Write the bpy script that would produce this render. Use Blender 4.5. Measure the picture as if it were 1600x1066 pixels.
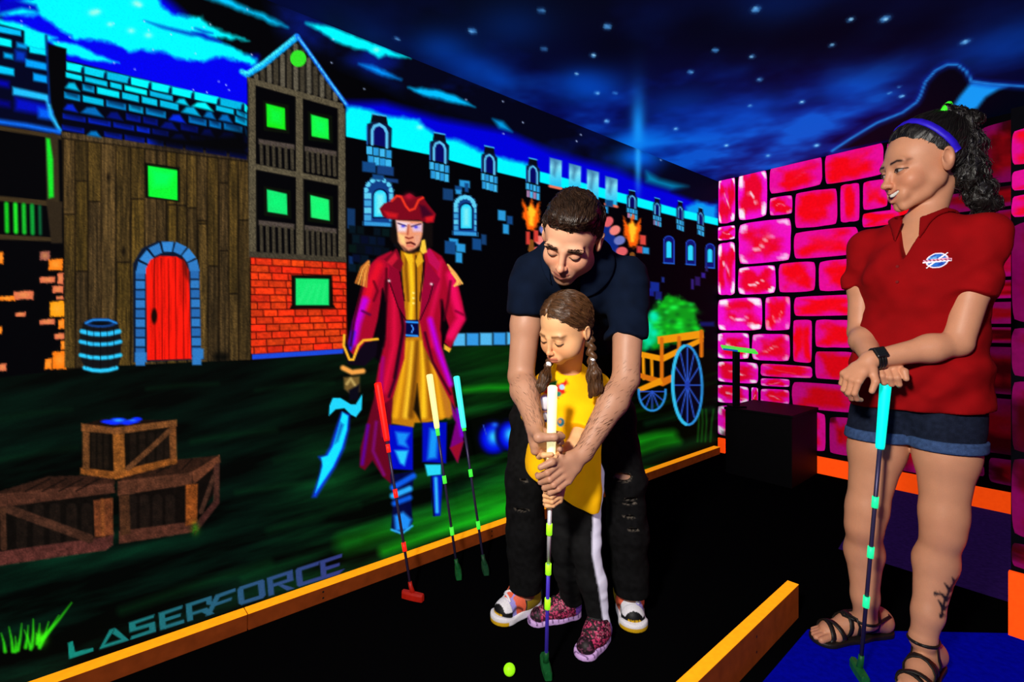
# Black-light indoor mini golf: a fluorescent mural room with three people.
import bpy, math, random
import numpy as np

for o in list(bpy.data.objects):
    bpy.data.objects.remove(o, do_unlink=True)
scene = bpy.context.scene
COL = scene.collection
rng = np.random.default_rng(7)
random.seed(7)

# ------------------------------------------------------------------ camera
F, CX, CY, CAMH = 770.0, 800.0, 505.0, 1.03        # focal length and horizon in 1600x1066 pixels, eye height in metres
cam_d = bpy.data.cameras.new('camera')
cam_d.sensor_width = 36.0
cam_d.lens = F / 1600.0 * 36.0
cam_d.shift_y = -(533.0 - CY) / 1600.0
cam_d.clip_start = 0.02
cam = bpy.data.objects.new('camera', cam_d)
cam.location = (0, 0, CAMH)
cam.rotation_euler = (math.pi / 2, 0, 0)
COL.objects.link(cam)
scene.camera = cam

# ------------------------------------------------------------------ world, lamps, exposure
world = bpy.data.worlds.new('world')
scene.world = world
world.use_nodes = True
world.node_tree.nodes['Background'].inputs[0].default_value = (0.10, 0.12, 0.35, 1)
world.node_tree.nodes['Background'].inputs[1].default_value = 0.035

def area_light(name, loc, target, size, power, color):
    d = bpy.data.lights.new(name, 'AREA')
    d.shape = 'DISK'
    d.size = size
    d.energy = power
    d.color = color
    o = bpy.data.objects.new(name, d)
    o.location = loc
    v = np.array(target, float) - np.array(loc, float)
    from mathutils import Vector
    o.rotation_euler = Vector(v).to_track_quat('-Z', 'Y').to_euler()
    COL.objects.link(o)
    return o

# the photographer's flash, held high to the left of the camera
area_light('camera_flash', (-0.55, -0.25, 1.75), (0.75, 1.5, 0.85), 0.22, 68.0, (1.0, 0.94, 0.84))
# violet black-light tubes under the ceiling behind the photographer
area_light('black_light_lamp', (0.6, -0.6, 2.12), (0.6, 1.8, 0.4), 0.9, 7.0, (0.28, 0.16, 1.0))

vs = scene.view_settings
vs.view_transform = 'Standard'
vs.look = 'None'
vs.exposure = 0.0
vs.gamma = 1.0
vs.use_curve_mapping = False

# ------------------------------------------------------------------ small helpers
def at(u, v, Y):
    """photo pixel at depth Y -> world point"""
    return np.array([(u - CX) / F * Y, Y, CAMH - (v - CY) / F * Y])

def lin(c):
    c = np.asarray(c, dtype=np.float32)
    return np.where(c <= 0.04045, c / 12.92, ((np.maximum(c, 0) + 0.055) / 1.055) ** 2.4)

def rgb(r, g, b):
    return tuple(float(x) for x in lin(np.array([r, g, b]) / 255.0))

def tag(o, label=None, cat=None, group=None, kind=None):
    if label: o['label'] = label
    if cat: o['category'] = cat
    if group: o['group'] = group
    if kind: o['kind'] = kind
    return o

def empty(name, loc=(0, 0, 0)):
    o = bpy.data.objects.new(name, None)
    o.location = loc
    o.empty_display_size = 0.1
    COL.objects.link(o)
    return o

def new_mesh(name, V, Fs, mat=None, parent=None, cols=None, smooth=False):
    """V (n,3) world coordinates, Fs (m,4) or (m,3) ints or list of lists; cols linear rgb per vertex"""
    me = bpy.data.meshes.new(name)
    V = np.asarray(V, dtype=np.float32)
    if isinstance(Fs, np.ndarray):
        m, k = Fs.shape
        me.vertices.add(len(V)); me.vertices.foreach_set('co', V.ravel())
        me.loops.add(m * k); me.loops.foreach_set('vertex_index', Fs.astype(np.int32).ravel())
        me.polygons.add(m)
        me.polygons.foreach_set('loop_start', (np.arange(m) * k).astype(np.int32))
        me.update(calc_edges=True)
    else:
        me.from_pydata([tuple(map(float, v)) for v in V], [], Fs)
    if cols is not None:
        ca = me.color_attributes.new('Col', 'FLOAT_COLOR', 'POINT')
        c4 = np.ones((len(V), 4), np.float32); c4[:, :3] = cols
        ca.data.foreach_set('color', c4.ravel())
    if smooth:
        me.polygons.foreach_set('use_smooth', np.ones(len(me.polygons), dtype=bool))
    me.update()
    me.validate()
    o = bpy.data.objects.new(name, me)
    if mat: me.materials.append(mat)
    COL.objects.link(o)
    if parent is not None: put(o, parent)
    return o

def put(o, parent):
    """parent while keeping world coordinates (parents are never rotated or scaled)"""
    o.parent = parent
    p = parent; off = np.zeros(3)
    while p is not None:
        off += np.array(p.location); p = p.parent
    o.location = tuple(-off)

# ------------------------------------------------------------------ materials
def nodes(name):
    m = bpy.data.materials.new(name); m.use_nodes = True
    nt = m.node_tree
    return m, nt, nt.nodes['Principled BSDF']

def mat_plain(name, col, rough=0.6, spec=0.3, glow=0.0, noise=0.0, scale=40.0, metal=0.0, bump=0.0, glowcol=None, sheen=0.0):
    """colour with procedural mottling; glow is the fluorescence of a dye under the black light"""
    m, nt, p = nodes(name)
    p.inputs['Roughness'].default_value = rough
    p.inputs['Specular IOR Level'].default_value = spec
    p.inputs['Metallic'].default_value = metal
    c = tuple(col) + (1,)
    tc = nt.nodes.new('ShaderNodeTexCoord')
    nz = nt.nodes.new('ShaderNodeTexNoise')
    nz.inputs['Scale'].default_value = scale; nz.inputs['Detail'].default_value = 4
    nt.links.new(tc.outputs['Object'], nz.inputs['Vector'])
    mx = nt.nodes.new('ShaderNodeMix'); mx.data_type = 'RGBA'
    mx.inputs['A'].default_value = tuple(x * (1 - noise) for x in col) + (1,)
    mx.inputs['B'].default_value = tuple(min(1, x * (1 + noise)) for x in col) + (1,)
    nt.links.new(nz.outputs['Fac'], mx.inputs['Factor'])
    nt.links.new(mx.outputs['Result'], p.inputs['Base Color'])
    if glow > 0:
        if glowcol is None: nt.links.new(mx.outputs['Result'], p.inputs['Emission Color'])
        else: p.inputs['Emission Color'].default_value = tuple(glowcol) + (1,)
        p.inputs['Emission Strength'].default_value = glow
    if bump > 0:
        b = nt.nodes.new('ShaderNodeBump'); b.inputs['Strength'].default_value = bump; b.inputs['Distance'].default_value = 0.004
        nt.links.new(nz.outputs['Fac'], b.inputs['Height']); nt.links.new(b.outputs['Normal'], p.inputs['Normal'])
    if sheen > 0: p.inputs['Sheen Weight'].default_value = sheen
    return m

def mat_paint(name, glow=1.0, diff=0.10, grain=0.12, scale=220.0):
    """fluorescent mural paint: the pigment's own colour re-emitted under the black light"""
    m, nt, p = nodes(name)
    at_ = nt.nodes.new('ShaderNodeAttribute'); at_.attribute_name = 'Col'
    tc = nt.nodes.new('ShaderNodeTexCoord')
    nz = nt.nodes.new('ShaderNodeTexNoise'); nz.inputs['Scale'].default_value = scale; nz.inputs['Detail'].default_value = 3
    nt.links.new(tc.outputs['Object'], nz.inputs['Vector'])
    mr = nt.nodes.new('ShaderNodeMapRange')
    mr.inputs['From Min'].default_value = 0.25; mr.inputs['From Max'].default_value = 0.75
    mr.inputs['To Min'].default_value = 1 - grain; mr.inputs['To Max'].default_value = 1 + grain
    nt.links.new(nz.outputs['Fac'], mr.inputs['Value'])
    sc = nt.nodes.new('ShaderNodeVectorMath'); sc.operation = 'SCALE'
    nt.links.new(at_.outputs['Color'], sc.inputs[0]); nt.links.new(mr.outputs['Result'], sc.inputs['Scale'])
    df = nt.nodes.new('ShaderNodeVectorMath'); df.operation = 'SCALE'; df.inputs['Scale'].default_value = diff
    nt.links.new(sc.outputs[0], df.inputs[0])
    nt.links.new(df.outputs[0], p.inputs['Base Color'])
    nt.links.new(sc.outputs[0], p.inputs['Emission Color'])
    p.inputs['Emission Strength'].default_value = glow
    p.inputs['Roughness'].default_value = 0.85
    p.inputs['Specular IOR Level'].default_value = 0.05
    return m

def mat_attr(name, rough=0.6, spec=0.3, grain=0.1, scale=300.0, bump=0.15, glow=0.0, sss=0.0, stretch=None, dist=0.002):
    """pigment from the mesh's colour attribute with procedural grain"""
    m, nt, p = nodes(name)
    a = nt.nodes.new('ShaderNodeAttribute'); a.attribute_name = 'Col'
    tc = nt.nodes.new('ShaderNodeTexCoord')
    nz = nt.nodes.new('ShaderNodeTexNoise'); nz.inputs['Scale'].default_value = scale; nz.inputs['Detail'].default_value = 3
    src = tc.outputs['Object']
    if stretch is not None:
        mp = nt.nodes.new('ShaderNodeMapping'); mp.inputs['Scale'].default_value = stretch
        nt.links.new(src, mp.inputs['Vector']); src = mp.outputs['Vector']
    nt.links.new(src, nz.inputs['Vector'])
    mr = nt.nodes.new('ShaderNodeMapRange')
    mr.inputs['From Min'].default_value = 0.25; mr.inputs['From Max'].default_value = 0.75
    mr.inputs['To Min'].default_value = 1 - grain; mr.inputs['To Max'].default_value = 1 + grain
    nt.links.new(nz.outputs['Fac'], mr.inputs['Value'])
    sc = nt.nodes.new('ShaderNodeVectorMath'); sc.operation = 'SCALE'
    nt.links.new(a.outputs['Color'], sc.inputs[0]); nt.links.new(mr.outputs['Result'], sc.inputs['Scale'])
    nt.links.new(sc.outputs[0], p.inputs['Base Color'])
    p.inputs['Roughness'].default_value = rough
    p.inputs['Specular IOR Level'].default_value = spec
    if bump > 0:
        b = nt.nodes.new('ShaderNodeBump'); b.inputs['Strength'].default_value = bump; b.inputs['Distance'].default_value = dist
        nt.links.new(nz.outputs['Fac'], b.inputs['Height']); nt.links.new(b.outputs['Normal'], p.inputs['Normal'])
    if glow > 0:
        nt.links.new(sc.outputs[0], p.inputs['Emission Color']); p.inputs['Emission Strength'].default_value = glow
    if sss > 0:
        p.inputs['Subsurface Weight'].default_value = sss
        p.inputs['Subsurface Radius'].default_value = (0.012, 0.005, 0.003)
        p.inputs['Subsurface Scale'].default_value = 0.4
    return m

PAINT = mat_paint('fluorescent_mural_paint')
PAINT_SKY = mat_paint('fluorescent_sky_paint', grain=0.05)
PAINT_RED = mat_paint('fluorescent_stone_paint', grain=0.10, scale=60.0, glow=0.95)

# ------------------------------------------------------------------ noise
_lat = rng.random((64, 64, 64)).astype(np.float32)
def noise2(x, y, seed=0):
    L = _lat[(seed * 7) % 64]
    xi = np.floor(x).astype(int); yi = np.floor(y).astype(int)
    fx = x - xi; fy = y - yi
    fx = fx * fx * (3 - 2 * fx); fy = fy * fy * (3 - 2 * fy)
    g = lambda a, b: L[a % 64, b % 64]
    return (g(xi, yi) * (1 - fx) * (1 - fy) + g(xi + 1, yi) * fx * (1 - fy) + g(xi, yi + 1) * (1 - fx) * fy + g(xi + 1, yi + 1) * fx * fy)

def fbm(x, y, seed=0, oct=4):
    t = 0; a = 0.5
    for i in range(oct):
        t = t + a * noise2(x * 2 ** i + 13.7 * i, y * 2 ** i + 5.1 * i, seed + i); a *= 0.5
    return t / (1 - 0.5 ** oct)

def noise3(P, freq, seed=0):
    q = P * freq + seed * 3.17
    i = np.floor(q).astype(int); f = q - i; f = f * f * (3 - 2 * f)
    r = 0
    for dx in (0, 1):
        wx = f[..., 0] if dx else 1 - f[..., 0]
        for dy in (0, 1):
            wy = f[..., 1] if dy else 1 - f[..., 1]
            for dz in (0, 1):
                wz = f[..., 2] if dz else 1 - f[..., 2]
                r = r + _lat[(i[..., 0] + dx) % 64, (i[..., 1] + dy) % 64, (i[..., 2] + dz) % 64] * wx * wy * wz
    return r
# ------------------------------------------------------------------ the room: two mural walls, ceiling, floor
CEIL = 2.17
CORNER = np.array([1.655, 3.96])
D1 = np.array([0.7497, 0.6618])          # along the left wall towards the corner
N1 = np.array([0.6618, -0.7497])         # left wall's normal, into the room
D2 = np.array([0.629, -0.778]); D2 /= np.linalg.norm(D2)   # along the right wall away from the corner
N2 = np.array([-D2[1], D2[0]]) * -1.0    # right wall's normal, into the room
if np.dot(N2, -CORNER) < 0: N2 = -N2

def wall_pt(origin, d, s, z, n=None, off=0.0):
    x = origin[0] + d[0] * s; y = origin[1] + d[1] * s
    if n is not None: x = x + n[0] * off; y = y + n[1] * off
    return np.stack([x, y, z], -1)

def px_on_wall(origin, d, u, v):
    """photo pixel -> (s, z) on a vertical wall"""
    k = (u - CX) / F
    s = (k * origin[1] - origin[0]) / (d[0] - k * d[1])
    Y = origin[1] + d[1] * s
    return s, CAMH - (v - CY) / F * Y

def project(P):
    return CX + F * P[..., 0] / P[..., 1], CY - F * (P[..., 2] - CAMH) / P[..., 1]

def box_mesh(name, origin, ex, ey, ez, mat, parent=None, bevel=0.0):
    """box from a corner and three edge vectors"""
    o = np.array(origin, float); ex, ey, ez = (np.array(e, float) for e in (ex, ey, ez))
    V = [o + a * ex + b * ey + c * ez for c in (0, 1) for b in (0, 1) for a in (0, 1)]
    Fc = [[0, 2, 3, 1], [4, 5, 7, 6], [0, 1, 5, 4], [2, 6, 7, 3], [0, 4, 6, 2], [1, 3, 7, 5]]
    if np.dot(np.cross(ex, ey), ez) < 0: Fc = [f[::-1] for f in Fc]
    ob = new_mesh(name, np.array(V), Fc, mat, parent)
    if bevel > 0:
        md = ob.modifiers.new('edge', 'BEVEL'); md.width = bevel; md.segments = 2; md.limit_method = 'NONE'
    return ob

M_BLACKWALL = mat_plain('black_wall_paint', (0.002, 0.002, 0.004), rough=0.9, spec=0.05, noise=0.3, scale=20)
M_CARPET = mat_plain('black_carpet', (0.0016, 0.0016, 0.002), rough=1.0, spec=0.0, noise=0.5, scale=400, bump=0.4)
M_CARPET_BLUE = mat_plain('blue_fluorescent_carpet', rgb(2, 4, 120), rough=1.0, spec=0.0, noise=0.45, scale=60, bump=0.4, glow=0.65)
M_CARPET_PURPLE = mat_plain('purple_carpet', rgb(26, 10, 52), rough=1.0, spec=0.0, noise=0.5, scale=60, bump=0.4, glow=0.75)

floor = box_mesh('floor', (-3.0, -1.6, -0.05), (8, 0, 0), (0, 7.2, 0), (0, 0, 0.05), M_CARPET)
tag(floor, 'black carpet floor of the mini golf room', 'floor', kind='structure')

S_NEAR = -5.4                             # left wall reaches well behind the frame's left edge
def struct_wall(name, label, origin, d, n, s0, s1, thick=0.08, h=None):
    a = origin + d * s0 - n * (thick)
    o = box_mesh(name, (a[0], a[1], 0), tuple(d * (s1 - s0)) + (0,), tuple(n * (thick - 0.002)) + (0,), (0, 0, h or CEIL), M_BLACKWALL)
    return tag(o, label, 'wall', kind='structure')
wall_left = struct_wall('wall_left', 'long wall covered by a fluorescent mural of a castle village at night', CORNER, D1, N1, S_NEAR, 0.08)
wall_right = struct_wall('wall_right', 'end wall painted as glowing pink and red castle stones', CORNER, D2, N2, 0.0, 3.1)
# ------------------------------------------------------------------ the mural: paint film laid on the wall as coloured patches
class Mural:
    """A paint film on a flat grid of surface points. Motifs are painted into per-point pigment colours; each motif owns its patch of the film."""
    def __init__(self, P):
        self.P = P                                        # (H, W, 3) world points
        self.H, self.W = P.shape[:2]
        U, V = project(P)
        self.U, self.V = U.ravel().astype(np.float32), V.ravel().astype(np.float32)
        self.C = np.zeros((self.H * self.W, 3), np.float32)
        self.ID = np.zeros(self.H * self.W, np.int32)
        self.names = [('ground_coat', None)]
        self.cur = 0
    def motif(self, name, parent=None):
        self.names.append((name, parent)); self.cur = len(self.names) - 1
        return self.cur
    def near(self, x0, y0, x1, y1, pad):
        return np.nonzero((self.U > x0 - pad) & (self.U < x1 + pad) & (self.V > y0 - pad) & (self.V < y1 + pad))[0]
    def lay(self, idx, a, col, own=True):
        a = a[:, None]
        c = col(self.U[idx], self.V[idx]) if callable(col) else np.array(col, np.float32)[None] / 255.0
        self.C[idx] = self.C[idx] * (1 - a) + c * a
        if own: self.ID[idx[a[:, 0] > 0.5]] = self.cur
    def poly(self, pts, col, soft=1.6, a=1.0, own=True, rough=0.0, rs=0.1):
        p = np.array(pts, np.float32)
        idx = self.near(p[:, 0].min(), p[:, 1].min(), p[:, 0].max(), p[:, 1].max(), soft + rough)
        if len(idx) == 0: return
        x, y = self.U[idx], self.V[idx]
        if rough > 0:
            x = x + (fbm(x * rs, y * rs, 3, 3) - 0.5) * 2 * rough; y = y + (fbm(x * rs + 9, y * rs, 5, 3) - 0.5) * 2 * rough
        d = np.full(len(idx), 1e9, np.float32); inside = np.zeros(len(idx), bool)
        n = len(p)
        for i in range(n):
            ax, ay = p[i]; bx, by = p[(i + 1) % n]
            ex, ey = bx - ax, by - ay
            L = ex * ex + ey * ey + 1e-9
            h = np.clip(((x - ax) * ex + (y - ay) * ey) / L, 0, 1)
            d = np.minimum(d, (x - ax - h * ex) ** 2 + (y - ay - h * ey) ** 2)
            c = (ay > y) != (by > y)
            inside ^= c & (x < ex * (y - ay) / (ey if abs(ey) > 1e-9 else 1e-9) + ax)
        sd = np.sqrt(d) * np.where(inside, -1, 1)
        self.lay(idx, np.clip(0.5 - sd / soft, 0, 1) * a, col, own)
    def line(self, pts, w, col, soft=1.2, a=1.0, own=True, w2=None):
        p = np.array(pts, np.float32)
        w2 = w if w2 is None else w2
        idx = self.near(p[:, 0].min(), p[:, 1].min(), p[:, 0].max(), p[:, 1].max(), max(w, w2) + soft)
        if len(idx) == 0: return
        x, y = self.U[idx], self.V[idx]
        best = np.full(len(idx), 1e9, np.float32)
        n = len(p) - 1
        for i in range(n):
            ax, ay = p[i]; ex, ey = p[i + 1] - p[i]
            h = np.clip(((x - ax) * ex + (y - ay) * ey) / (ex * ex + ey * ey + 1e-9), 0, 1)
            ww = w + (w2 - w) * (i + h) / n
            best = np.minimum(best, np.hypot(x - ax - h * ex, y - ay - h * ey) - ww / 2)
        self.lay(idx, np.clip(0.5 - best / soft, 0, 1) * a, col, own)
    def blob(self, cx, cy, rx, ry, col, a=1.0, ang=0.0, power=2.0, own=False, hard=None):
        R = max(rx, ry) * (1.05 if hard else 2.4)
        idx = self.near(cx - R, cy - R, cx + R, cy + R, 1)
        if len(idx) == 0: return
        x, y = self.U[idx] - cx, self.V[idx] - cy
        c, s = math.cos(ang), math.sin(ang)
        q = np.hypot((x * c + y * s) / rx, (-x * s + y * c) / ry)
        al = np.clip((1 - q) * min(rx, ry) / hard + 0.5, 0, 1) if hard else np.exp(-q ** power)
        self.lay(idx, al * a, col, own)
    def grain(self, mask_motifs, fx, fy, amt, seed=0):
        idx = np.nonzero(np.isin(self.ID, mask_motifs))[0]
        k = 1 + amt * (fbm(self.U[idx] * fx, self.V[idx] * fy, seed, 3) * 2 - 1)
        self.C[idx] = np.clip(self.C[idx] * k[:, None], 0, 1.0)
    def build(self, mat, root, labels=None):
        H, W = self.H, self.W
        ids = self.ID.reshape(H, W)
        cell = ids[:-1, :-1]
        base = (np.arange(H - 1)[:, None] * W + np.arange(W - 1)[None])
        quads = np.stack([base, base + 1, base + W + 1, base + W], -1).reshape(-1, 4)
        P = self.P.reshape(-1, 3); C = lin(np.clip(self.C, 0, 1))
        cid = cell.ravel(); made = {}
        for i, (name, par) in enumerate(self.names):
            q = quads[cid == i]
            if len(q) == 0: continue
            used, inv = np.unique(q, return_inverse=True)
            o = new_mesh(name, P[used], inv.reshape(-1, 4), mat, None, C[used])
            put(o, made.get(par, root) if par is not None else root)
            if labels and name in labels: o['label'] = labels[name]
            made[i] = o
        return made

def ramp(stops):
    """vertical colour ramp over photo rows: [(v, (r,g,b)), ...]"""
    vs_ = [s[0] for s in stops]; cs = np.array([s[1] for s in stops], np.float32) / 255.0
    return lambda u, v: np.stack([np.interp(v, vs_, cs[:, k]) for k in range(3)], -1)
def rampu(stops):
    vs_ = [s[0] for s in stops]; cs = np.array([s[1] for s in stops], np.float32) / 255.0
    return lambda u, v: np.stack([np.interp(u, vs_, cs[:, k]) for k in range(3)], -1)

# grid on the left wall: columns closer together where the painting is seen from near by
us = np.concatenate([np.arange(-1900, -60, 40.0), np.arange(-60, 1122, 1.75), [1121.9]])
s_cols = np.array([px_on_wall(CORNER, D1, u, 0)[0] for u in us])
s_cols = s_cols[s_cols > S_NEAR]; s_cols[-1] = -0.0005
z_rows = np.linspace(CEIL - 0.001, 0.002, 630)
S, Z = np.meshgrid(s_cols, z_rows)
MU = Mural(wall_pt(CORNER, D1, S, Z, N1, 0.001))
m = MU
CY_, BL, DB, NAVY, BK = (0, 245, 255), (0, 0, 235), (0, 0, 110), (2, 3, 26), (0, 0, 3)

# ---- night sky
sky = m.motif('painted_night_sky')
m.poly([(-3000, -2500), (1130, -2500), (1130, 420), (540, 330), (0, 330), (-3000, 330)], BK)
def nebula(u, v):
    n = fbm(u * 0.012, v * 0.02, 11, 4)
    t = np.clip((n - 0.38) * 2.6, 0, 1)[:, None]
    return (np.array([[2, 3, 22]]) * (1 - t) + np.array([[4, 22, 120]]) * t) / 255.0
m.poly([(420, -5), (700, 90), (1125, 270), (1125, 340), (900, 285), (700, 180), (560, 110), (440, 60)], nebula, soft=30)
m.poly([(40, 15), (160, 58), (300, 92), (402, 88), (402, 190), (220, 135), (100, 100), (66, 62)], BL, soft=16)
m.poly([(0, -20), (240, -20), (330, 60), (402, 105), (402, 120), (280, 105), (130, 70), (0, 40)], BL, soft=18)
m.poly([(538, 160), (600, 160), (690, 186), (790, 205), (860, 236), (960, 264), (1010, 286), (1122, 318), (1122, 360), (538, 215)], (0, 0, 215), soft=16)
m.poly([(60, -6), (90, -14), (246, -10), (252, 8), (272, 24), (300, 26), (316, 27), (330, 41), (356, 52), (388, 63), (350, 60), (330, 60), (358, 72), (402, 92),
        (402, 103), (360, 92), (338, 88), (320, 97), (276, 93), (253, 80), (220, 79), (205, 82), (180, 70), (152, 62), (118, 62), (84, 39), (60, 24), (-3, 24), (-3, 12)], CY_, soft=8, rough=4)
m.poly([(-3, 2), (25, 0), (56, 8), (60, 18), (34, 13), (-3, 22)], (0, 0, 190), soft=8)
m.poly([(225, 32), (262, 42), (320, 55), (300, 57), (252, 44)], (0, 80, 200), soft=6)
m.poly([(305, 44), (332, 52), (300, 50), (322, 62), (345, 66)], (0, 30, 190), soft=7)
m.poly([(-3, 30), (30, 36), (68, 52), (90, 60), (60, 66), (-3, 45)], CY_, soft=6, rough=2)
m.poly([(77, 63), (121, 70), (158, 88), (186, 99), (141, 94), (93, 82)], CY_, soft=6, rough=2)
m.poly([(312, -6), (350, -6), (385, 12), (415, 23), (450, 43), (425, 37), (398, 24), (366, 13)], (0, 200, 255), soft=9, rough=2)
m.poly([(478, 36), (519, 42), (580, 66), (641, 91), (603, 87), (592, 91), (575, 79), (555, 77), (524, 65)], CY_, soft=7, rough=2)
m.poly([(560, 100), (589, 105), (627, 125), (598, 119)], (0, 150, 255), soft=8, rough=2)
m.poly([(638, 137), (682, 140), (716, 151), (742, 167), (700, 158), (660, 149)], (0, 190, 255), soft=7, rough=2)
m.poly([(770, 186), (786, 190), (800, 206), (780, 200)], (0, 150, 220), soft=7)
m.poly([(540, 166), (562, 168), (585, 174), (606, 182), (630, 183), (655, 187), (664, 200), (690, 214), (718, 220), (752, 236), (800, 250), (840, 262), (840, 285), (535, 216), (536, 190)], CY_, soft=9, rough=3)
for bx, by, r in ((145, 20, 7), (152, 18, 6), (172, 38, 5), (213, 5, 7), (218, 8, 5), (205, 48, 6), (232, 55, 6), (588, 78, 5), (656, 199, 5)):
    m.blob(bx, by, r, r * 0.7, (190, 255, 225), a=0.7)
for i in range(70):
    a_, b_ = rng.random() * 1120, rng.random()
    vv = b_ * (120 + a_ * 0.16) + 4
    m.blob(a_, vv, 1.3, 1.3, (190, 210, 255), a=0.9)
m.blob(997, 246, 34, 16, (0, 110, 240), a=0.8); m.blob(997, 250, 5, 48, (40, 170, 255), a=0.8)
m.poly([(1010, 268), (1030, 280), (1075, 292), (1050, 296), (1010, 284)], (0, 120, 170), soft=10)
m.poly([(1050, 300), (1075, 293), (1118, 296), (1118, 318), (1090, 316)], (2, 4, 26), soft=10)
m.poly([(1072, 322), (1090, 316), (1118, 322), (1118, 352), (1070, 338)], (0, 150, 240), soft=8, rough=3)

# ---- castle
castle = m.motif('painted_castle')
LOW = [(536, 212), (571, 219), (610, 229), (670, 241), (740, 260), (850, 286), (944, 310), (981, 319), (1020, 329), (1056, 338), (1122, 352)]
UP = [(536, 194), (571, 202), (610, 212), (670, 226), (740, 243), (850, 270), (944, 295), (981, 305), (1020, 316), (1056, 326), (1122, 342)]
m.poly(LOW + [(1122, 640), (536, 640)], BK, soft=2)
m.poly(UP[:2] + UP[5:] + LOW[::-1], CY_, soft=2.5)
m.poly(UP + LOW[::-1], CY_, soft=2.5, a=0.9)
LB, LB2 = (40, 150, 215), (16, 70, 130)
def stone(x0, y0, x1, y1, c=LB, sk=0.0, a=1.0, soft=2.2):
    m.poly([(x0, y0), (x1, y0 + sk * (x1 - x0)), (x1, y1 + sk * (x1 - x0)), (x0, y1)], c, soft=soft, a=a)
def bartizan(cx, top, w, h, warm=0.0):
    """little hanging turret with an arched opening"""
    k = h / 92.0
    m.poly([(cx - w * .26, top), (cx + w * .24, top + 4 * k), (cx + w * .30, top + 20 * k), (cx - w * .32, top + 15 * k)], (4, 8, 22), soft=2)
    m.line([(cx - w * .26, top), (cx + w * .24, top + 4 * k)], 2 * k + .6, (60, 170, 230))
    m.poly([(cx - w * .44, top + 18 * k), (cx - w * .2, top + 14 * k), (cx + w * .25, top + 18 * k), (cx + w * .44, top + 26 * k), (cx + w * .42, top + 62 * k), (cx - w * .44, top + 54 * k)], (8, 22, 60), soft=2)
    arc = [(cx - w * .26, top + 54 * k), (cx - w * .26, top + 30 * k), (cx - w * .18, top + 22 * k), (cx, top + 19 * k), (cx + w * .18, top + 25 * k), (cx + w * .26, top + 34 * k), (cx + w * .26, top + 60 * k)]
    m.poly(arc, (4, 6, 95), soft=2)
    m.line(arc, w * .11, (90, 190, 235), soft=1.5)
    m.line([(cx - w * .44, top + 22 * k), (cx - w * .44, top + 54 * k)], w * .05 + .5, (30, 90, 170))
    for j, (ya, yb) in enumerate(((58, 74), (75, 92))):
        for i in range(4):
            xa = cx - w * (.46 - .05 * j) + i * w * (.23 - .02 * j)
            c = LB if j == 0 or warm == 0 else (int(40 + 200 * warm), 120, int(215 - 90 * warm))
            stone(xa, top + (ya + i * 2.2) * k, xa + w * .2, top + (yb + i * 2.2 - 1.5) * k, c if (i + j) % 2 else (60, 180, 235), 0.08, soft=1.6)
for a_ in ((593, 178, 44, 80, 0), (687, 207, 34, 73, 0), (765, 228, 28, 68, 0), (833, 247, 24, 62, .6), (988, 297, 18, 44, .7), (1027, 309, 14, 43, .5), (1063, 314, 13, 45, 0), (1095, 324, 12, 43, 0)):
    bartizan(*a_)
for x, y0, y1 in ((868, 246, 290), (898, 255, 296), (926, 264, 312), (955, 275, 318)):
    m.poly([(x - 9, y0), (x + 10, y0 + 5), (x + 9, y1 + 4), (x - 9, y1)], ramp([(y0, (60, 120, 170)), (y0 + 15, (130, 225, 245)), (y1, (30, 190, 240))]), soft=2)
    m.line([(x - 9, y1 + 1), (x + 9, y1 + 5)], 4, (240, 120, 90), soft=2)
    m.poly([(x - 2, y0 + 4), (x + 4, y0 + 8), (x - 1, y1 - 14), (x - 5, y1 - 18)], (40, 90, 130), soft=6, a=.6)
def arch_window(x0, y0, x1, y1, ix0, iy0, ix1, iy1, small=False):
    cx = (x0 + x1) / 2; r = (x1 - x0) / 2
    out = [(x0, y1), (x0, y0 + r)] + [(cx - r * math.cos(t), y0 + r - r * math.sin(t)) for t in np.linspace(0, math.pi, 9)] + [(x1, y1)]
    m.poly(out, (8, 18, 110) if small else (14, 60, 130), soft=2)
    if not small:
        ri = (ix1 - ix0) / 2
        for i, t in enumerate(np.linspace(0.12, math.pi - 0.12, 7)):
            m.blob(cx - (r - 3.5) * math.cos(t), y0 + r - (r - 3.5) * math.sin(t), 4.2, 4.2, (90, 205, 240), hard=1.5)
        n = 4
        for i in range(n):
            ya = y0 + r + 2 + i * (y1 - 8 - y0 - r) / n; yb = ya + (y1 - 8 - y0 - r) / n - 2
            stone(x0 + .5, ya, ix0 - 4, yb, (60, 160, 215) if i % 2 else (90, 200, 235)); stone(ix1 + 4, ya + 1, x1 - .5, yb + 1, (60, 160, 215) if i % 2 else (90, 200, 235))
        stone(x0 - 1, y1 - 7, x1 + 2, y1 - 1, (50, 150, 215), 0.06)
        m.line([(x, y) for x, y in out], 1.2, (6, 20, 60))
    else:
        m.line(out, 1.6, (30, 70, 190)); m.line([(x0, y1), (x1, y1 + 1)], 2.4, (30, 90, 200))
    ci = (ix0 + ix1) / 2; ri = (ix1 - ix0) / 2
    inn = [(ix0, iy1), (ix0, iy0 + ri)] + [(ci - ri * math.cos(t), iy0 + ri - ri * math.sin(t)) for t in np.linspace(0, math.pi, 9)] + [(ix1, iy1)]
    k = 3.0 if not small else 1.6
    m.line(inn + inn[:1], k * 1.6, (2, 4, 60))
    m.poly(inn, (40, 215, 255), soft=1.8)
    if not small: m.poly([(ix0 + 4, iy0 + 6), (ix1 - 4, iy0 + 6), (ix1 - 4, iy1 - 4), (ix0 + 4, iy1 - 4)], (150, 240, 235), soft=7, a=.7)
arch_window(568, 276, 615, 353, 584, 297, 604, 339)
arch_window(708, 304, 745, 368, 720, 319, 737, 357)
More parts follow.
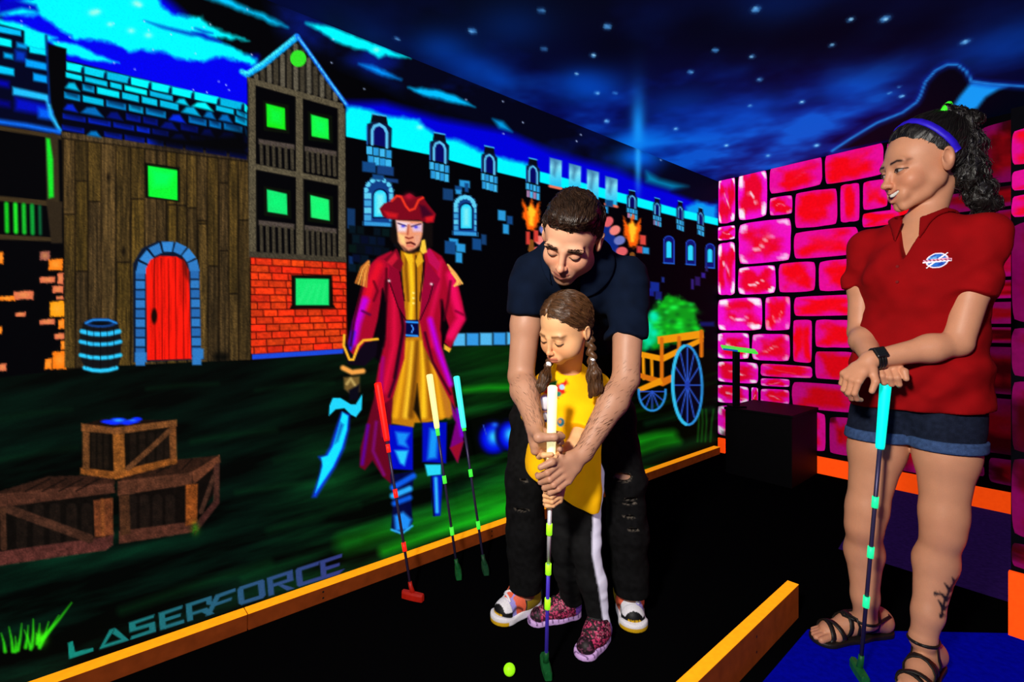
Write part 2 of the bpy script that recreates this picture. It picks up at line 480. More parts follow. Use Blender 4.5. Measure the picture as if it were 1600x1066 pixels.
arch_window(1037, 369, 1053, 411, 1041, 377, 1049, 403, True)
arch_window(1072, 375, 1086, 413, 1075, 383, 1083, 407, True)
arch_window(1103, 381, 1116, 418, 1105.5, 389, 1113, 410, True)
for q in ((566, 252, 587, 268, LB2), (589, 258, 615, 272, (20, 60, 120)), (582, 272, 600, 280, LB2), (603, 278, 622, 284, (20, 60, 120)), (542, 325, 555, 357, (14, 50, 95)),
          (718, 281, 734, 292, LB), (711, 290, 722, 298, LB2), (712, 296, 721, 303, LB), (726, 286, 732, 300, LB2), (692, 294, 708, 312, (18, 60, 110)),
          (702, 372, 716, 382, LB), (695, 376, 712, 396, LB2), (713, 380, 727, 393, LB), (712, 394, 722, 410, LB), (738, 372, 752, 390, LB2), (752, 366, 760, 382, (18, 60, 110)),
          (778, 328, 790, 344, LB), (792, 337, 801, 350, LB2), (786, 350, 795, 365, LB), (1000, 367, 1009, 382, (220, 70, 60)), (995, 384, 1004, 395, (200, 60, 60)), (1004, 386, 1014, 396, LB),
          (946, 312, 958, 322, LB2), (940, 322, 950, 332, LB), (1012, 450, 1022, 462, (20, 30, 130)), (1016, 440, 1030, 455, (16, 40, 140)), (1024, 455, 1034, 468, (20, 30, 110)), (1034, 433, 1038, 441, (30, 50, 140)),
          (1080, 436, 1084, 452, (50, 30, 120)), (1086, 432, 1094, 446, (40, 20, 90)), (1096, 426, 1102, 434, (50, 30, 140)), (1102, 416, 1106, 424, (40, 30, 100)), (545, 400, 552, 420, (10, 40, 90)), (550, 365, 600, 395, (3, 9, 18)), (560, 402, 590, 420, (3, 9, 18))):
    stone(q[0], q[1], q[2], q[3], q[4], 0.12, soft=2.6)
rq = np.random.default_rng(3)
for i in range(6):
    for j in range(7):
        x0 = 545 + j * 13 + (i % 2) * 6; y0 = 352 + i * 15 + j * 1.2
        if rq.random() < .7: stone(x0, y0, x0 + 10 + 2 * rq.random(), y0 + 12, (3, 8 + 14 * rq.random(), 16 + 26 * rq.random()), .1, soft=3)
for i in range(6):
    x = 708 + i * 21
    stone(x, 521 - i * .4, x + 19, 541 - i * .6, (50, 150, 225) if i % 2 else (80, 180, 235), soft=3)
stone(590, 524, 606, 546, (40, 110, 180)); stone(1094, 503, 1116, 510, (14, 20, 90), soft=4)
# gatehouse arch between the torches
gate = m.motif('painted_gate_arch', castle)
m.poly([(838, 470), (842, 380), (868, 335), (905, 318), (945, 335), (966, 380), (972, 470)], (10, 40, 130), soft=3)
for i, t in enumerate(np.linspace(0.1, math.pi - 0.1, 13)):
    x = 906 - 66 * math.cos(t); y = 400 - 72 * math.sin(t)
    m.blob(x, y, 9, 7, [(225, 95, 100), (240, 130, 120), (110, 120, 190)][i % 3], ang=t, hard=2.0)
m.blob(906, 410, 46, 58, (6, 25, 95), hard=4.0)
# torches
def torch(cx, base, top, tip):
    m.motif('painted_torch', castle)
    m.poly([(cx - 5, base), (cx + 6, base), (cx + 3, top + 50), (cx - 2, top + 50)], (150, 85, 25), soft=2); m.line([(cx, base), (cx, top + 48)], 8, (130, 75, 25))
    m.poly([(cx - 14, tip), (cx - 5, tip + 16), (cx, tip - 3), (cx + 5, tip + 14), (cx + 13, tip + 3), (cx + 12, tip + 30), (cx + 5, tip + 48), (cx - 5, tip + 48), (cx - 12, tip + 28)], (250, 95, 10), soft=4, rough=3, rs=.2)
    m.poly([(cx - 6, tip + 14), (cx, tip + 8), (cx + 7, tip + 18), (cx + 3, tip + 40), (cx - 3, tip + 40)], (255, 200, 40), soft=5, rough=2, rs=.25)
torch(830, 392, 330, 312); torch(988, 408, 350, 338)
m.cur = castle
stone(822, 362, 828, 382, (210, 60, 50)); stone(834, 360, 841, 378, (210, 60, 50))

# ---- dark meadow
grass = m.motif('painted_meadow')
def meadow(u, v):
    n = fbm(u * 0.006 + v * 0.004, v * 0.035 + u * 0.009, 21, 5)
    t = np.clip((n - 0.40) * 2.2, 0, 1)
    depth = np.clip((v - 545) / 330, 0, 1)
    right = np.clip((u - 380) / 550, 0, 1)
    g = t * (0.10 + 0.15 * depth + 0.40 * right * (0.35 + depth)) + 0.014
    return np.stack([g * 0.06 * (1 + right), g * (0.66 + .5 * right), g * (0.40 - 0.32 * right)], -1)
m.poly([(-2500, 596), (0, 584), (110, 578), (200, 566), (392, 564), (545, 552), (720, 541), (830, 540), (1000, 545), (1122, 545), (1122, 720), (-60, 1110), (-2500, 1900)], meadow, soft=3)
for (x0, y0, x1, y1, w, a) in ((725, 610, 800, 606, 9, .8), (720, 645, 800, 632, 8, .35), (540, 850, 800, 776, 26, .62), (600, 862, 800, 794, 14, .95), (610, 815, 700, 790, 14, .35), (690, 772, 800, 745, 16, .4), (380, 905, 560, 845, 10, .3), (1000, 690, 1050, 680, 14, .9), (1000, 706, 1060, 690, 10, .7), (1010, 662, 1112, 640, 8, .3),
                               (1005, 720, 1110, 684, 12, .35), (190, 955, 420, 880, 12, .3), (0, 655, 110, 640, 8, .12), (230, 608, 340, 600, 6, .16), (400, 610, 520, 598, 6, .14), (300, 690, 430, 672, 8, .18), (370, 770, 520, 752, 8, .2), (0, 720, 120, 700, 8, .12), (430, 720, 540, 700, 8, .15), (420, 830, 560, 790, 10, .22), (730, 740, 800, 728, 9, .25), (700, 590, 790, 575, 6, .2)):
    c = (25, 215, 25) if a > .5 else (14, 130, 50)
    m.line([(x0, y0), ((x0 + x1) / 2, (y0 + y1) / 2 - 2), (x1, y1)], w * .35, c, soft=w * 1.7, a=a)
tuft = m.motif('painted_grass_tuft', grass)
for (x0, y0, x1, y1) in ((8, 1018, 2, 990), (20, 1018, 14, 980), (28, 1016, 34, 975), (40, 1012, 44, 978), (50, 1010, 52, 968), (58, 1006, 62, 975), (64, 1008, 76, 972), (66, 1000, 92, 962), (70, 995, 112, 942), (48, 1014, 38, 985), (62, 1012, 57, 990), (24, 1018, 24, 995)):
    m.line([(x0, y0), ((x0 + x1) / 2 + 1, (y0 + y1) / 2), (x1, y1)], 6, (50, 235, 20), soft=3.5, w2=1, a=.8)
m.blob(63, 998, 9, 10, (70, 255, 20), a=.9)
m.cur = grass
for x in (1090, 1096, 1102, 1110):
    m.line([(x, 690), (x + 2, 660), (x + 5 - (x % 3) * 4, 640)], 2.5, (20, 110, 20), soft=3, a=.6)
# ---- far-left stone house
h1 = m.motif('painted_stone_house')
m.poly([(-900, 40), (0, 205), (100, 210), (104, 578), (0, 590), (-900, 640)], BK, soft=2)
m.poly([(-300, 10), (0, 38), (70, 56), (75, 150), (92, 200), (97, 212), (0, 196), (-300, 190)], (0, 2, 30), soft=3)
W1, W2_, W3 = (78, 60, 34), (60, 46, 26), (96, 88, 72)
for (x0, y0, x1, y1, c, sft) in ((-3, 40, 33, 50, (0, 190, 250), 3), (38, 46, 73, 72, CY_, 4), (-3, 58, 18, 70, CY_, 3), (26, 66, 42, 74, (0, 150, 230), 5), (46, 72, 74, 82, (0, 230, 255), 3), (6, 82, 20, 90, (0, 170, 240), 5), (24, 78, 40, 94, (0, 50, 190), 8), (40, 92, 74, 104, (0, 160, 250), 4), (-3, 102, 22, 114, (0, 200, 255), 4),
                                (52, 114, 74, 126, (0, 160, 250), 4), (-3, 124, 14, 134, (0, 0, 170), 8), (20, 136, 76, 148, (30, 190, 255), 5), (24, 152, 74, 172, (0, 10, 190), 10), (-3, 155, 16, 165, (0, 0, 120), 8), (60, 168, 82, 184, (0, 90, 240), 8)):
    m.poly([(x0, y0), (x1, y0 + .22 * (x1 - x0)), (x1, y1 + .18 * (x1 - x0)), (x0, y1)], c, soft=sft)
m.line([(74, 154), (80, 180), (94, 204)], 6, (40, 190, 255), soft=6); m.line([(-3, 190), (40, 196), (92, 206)], 7, (10, 110, 250), soft=7)
m.line([(72, 56), (75, 110), (78, 160)], 4, (0, 40, 120), soft=4)
m.poly([(75, 68), (104, 76), (100, 205), (92, 195), (80, 160), (77, 110)], BK, soft=3)
m.poly([(-3, 196), (96, 212), (96, 218), (-3, 203)], W2_, soft=2)
m.line([(81, 218), (83, 312)], 20, (50, 40, 24), soft=3)
wd = m.motif('painted_window', h1)
m.poly([(72, 216), (78, 217), (83, 250), (84, 308), (76, 310)], (20, 225, 40), soft=4)
m.cur = h1
m.poly([(-3, 306), (97, 316), (97, 324), (-3, 314)], W2_, soft=2); m.poly([(-3, 366), (97, 372), (97, 378), (-3, 374)], W2_, soft=2)
m.poly([(72, 312), (97, 316), (97, 380), (80, 380)], (44, 34, 22), soft=3)
m.motif('painted_railing', h1)
for i, x in enumerate((10, 24, 37, 50, 62)):
    m.line([(x, 319 + i), (x + 1, 361 + i)], 7 if i < 4 else 5, [(20, 190, 30), (30, 220, 40), (20, 180, 40), (10, 150, 50), (10, 90, 50)][i], soft=4)
m.motif('painted_stones', h1)
OR, OR2 = (250, 125, 20), (215, 105, 70)
for (x0, y0, x1, y1, c) in ((-3, 393, 5, 412, OR), (62, 392, 78, 407, (150, 80, 70)), (76, 404, 98, 422, OR), (90, 426, 99, 444, OR2), (62, 432, 86, 442, OR2), (82, 446, 99, 458, OR2), (-3, 462, 24, 470, OR), (22, 454, 52, 468, OR2), (88, 462, 99, 468, OR2), (24, 487, 40, 495, OR2), (78, 470, 101, 495, (255, 155, 15)), (62, 498, 86, 507, OR2),
                           (91, 498, 101, 514, OR), (85, 520, 101, 530, OR2), (95, 532, 103, 546, OR), (82, 548, 104, 577, (250, 120, 15)), (70, 560, 81, 577, OR), (-3, 568, 10, 580, OR2), (-3, 510, 3, 522, OR)):
    m.poly([(x0, y0 + 2), (x1, y0), (x1, y1), (x0, y1)], c, soft=2.4, rough=1.5, rs=.3)
    m.blob((x0 + x1) / 2, (y0 + y1) / 2, (x1 - x0) * .35, (y1 - y0) * .35, (255, 190, 90), a=.35)

# ---- long timber barn
barn = m.motif('painted_barn')
m.poly([(96, 205), (388, 243), (393, 562), (318, 563), (200, 568), (104, 578)], (26, 18, 8), soft=2)
m.poly([(96, 206), (390, 244), (390, 252), (97, 215)], (72, 56, 34), soft=2)
rs_ = np.random.default_rng(5)
xs_ = [99, 117, 137, 158, 181, 204, 226, 245, 260, 276, 292, 308, 324, 341, 357, 372, 391]
joints = {0: [335], 1: [283, 424], 2: [315], 4: [410], 5: [311], 8: [320], 9: [321], 10: [325], 11: [345, 350], 12: [416], 13: [286, 392], 15: [344], 14: [459]}
for i in range(len(xs_) - 1):
    x0, x1 = xs_[i] + 1.1, xs_[i + 1] - 1.1
    t0, t1 = 216 + (x0 - 97) * .125, 216 + (x1 - 97) * .125
    cuts = [t0] + joints.get(i, []) + [576 - (x0 - 100) * .045]
    for j in range(len(cuts) - 1):
        k = 0.8 + 0.45 * rs_.random()
        c = (66 * k, 50 * k, 23 * k * (0.8 + .4 * rs_.random()))
        m.motif('painted_plank', barn)
        m.poly([(x0 + j * .8, cuts[j] + 1.2), (x1, cuts[j] + 1.2 + (t1 - t0 if j == 0 else 0)), (x1 + j * .6, cuts[j + 1] - 1.2), (x0 + j * .6, cuts[j + 1] - 1.2)], c, soft=2.2)
pls = list(range(barn, m.cur + 1)); m.grain(pls, 0.35, 0.02, 0.55, 31); m.grain(pls, 0.6, 0.5, 0.35, 32)
for kx, ky in ((169, 277), (193, 393)): m.blob(kx, ky, 3, 7, (15, 9, 4), a=.9)
win = m.motif('painted_window', barn)
m.poly([(226, 254), (281, 262), (281, 316), (227, 309)], (8, 8, 3), soft=2)
m.poly([(231, 259), (277, 266), (277.5, 313), (232, 307)], (10, 240, 50), soft=2)
m.poly([(236, 264), (272, 270), (262, 290), (240, 292)], (0, 255, 110), soft=12, a=.6)
arch = m.motif('painted_door_arch', barn)
m.poly([(208, 566), (208, 412), (222, 388), (246, 377), (272, 378), (295, 390), (311, 414), (314, 545), (319, 562)], (6, 20, 44), soft=2)
BB = (44, 118, 190)
for i in range(10):
    ya = 424 + i * 15; stone(212, ya, 226.5, ya + 12.5, BB if i % 2 else (36, 100, 170)); stone(297.5 + i * .3, ya - 1, 311 + i * .4, ya + 11.5, BB if i % 2 else (36, 100, 170))
for i, t in enumerate(np.linspace(0.22, math.pi - 0.22, 7)):
    c, s_ = math.cos(t), math.sin(t)
    pts = []
    for rr, dt in ((34, -.19), (50, -.19), (50, .19), (34, .19)):
        pts.append((262 - rr * math.cos(t + dt), 427 - rr * 1.0 * math.sin(t + dt) + 2 * math.cos(t)))
    m.motif('painted_arch_stone', barn); m.poly(pts, (50, 130, 205) if i % 2 else BB, soft=1.8)
stone(211, 551, 229, 566, BB); stone(301, 545, 318, 561, BB)
door = m.motif('painted_door', barn)
m.poly([(230, 563), (228, 420), (235, 406), (250, 400), (276, 401), (288, 408), (295, 422), (299, 561)], (235, 22, 8), soft=2)
for x in (241, 252, 263, 274, 286): m.line([(x, 404), (x + 1.5, 562)], 1.4, (120, 5, 5), soft=1.6)
m.grain([door], 0.3, 0.02, 0.28, 33)
m.poly([(284, 405), (293, 415), (296, 440), (288, 430)], (80, 10, 5), soft=8, a=.8)
m.blob(241, 494, 4.5, 12, (20, 4, 2), hard=2.5)
roof = m.motif('painted_shingle_roof', barn)
m.poly([(104, 94), (388, 164), (390, 243), (240, 225), (97, 205)], (0, 0, 14), soft=2)
rows = [(97, 12, 1.0), (113, 10, .97), (126, 12, .9), (144, 12, .75), (160, 12, .42), (178, 10, .4), (196, 10, .42)]
for r, (y0, hh, br) in enumerate(rows):
    x = 104 - r * 1.2 + (0 if r % 2 == 0 else 0)
    while x < 386:
        w = 20 + 18 * rs_.random() if r else 24 + 14 * rs_.random()
        xe = min(x + w, 388)
        sl = 0.232 - r * 0.012
        ya = y0 + (x - 104) * sl
        k = br * (0.75 + .4 * rs_.random()) * (1 - .25 * (x - 104) / 290 * (r > 1))
        if r > 3: k *= (1.0 if x < 235 else 0.55) * (0.45 + .9 * rs_.random())
        col = (0, 245 * min(1, k ** 1.5), 255 * min(1, .35 + k * .65)) if k > .5 else (0, 40 * k * 2, 60 + 330 * k)
        if r == 0:
            m.poly([(x, ya), (xe + 2, ya + (w) * sl), (xe + 2, ya + w * sl + hh), (x, ya + hh)], col, soft=2)
            m.poly([(xe - 2, ya + w * sl + 3), (xe + 1, ya + w * sl), (xe + 3, ya + w * sl + hh), (xe - 4, ya + w * sl + hh)], (0, 20, 60), soft=2.5)
        elif rs_.random() < .3:
            m.poly([(x, ya + hh), (x + w * .25, ya + 4), (x + w * .6, ya + 4), (xe - 2, ya + w * sl + hh)], col, soft=4)
        else:
            m.poly([(x, ya), (xe - 2, ya + w * sl), (xe - 2, ya + w * sl + hh - 2), (x, ya + hh - 2)], col, soft=2.6)
            if k < .8: m.poly([(x + 2, ya - 1), (xe - 4, ya + w * sl - 1), (xe - 6, ya + w * sl + hh * .4), (x + 4, ya + hh * .4)], (0, 0, 30), soft=6, a=.6)
        x = xe + 2.5
m.poly([(240, 215), (388, 205), (390, 246), (245, 228)], BK, soft=22, own=False)
m.cur = barn
for bx in (340, 350): m.blob(bx, 558, 8, 8, (2, 3, 2), a=.9)

# ---- tall timber house over a brick ground floor
tall = m.motif('painted_tall_house')
T1, T2 = (84, 76, 58), (60, 54, 42)
m.poly([(386, 122), (465, 56), (540, 160), (543, 412), (390, 402)], BK, soft=2)
gb = m.motif('painted_gable', tall)
m.poly([(392, 118), (464, 62), (536, 158), (470, 142)], (20, 18, 16), soft=2)
for i in range(13):
    x = 400 + i * 10.3
    top = 62 + abs(x - 464) * (0.76 if x < 464 else 1.28) + 6
    bot = 121 + (x - 392) * .27
    if bot - top > 4: m.line([(x, top + 2), (x + .5, bot - 1)], 7, (T2 if i % 2 else (88, 82, 68)), soft=1.8)
m.line([(378, 112), (386, 117), (412, 101), (464, 58)], 9, (10, 170, 255), soft=3); m.line([(378, 112), (386, 114), (412, 97), (463, 56)], 5, (60, 225, 255), soft=3)
m.line([(464, 56), (490, 92), (515, 128), (541, 163)], 6, (20, 110, 255), soft=3.5); m.line([(466, 58), (490, 91), (540, 162)], 2.6, (70, 190, 255), soft=2)
rw = m.motif('painted_round_window', tall)
m.blob(466, 91.5, 12.5, 13, (50, 225, 40), hard=1.6, own=True)
m.motif('painted_beam', tall)
m.poly([(386, 120), (536, 162), (537, 172), (387, 130)], T1, soft=2)
for (x0, x1, y0, y1) in ((388, 399, 128, 400), (462, 473, 148, 406), (528, 539, 168, 410)): m.poly([(x0, y0), (x1, y0 + 2), (x1 + 1.5, y1), (x0 + 1, y1)], (82, 74, 56), soft=2)
m.poly([(389, 254), (540, 283), (540, 292), (389, 263)], T1, soft=2)
m.poly([(389, 393), (541, 402), (541, 411), (389, 403)], T2, soft=2)
for fl, (ya, yb, sl) in enumerate(((217, 255, .16), (344, 392, .11))):
    for (x0, x1) in ((404, 460), (476, 526)):
        m.motif('painted_railing', tall)
        yy = ya + (x0 - 404) * sl
        m.poly([(x0, yy), (x1, yy + (x1 - x0) * sl), (x1, yy + (x1 - x0) * sl + 8), (x0, yy + 8)], (74, 64, 58), soft=2)
        n = 6
        for i in range(n):
            x = x0 + 4 + i * (x1 - x0 - 8) / (n - 1)
            m.line([(x, yy + 8 + (x - x0) * sl), (x + 1, yb + (x0 - 404) * sl + (x - x0) * sl)], 5, T2, soft=1.8)
m.grain([i for i, (nm, p_) in enumerate(m.names) if p_ == tall and nm != 'painted_round_window'], .6, .6, .35, 41)
for (x0, y0, x1, y1, c) in ((416, 162, 446, 203, (20, 230, 20)), (486, 179, 514, 218, (20, 240, 60)), (417, 296, 449, 336, (20, 225, 110)), (485, 305, 515, 345, (30, 235, 110))):
    m.motif('painted_window', tall)
    m.poly([(x0 - 5, y0 - 5), (x1 + 5, y0 + 2), (x1 + 6, y1 + 6), (x0 - 4, y1 + 1)], (6, 12, 4), soft=2)
    m.poly([(x0, y0), (x1 - 1, y0 + 7), (x1, y1), (x0 + 1, y1 - 5)], c, soft=2)
    m.poly([(x0 + 5, y0 + 5), (x1 - 5, y0 + 12), (x1 - 6, y1 - 8), (x0 + 6, y1 - 12)], (0, 255, 120), soft=12, a=.4)
bk = m.motif('painted_brick_front', tall)
m.poly([(391, 402), (540, 410), (544, 552), (394, 562)], (70, 4, 2), soft=2)
nr = 13
for r in range(nr):
    fa, fb = r / nr, (r + 1) / nr
    x = 391 + (0 if r % 2 else -14 - 6 * rs_.random())
    while x < 541:
        w = 20 + 12 * rs_.random()
        a0, a1 = max(x, 392), min(x + w - 1.6, 540.5)
        if a1 - a0 > 3:
            yt = lambda xx, f: (402 + (xx - 391) * .055) * (1 - f) + (554 - (xx - 391) * .06) * f
            k = .85 + .2 * rs_.random()
            m.motif('painted_brick', tall)
            m.poly([(a0, yt(a0, fa) + .9), (a1, yt(a1, fa) + .9), (a1 + .4, yt(a1, fb) - .8), (a0 + .4, yt(a0, fb) - .8)], (235 * k, 52 * k * (.8 + .5 * rs_.random()), 16), soft=1.7)
        x += w
m.grain(list(range(bk, m.cur + 1)), .25, .3, .22, 44)
m.motif('painted_plinth_course', tall)
m.poly([(394, 554), (543, 545), (544, 552), (394, 562)], (24, 70, 215), soft=2)
m.motif('painted_window', tall)
m.poly([(455, 430), (519, 430), (521, 476), (525, 482), (452, 483), (456, 476)], (8, 6, 3), soft=2)
m.poly([(462, 435), (514, 436), (514, 477), (462, 477)], (20, 225, 110), soft=2)
for i in range(4): m.line([(468 + i * 12, 472), (482 + i * 9, 446)], 4, (50, 240, 130), soft=5, a=.5, own=False)

# ---- barrel
m.motif('painted_barrel')
m.poly([(130, 504), (142, 498), (172, 498), (184, 504), (190, 530), (188, 562), (182, 578), (158, 583), (134, 579), (126, 560), (124, 530)], (16, 16, 20), soft=2)
m.blob(157, 505, 24, 7, (14, 60, 130), hard=2, own=True); m.blob(157, 505, 17, 3.5, (4, 8, 16), hard=2, own=True)
for y, w, hh, c in ( (520, 29, 7, (40, 190, 245)), (536, 31, 6, (40, 190, 245)), (557, 31, 6, (40, 200, 250)), (577, 25, 6, (40, 200, 250))):
    m.line([(157 - w, y - 2), (157 - w * .5, y + 1.5), (157, y + 2.5), (157 + w * .5, y + 1.5), (157 + w, y - 2)], hh, c, soft=3)
m.line([(134, 505), (145, 500), (170, 500), (182, 505)], 3, (30, 130, 220), soft=2)
for x in (136, 146, 157, 168, 178): m.line([(x, 512), (x - (157 - x) * .05, 575)], 1.2, (4, 6, 12), a=.7)

# ---- crates
def board(pts, c=(150, 88, 46), soft=2.4):
    m.poly(pts, c, soft=soft)
def crate_grain(i):
    k_ = np.nonzero(m.ID == i)[0]; m.C[k_] *= .66
    m.grain([i], .12, .12, .35, 51); m.grain([i], .7, .7, .3, 52)
c2 = m.motif('painted_crate')       # right lower crate
board([(184, 770), (305, 752), (342, 712), (240, 722), (190, 745)], (62, 34, 22)); board([(186, 775), (300, 757), (300, 815), (186, 845)], (20, 12, 9)); board([(302, 757), (343, 715), (343, 760), (305, 812)], (20, 12, 9))
for x in (206, 226, 246, 266): m.line([(x, 780), (x, 830)], 15, (36, 24, 18), soft=3)
board([(184, 752), (300, 738), (300, 757), (184, 775)], (118, 66, 44)); board([(300, 738), (343, 711), (344, 722), (303, 757)], (150, 82, 52)); board([(186, 830), (300, 815), (308, 820), (300, 832), (186, 850)], (112, 60, 44))
board([(186, 775), (202, 773), (204, 834), (188, 838)], (100, 58, 34)); board([(290, 758), (309, 756), (308, 818), (290, 822)], (190, 95, 34)); board([(304, 820), (343, 772), (343, 786), (304, 836)], (90, 46, 40)); board([(334, 728), (343, 722), (343, 776), (334, 786)], (100, 56, 44)); m.line([(314, 800), (334, 745)], 7, (90, 54, 40), soft=2)
m.blob(305, 826, 6, 9, (60, 150, 20), a=.8)
for t_ in range(3): m.line([(205 + t_ * 40, 745 - t_ * 6), (240 + t_ * 30, 728 - t_ * 5)], 2, (26, 14, 10), soft=2)
crate_grain(c2)
c1 = m.motif('painted_crate')       # left lower crate
board([(-60, 790), (0, 768), (75, 745), (170, 742), (180, 752), (176, 770), (0, 793), (-60, 802)], (70, 38, 26)); board([(-60, 800), (0, 792), (172, 770), (176, 842), (0, 868), (-60, 878)], (18, 12, 9))
for x in (-40, -18, 34, 60, 86, 112, 136): m.line([(x, 795), (x, 850)], 17, (34, 23, 17), soft=3)
board([(-60, 785), (0, 772), (176, 755), (180, 770), (0, 793), (-60, 804)], (112, 62, 44)); board([(-60, 868), (0, 862), (170, 838), (178, 832), (176, 852), (165, 860), (0, 884), (-60, 892)], (120, 60, 52))
m.line([(14, 796), (80, 820), (140, 842)], 14, (92, 54, 38), soft=2.4); board([(146, 782), (176, 778), (177, 836), (148, 840)], (150, 76, 40)); m.line([(160, 782), (161, 836)], 5, (205, 110, 50), soft=5); m.line([(4, 796), (6, 856)], 10, (92, 54, 36), soft=2.4)
for t_ in range(4): m.line([(40 + t_ * 26, 768), (78 + t_ * 26, 748)], 2, (26, 14, 10), soft=2)
crate_grain(c1)
c3 = m.motif('painted_crate')       # top crate
board([(127, 664), (160, 655), (275, 657), (275, 668), (180, 678)], (30, 16, 10)); board([(130, 674), (184, 678), (184, 740), (130, 735)], (20, 13, 8)); board([(190, 678), (274, 665), (274, 722), (190, 742)], (20, 13, 8))
for x in (146, 156, 166): m.line([(x, 680), (x, 730)], 7, (38, 26, 16), soft=2.5)
for x in (208, 222, 236, 250, 262): m.line([(x, 680), (x, 728)], 10, (36, 24, 16), soft=2.5)
board([(127, 662), (180, 668), (276, 656), (276, 666), (182, 679), (127, 674)], (165, 98, 48)); board([(126, 731), (180, 737), (276, 714), (277, 724), (182, 749), (126, 741)], (195, 108, 40)); board([(129, 674), (140, 676), (140, 735), (129, 733)], (150, 90, 44)); board([(176, 679), (194, 678), (196, 738), (178, 740)], (205, 118, 45)); board([(264, 668), (275, 665), (276, 718), (266, 720)], (165, 95, 45))
m.line([(200, 732), (232, 704), (264, 674)], 8, (140, 84, 46), soft=2)
crate_grain(c3)
m.motif('painted_blue_coins', c3)
for x, y, w in ((168, 659, 10), (185, 656, 12), (205, 659, 12), (214, 655, 8), (178, 661, 12), (198, 661, 10)): m.blob(x, y, w, 3, (10, 40, 250), hard=2.0, own=True)
m.blob(185, 657, 8, 2.4, (40, 170, 255), a=.9); m.blob(207, 657, 6, 2, (40, 120, 255), a=.9)

# ---- cannonballs
for (x, y, r) in ((770, 684, 24), (796, 680, 22)):
    m.motif('painted_cannonball')
    m.blob(x, y, r, r + 4, (2, 2, 30), hard=7.0, own=True)
    m.blob(x + 1, y + 1, r * .85, r * .95, (0, 0, 215), hard=9.0, own=True); m.blob(x + 2, y + 2, r * .5, r * .6, (0, 60, 250), a=.9); m.blob(x + 1, y - 1, 8, 10, (50, 200, 255), a=1)
m.line([(755, 664), (760, 680)], 1.6, (40, 70, 190)); m.blob(773, 664, 5, 4, (30, 110, 240), a=.9)

# ---- hay cart
cart = m.motif('painted_cart')
m.motif('painted_hay', cart)
m.poly([(1002, 552), (1010, 505), (1020, 480), (1040, 462), (1062, 462), (1082, 480), (1096, 515), (1092, 522), (1040, 540)], (10, 150, 24), soft=10, rough=7, rs=.12)
for i in range(60):
    x = 1012 + rng.random() * 80; y = 468 + rng.random() * 60
    if (x - 1052) ** 2 / 45 ** 2 + (y - 520) ** 2 / 58 ** 2 < 1: m.blob(x, y, 4 + 3 * rng.random(), 3.5, [(20, 235, 40), (30, 250, 80), (6, 90, 20)][i % 3], a=.6)
for i in range(22): m.blob(1004 + rng.random() * 20, 490 + rng.random() * 60, 6, 6, (0, 235, 190), a=.5)
m.cur = cart
YW, YW2 = (240, 150, 12), (215, 110, 14)
m.poly([(1000, 549), (1034, 556), (1098, 526), (1099, 534), (1036, 566), (1000, 558)], YW, soft=2)
m.poly([(1027, 526), (1098, 516), (1100, 528), (1028, 538)], YW, soft=2)
for x, y0, y1 in ((1034, 530, 600), (1061, 528, 590), (1096, 518, 556)): m.line([(x, y0), (x, y1)], 6, YW2, soft=2)
for x in (1005, 1018): m.line([(x, 556), (x + 1, 592)], 4.5, YW, soft=2)
m.poly([(997, 582), (1034, 592), (1092, 566), (1094, 574), (1036, 604), (998, 590)], YW2, soft=2); m.poly([(997, 606), (1032, 590), (1036, 600), (998, 614)], YW, soft=2)
for wx, wy, rx, ry, thick in ((1019, 612, 21, 30, 3.5), (1074, 602, 23, 62, 4.0)):
    m.motif('painted_wheel', cart)
    if wx < 1050:
        ring = [(wx + rx * math.cos(t), wy + ry * math.sin(t)) for t in np.linspace(-0.1, math.pi + .1, 16)]
    else:
        ring = [(wx + rx * math.cos(t) + 1.5 * math.sin(t), wy + ry * math.sin(t)) for t in np.linspace(0, 2 * math.pi, 30)]
        m.poly(ring, (3, 4, 20), soft=2)
    for t in np.linspace(0, 2 * math.pi, 13)[:-1]:
        if wx < 1050 and math.sin(t) < -.1: continue
        m.line([(wx, wy), (wx + rx * .93 * math.cos(t), wy + ry * .93 * math.sin(t))], 2.2, (40, 80, 190), soft=1.8)
    m.line(ring, thick, (40, 140, 215), soft=2)
    if wx > 1050:
        m.line(ring[8:22], thick + 1, (50, 190, 235), soft=2); m.blob(wx, wy, 4, 7, (30, 60, 170), hard=2, own=True)
# ---- swordsman in a red coat
pir = m.motif('painted_swordsman')
PK, CR, DK, PU = (235, 10, 90), (165, 6, 40), (60, 2, 22), (150, 0, 235)
# coat tails behind the legs
coat = m.motif('painted_coat', pir)
m.poly([(598, 560), (585, 620), (563, 700), (562, 730), (570, 735), (582, 720), (598, 745), (612, 757), (612, 650), (640, 560)], (100, 4, 30), soft=3)
m.line([(575, 665), (566, 725)], 5, (90, 0, 150), soft=5); m.line([(588, 660), (583, 705), (600, 742)], 4, (120, 10, 120), soft=5); m.line([(592, 600), (600, 680)], 6, (190, 10, 60), soft=6)
m.poly([(690, 580), (705, 630), (722, 668), (724, 690), (715, 723), (703, 700), (712, 660), (690, 620)], (120, 0, 120), soft=3); m.poly([(703, 700), (724, 690), (715, 723)], (150, 10, 40), soft=3)
m.line([(715, 640), (722, 680)], 6, (130, 0, 220), soft=6)
br = m.motif('painted_breeches', pir)
m.poly([(608, 664), (645, 666), (645, 735), (610, 733)], (0, 10, 200), soft=3); m.poly([(660, 660), (698, 660), (697, 724), (660, 722)], (0, 10, 190), soft=3)
m.poly([(618, 675), (640, 677), (634, 690), (638, 700), (622, 695)], (20, 140, 245), soft=6); m.poly([(617, 704), (638, 704), (632, 728), (625, 724)], (40, 200, 255), soft=5); m.poly([(672, 670), (685, 672), (682, 716), (668, 718)], (20, 150, 245), soft=7)
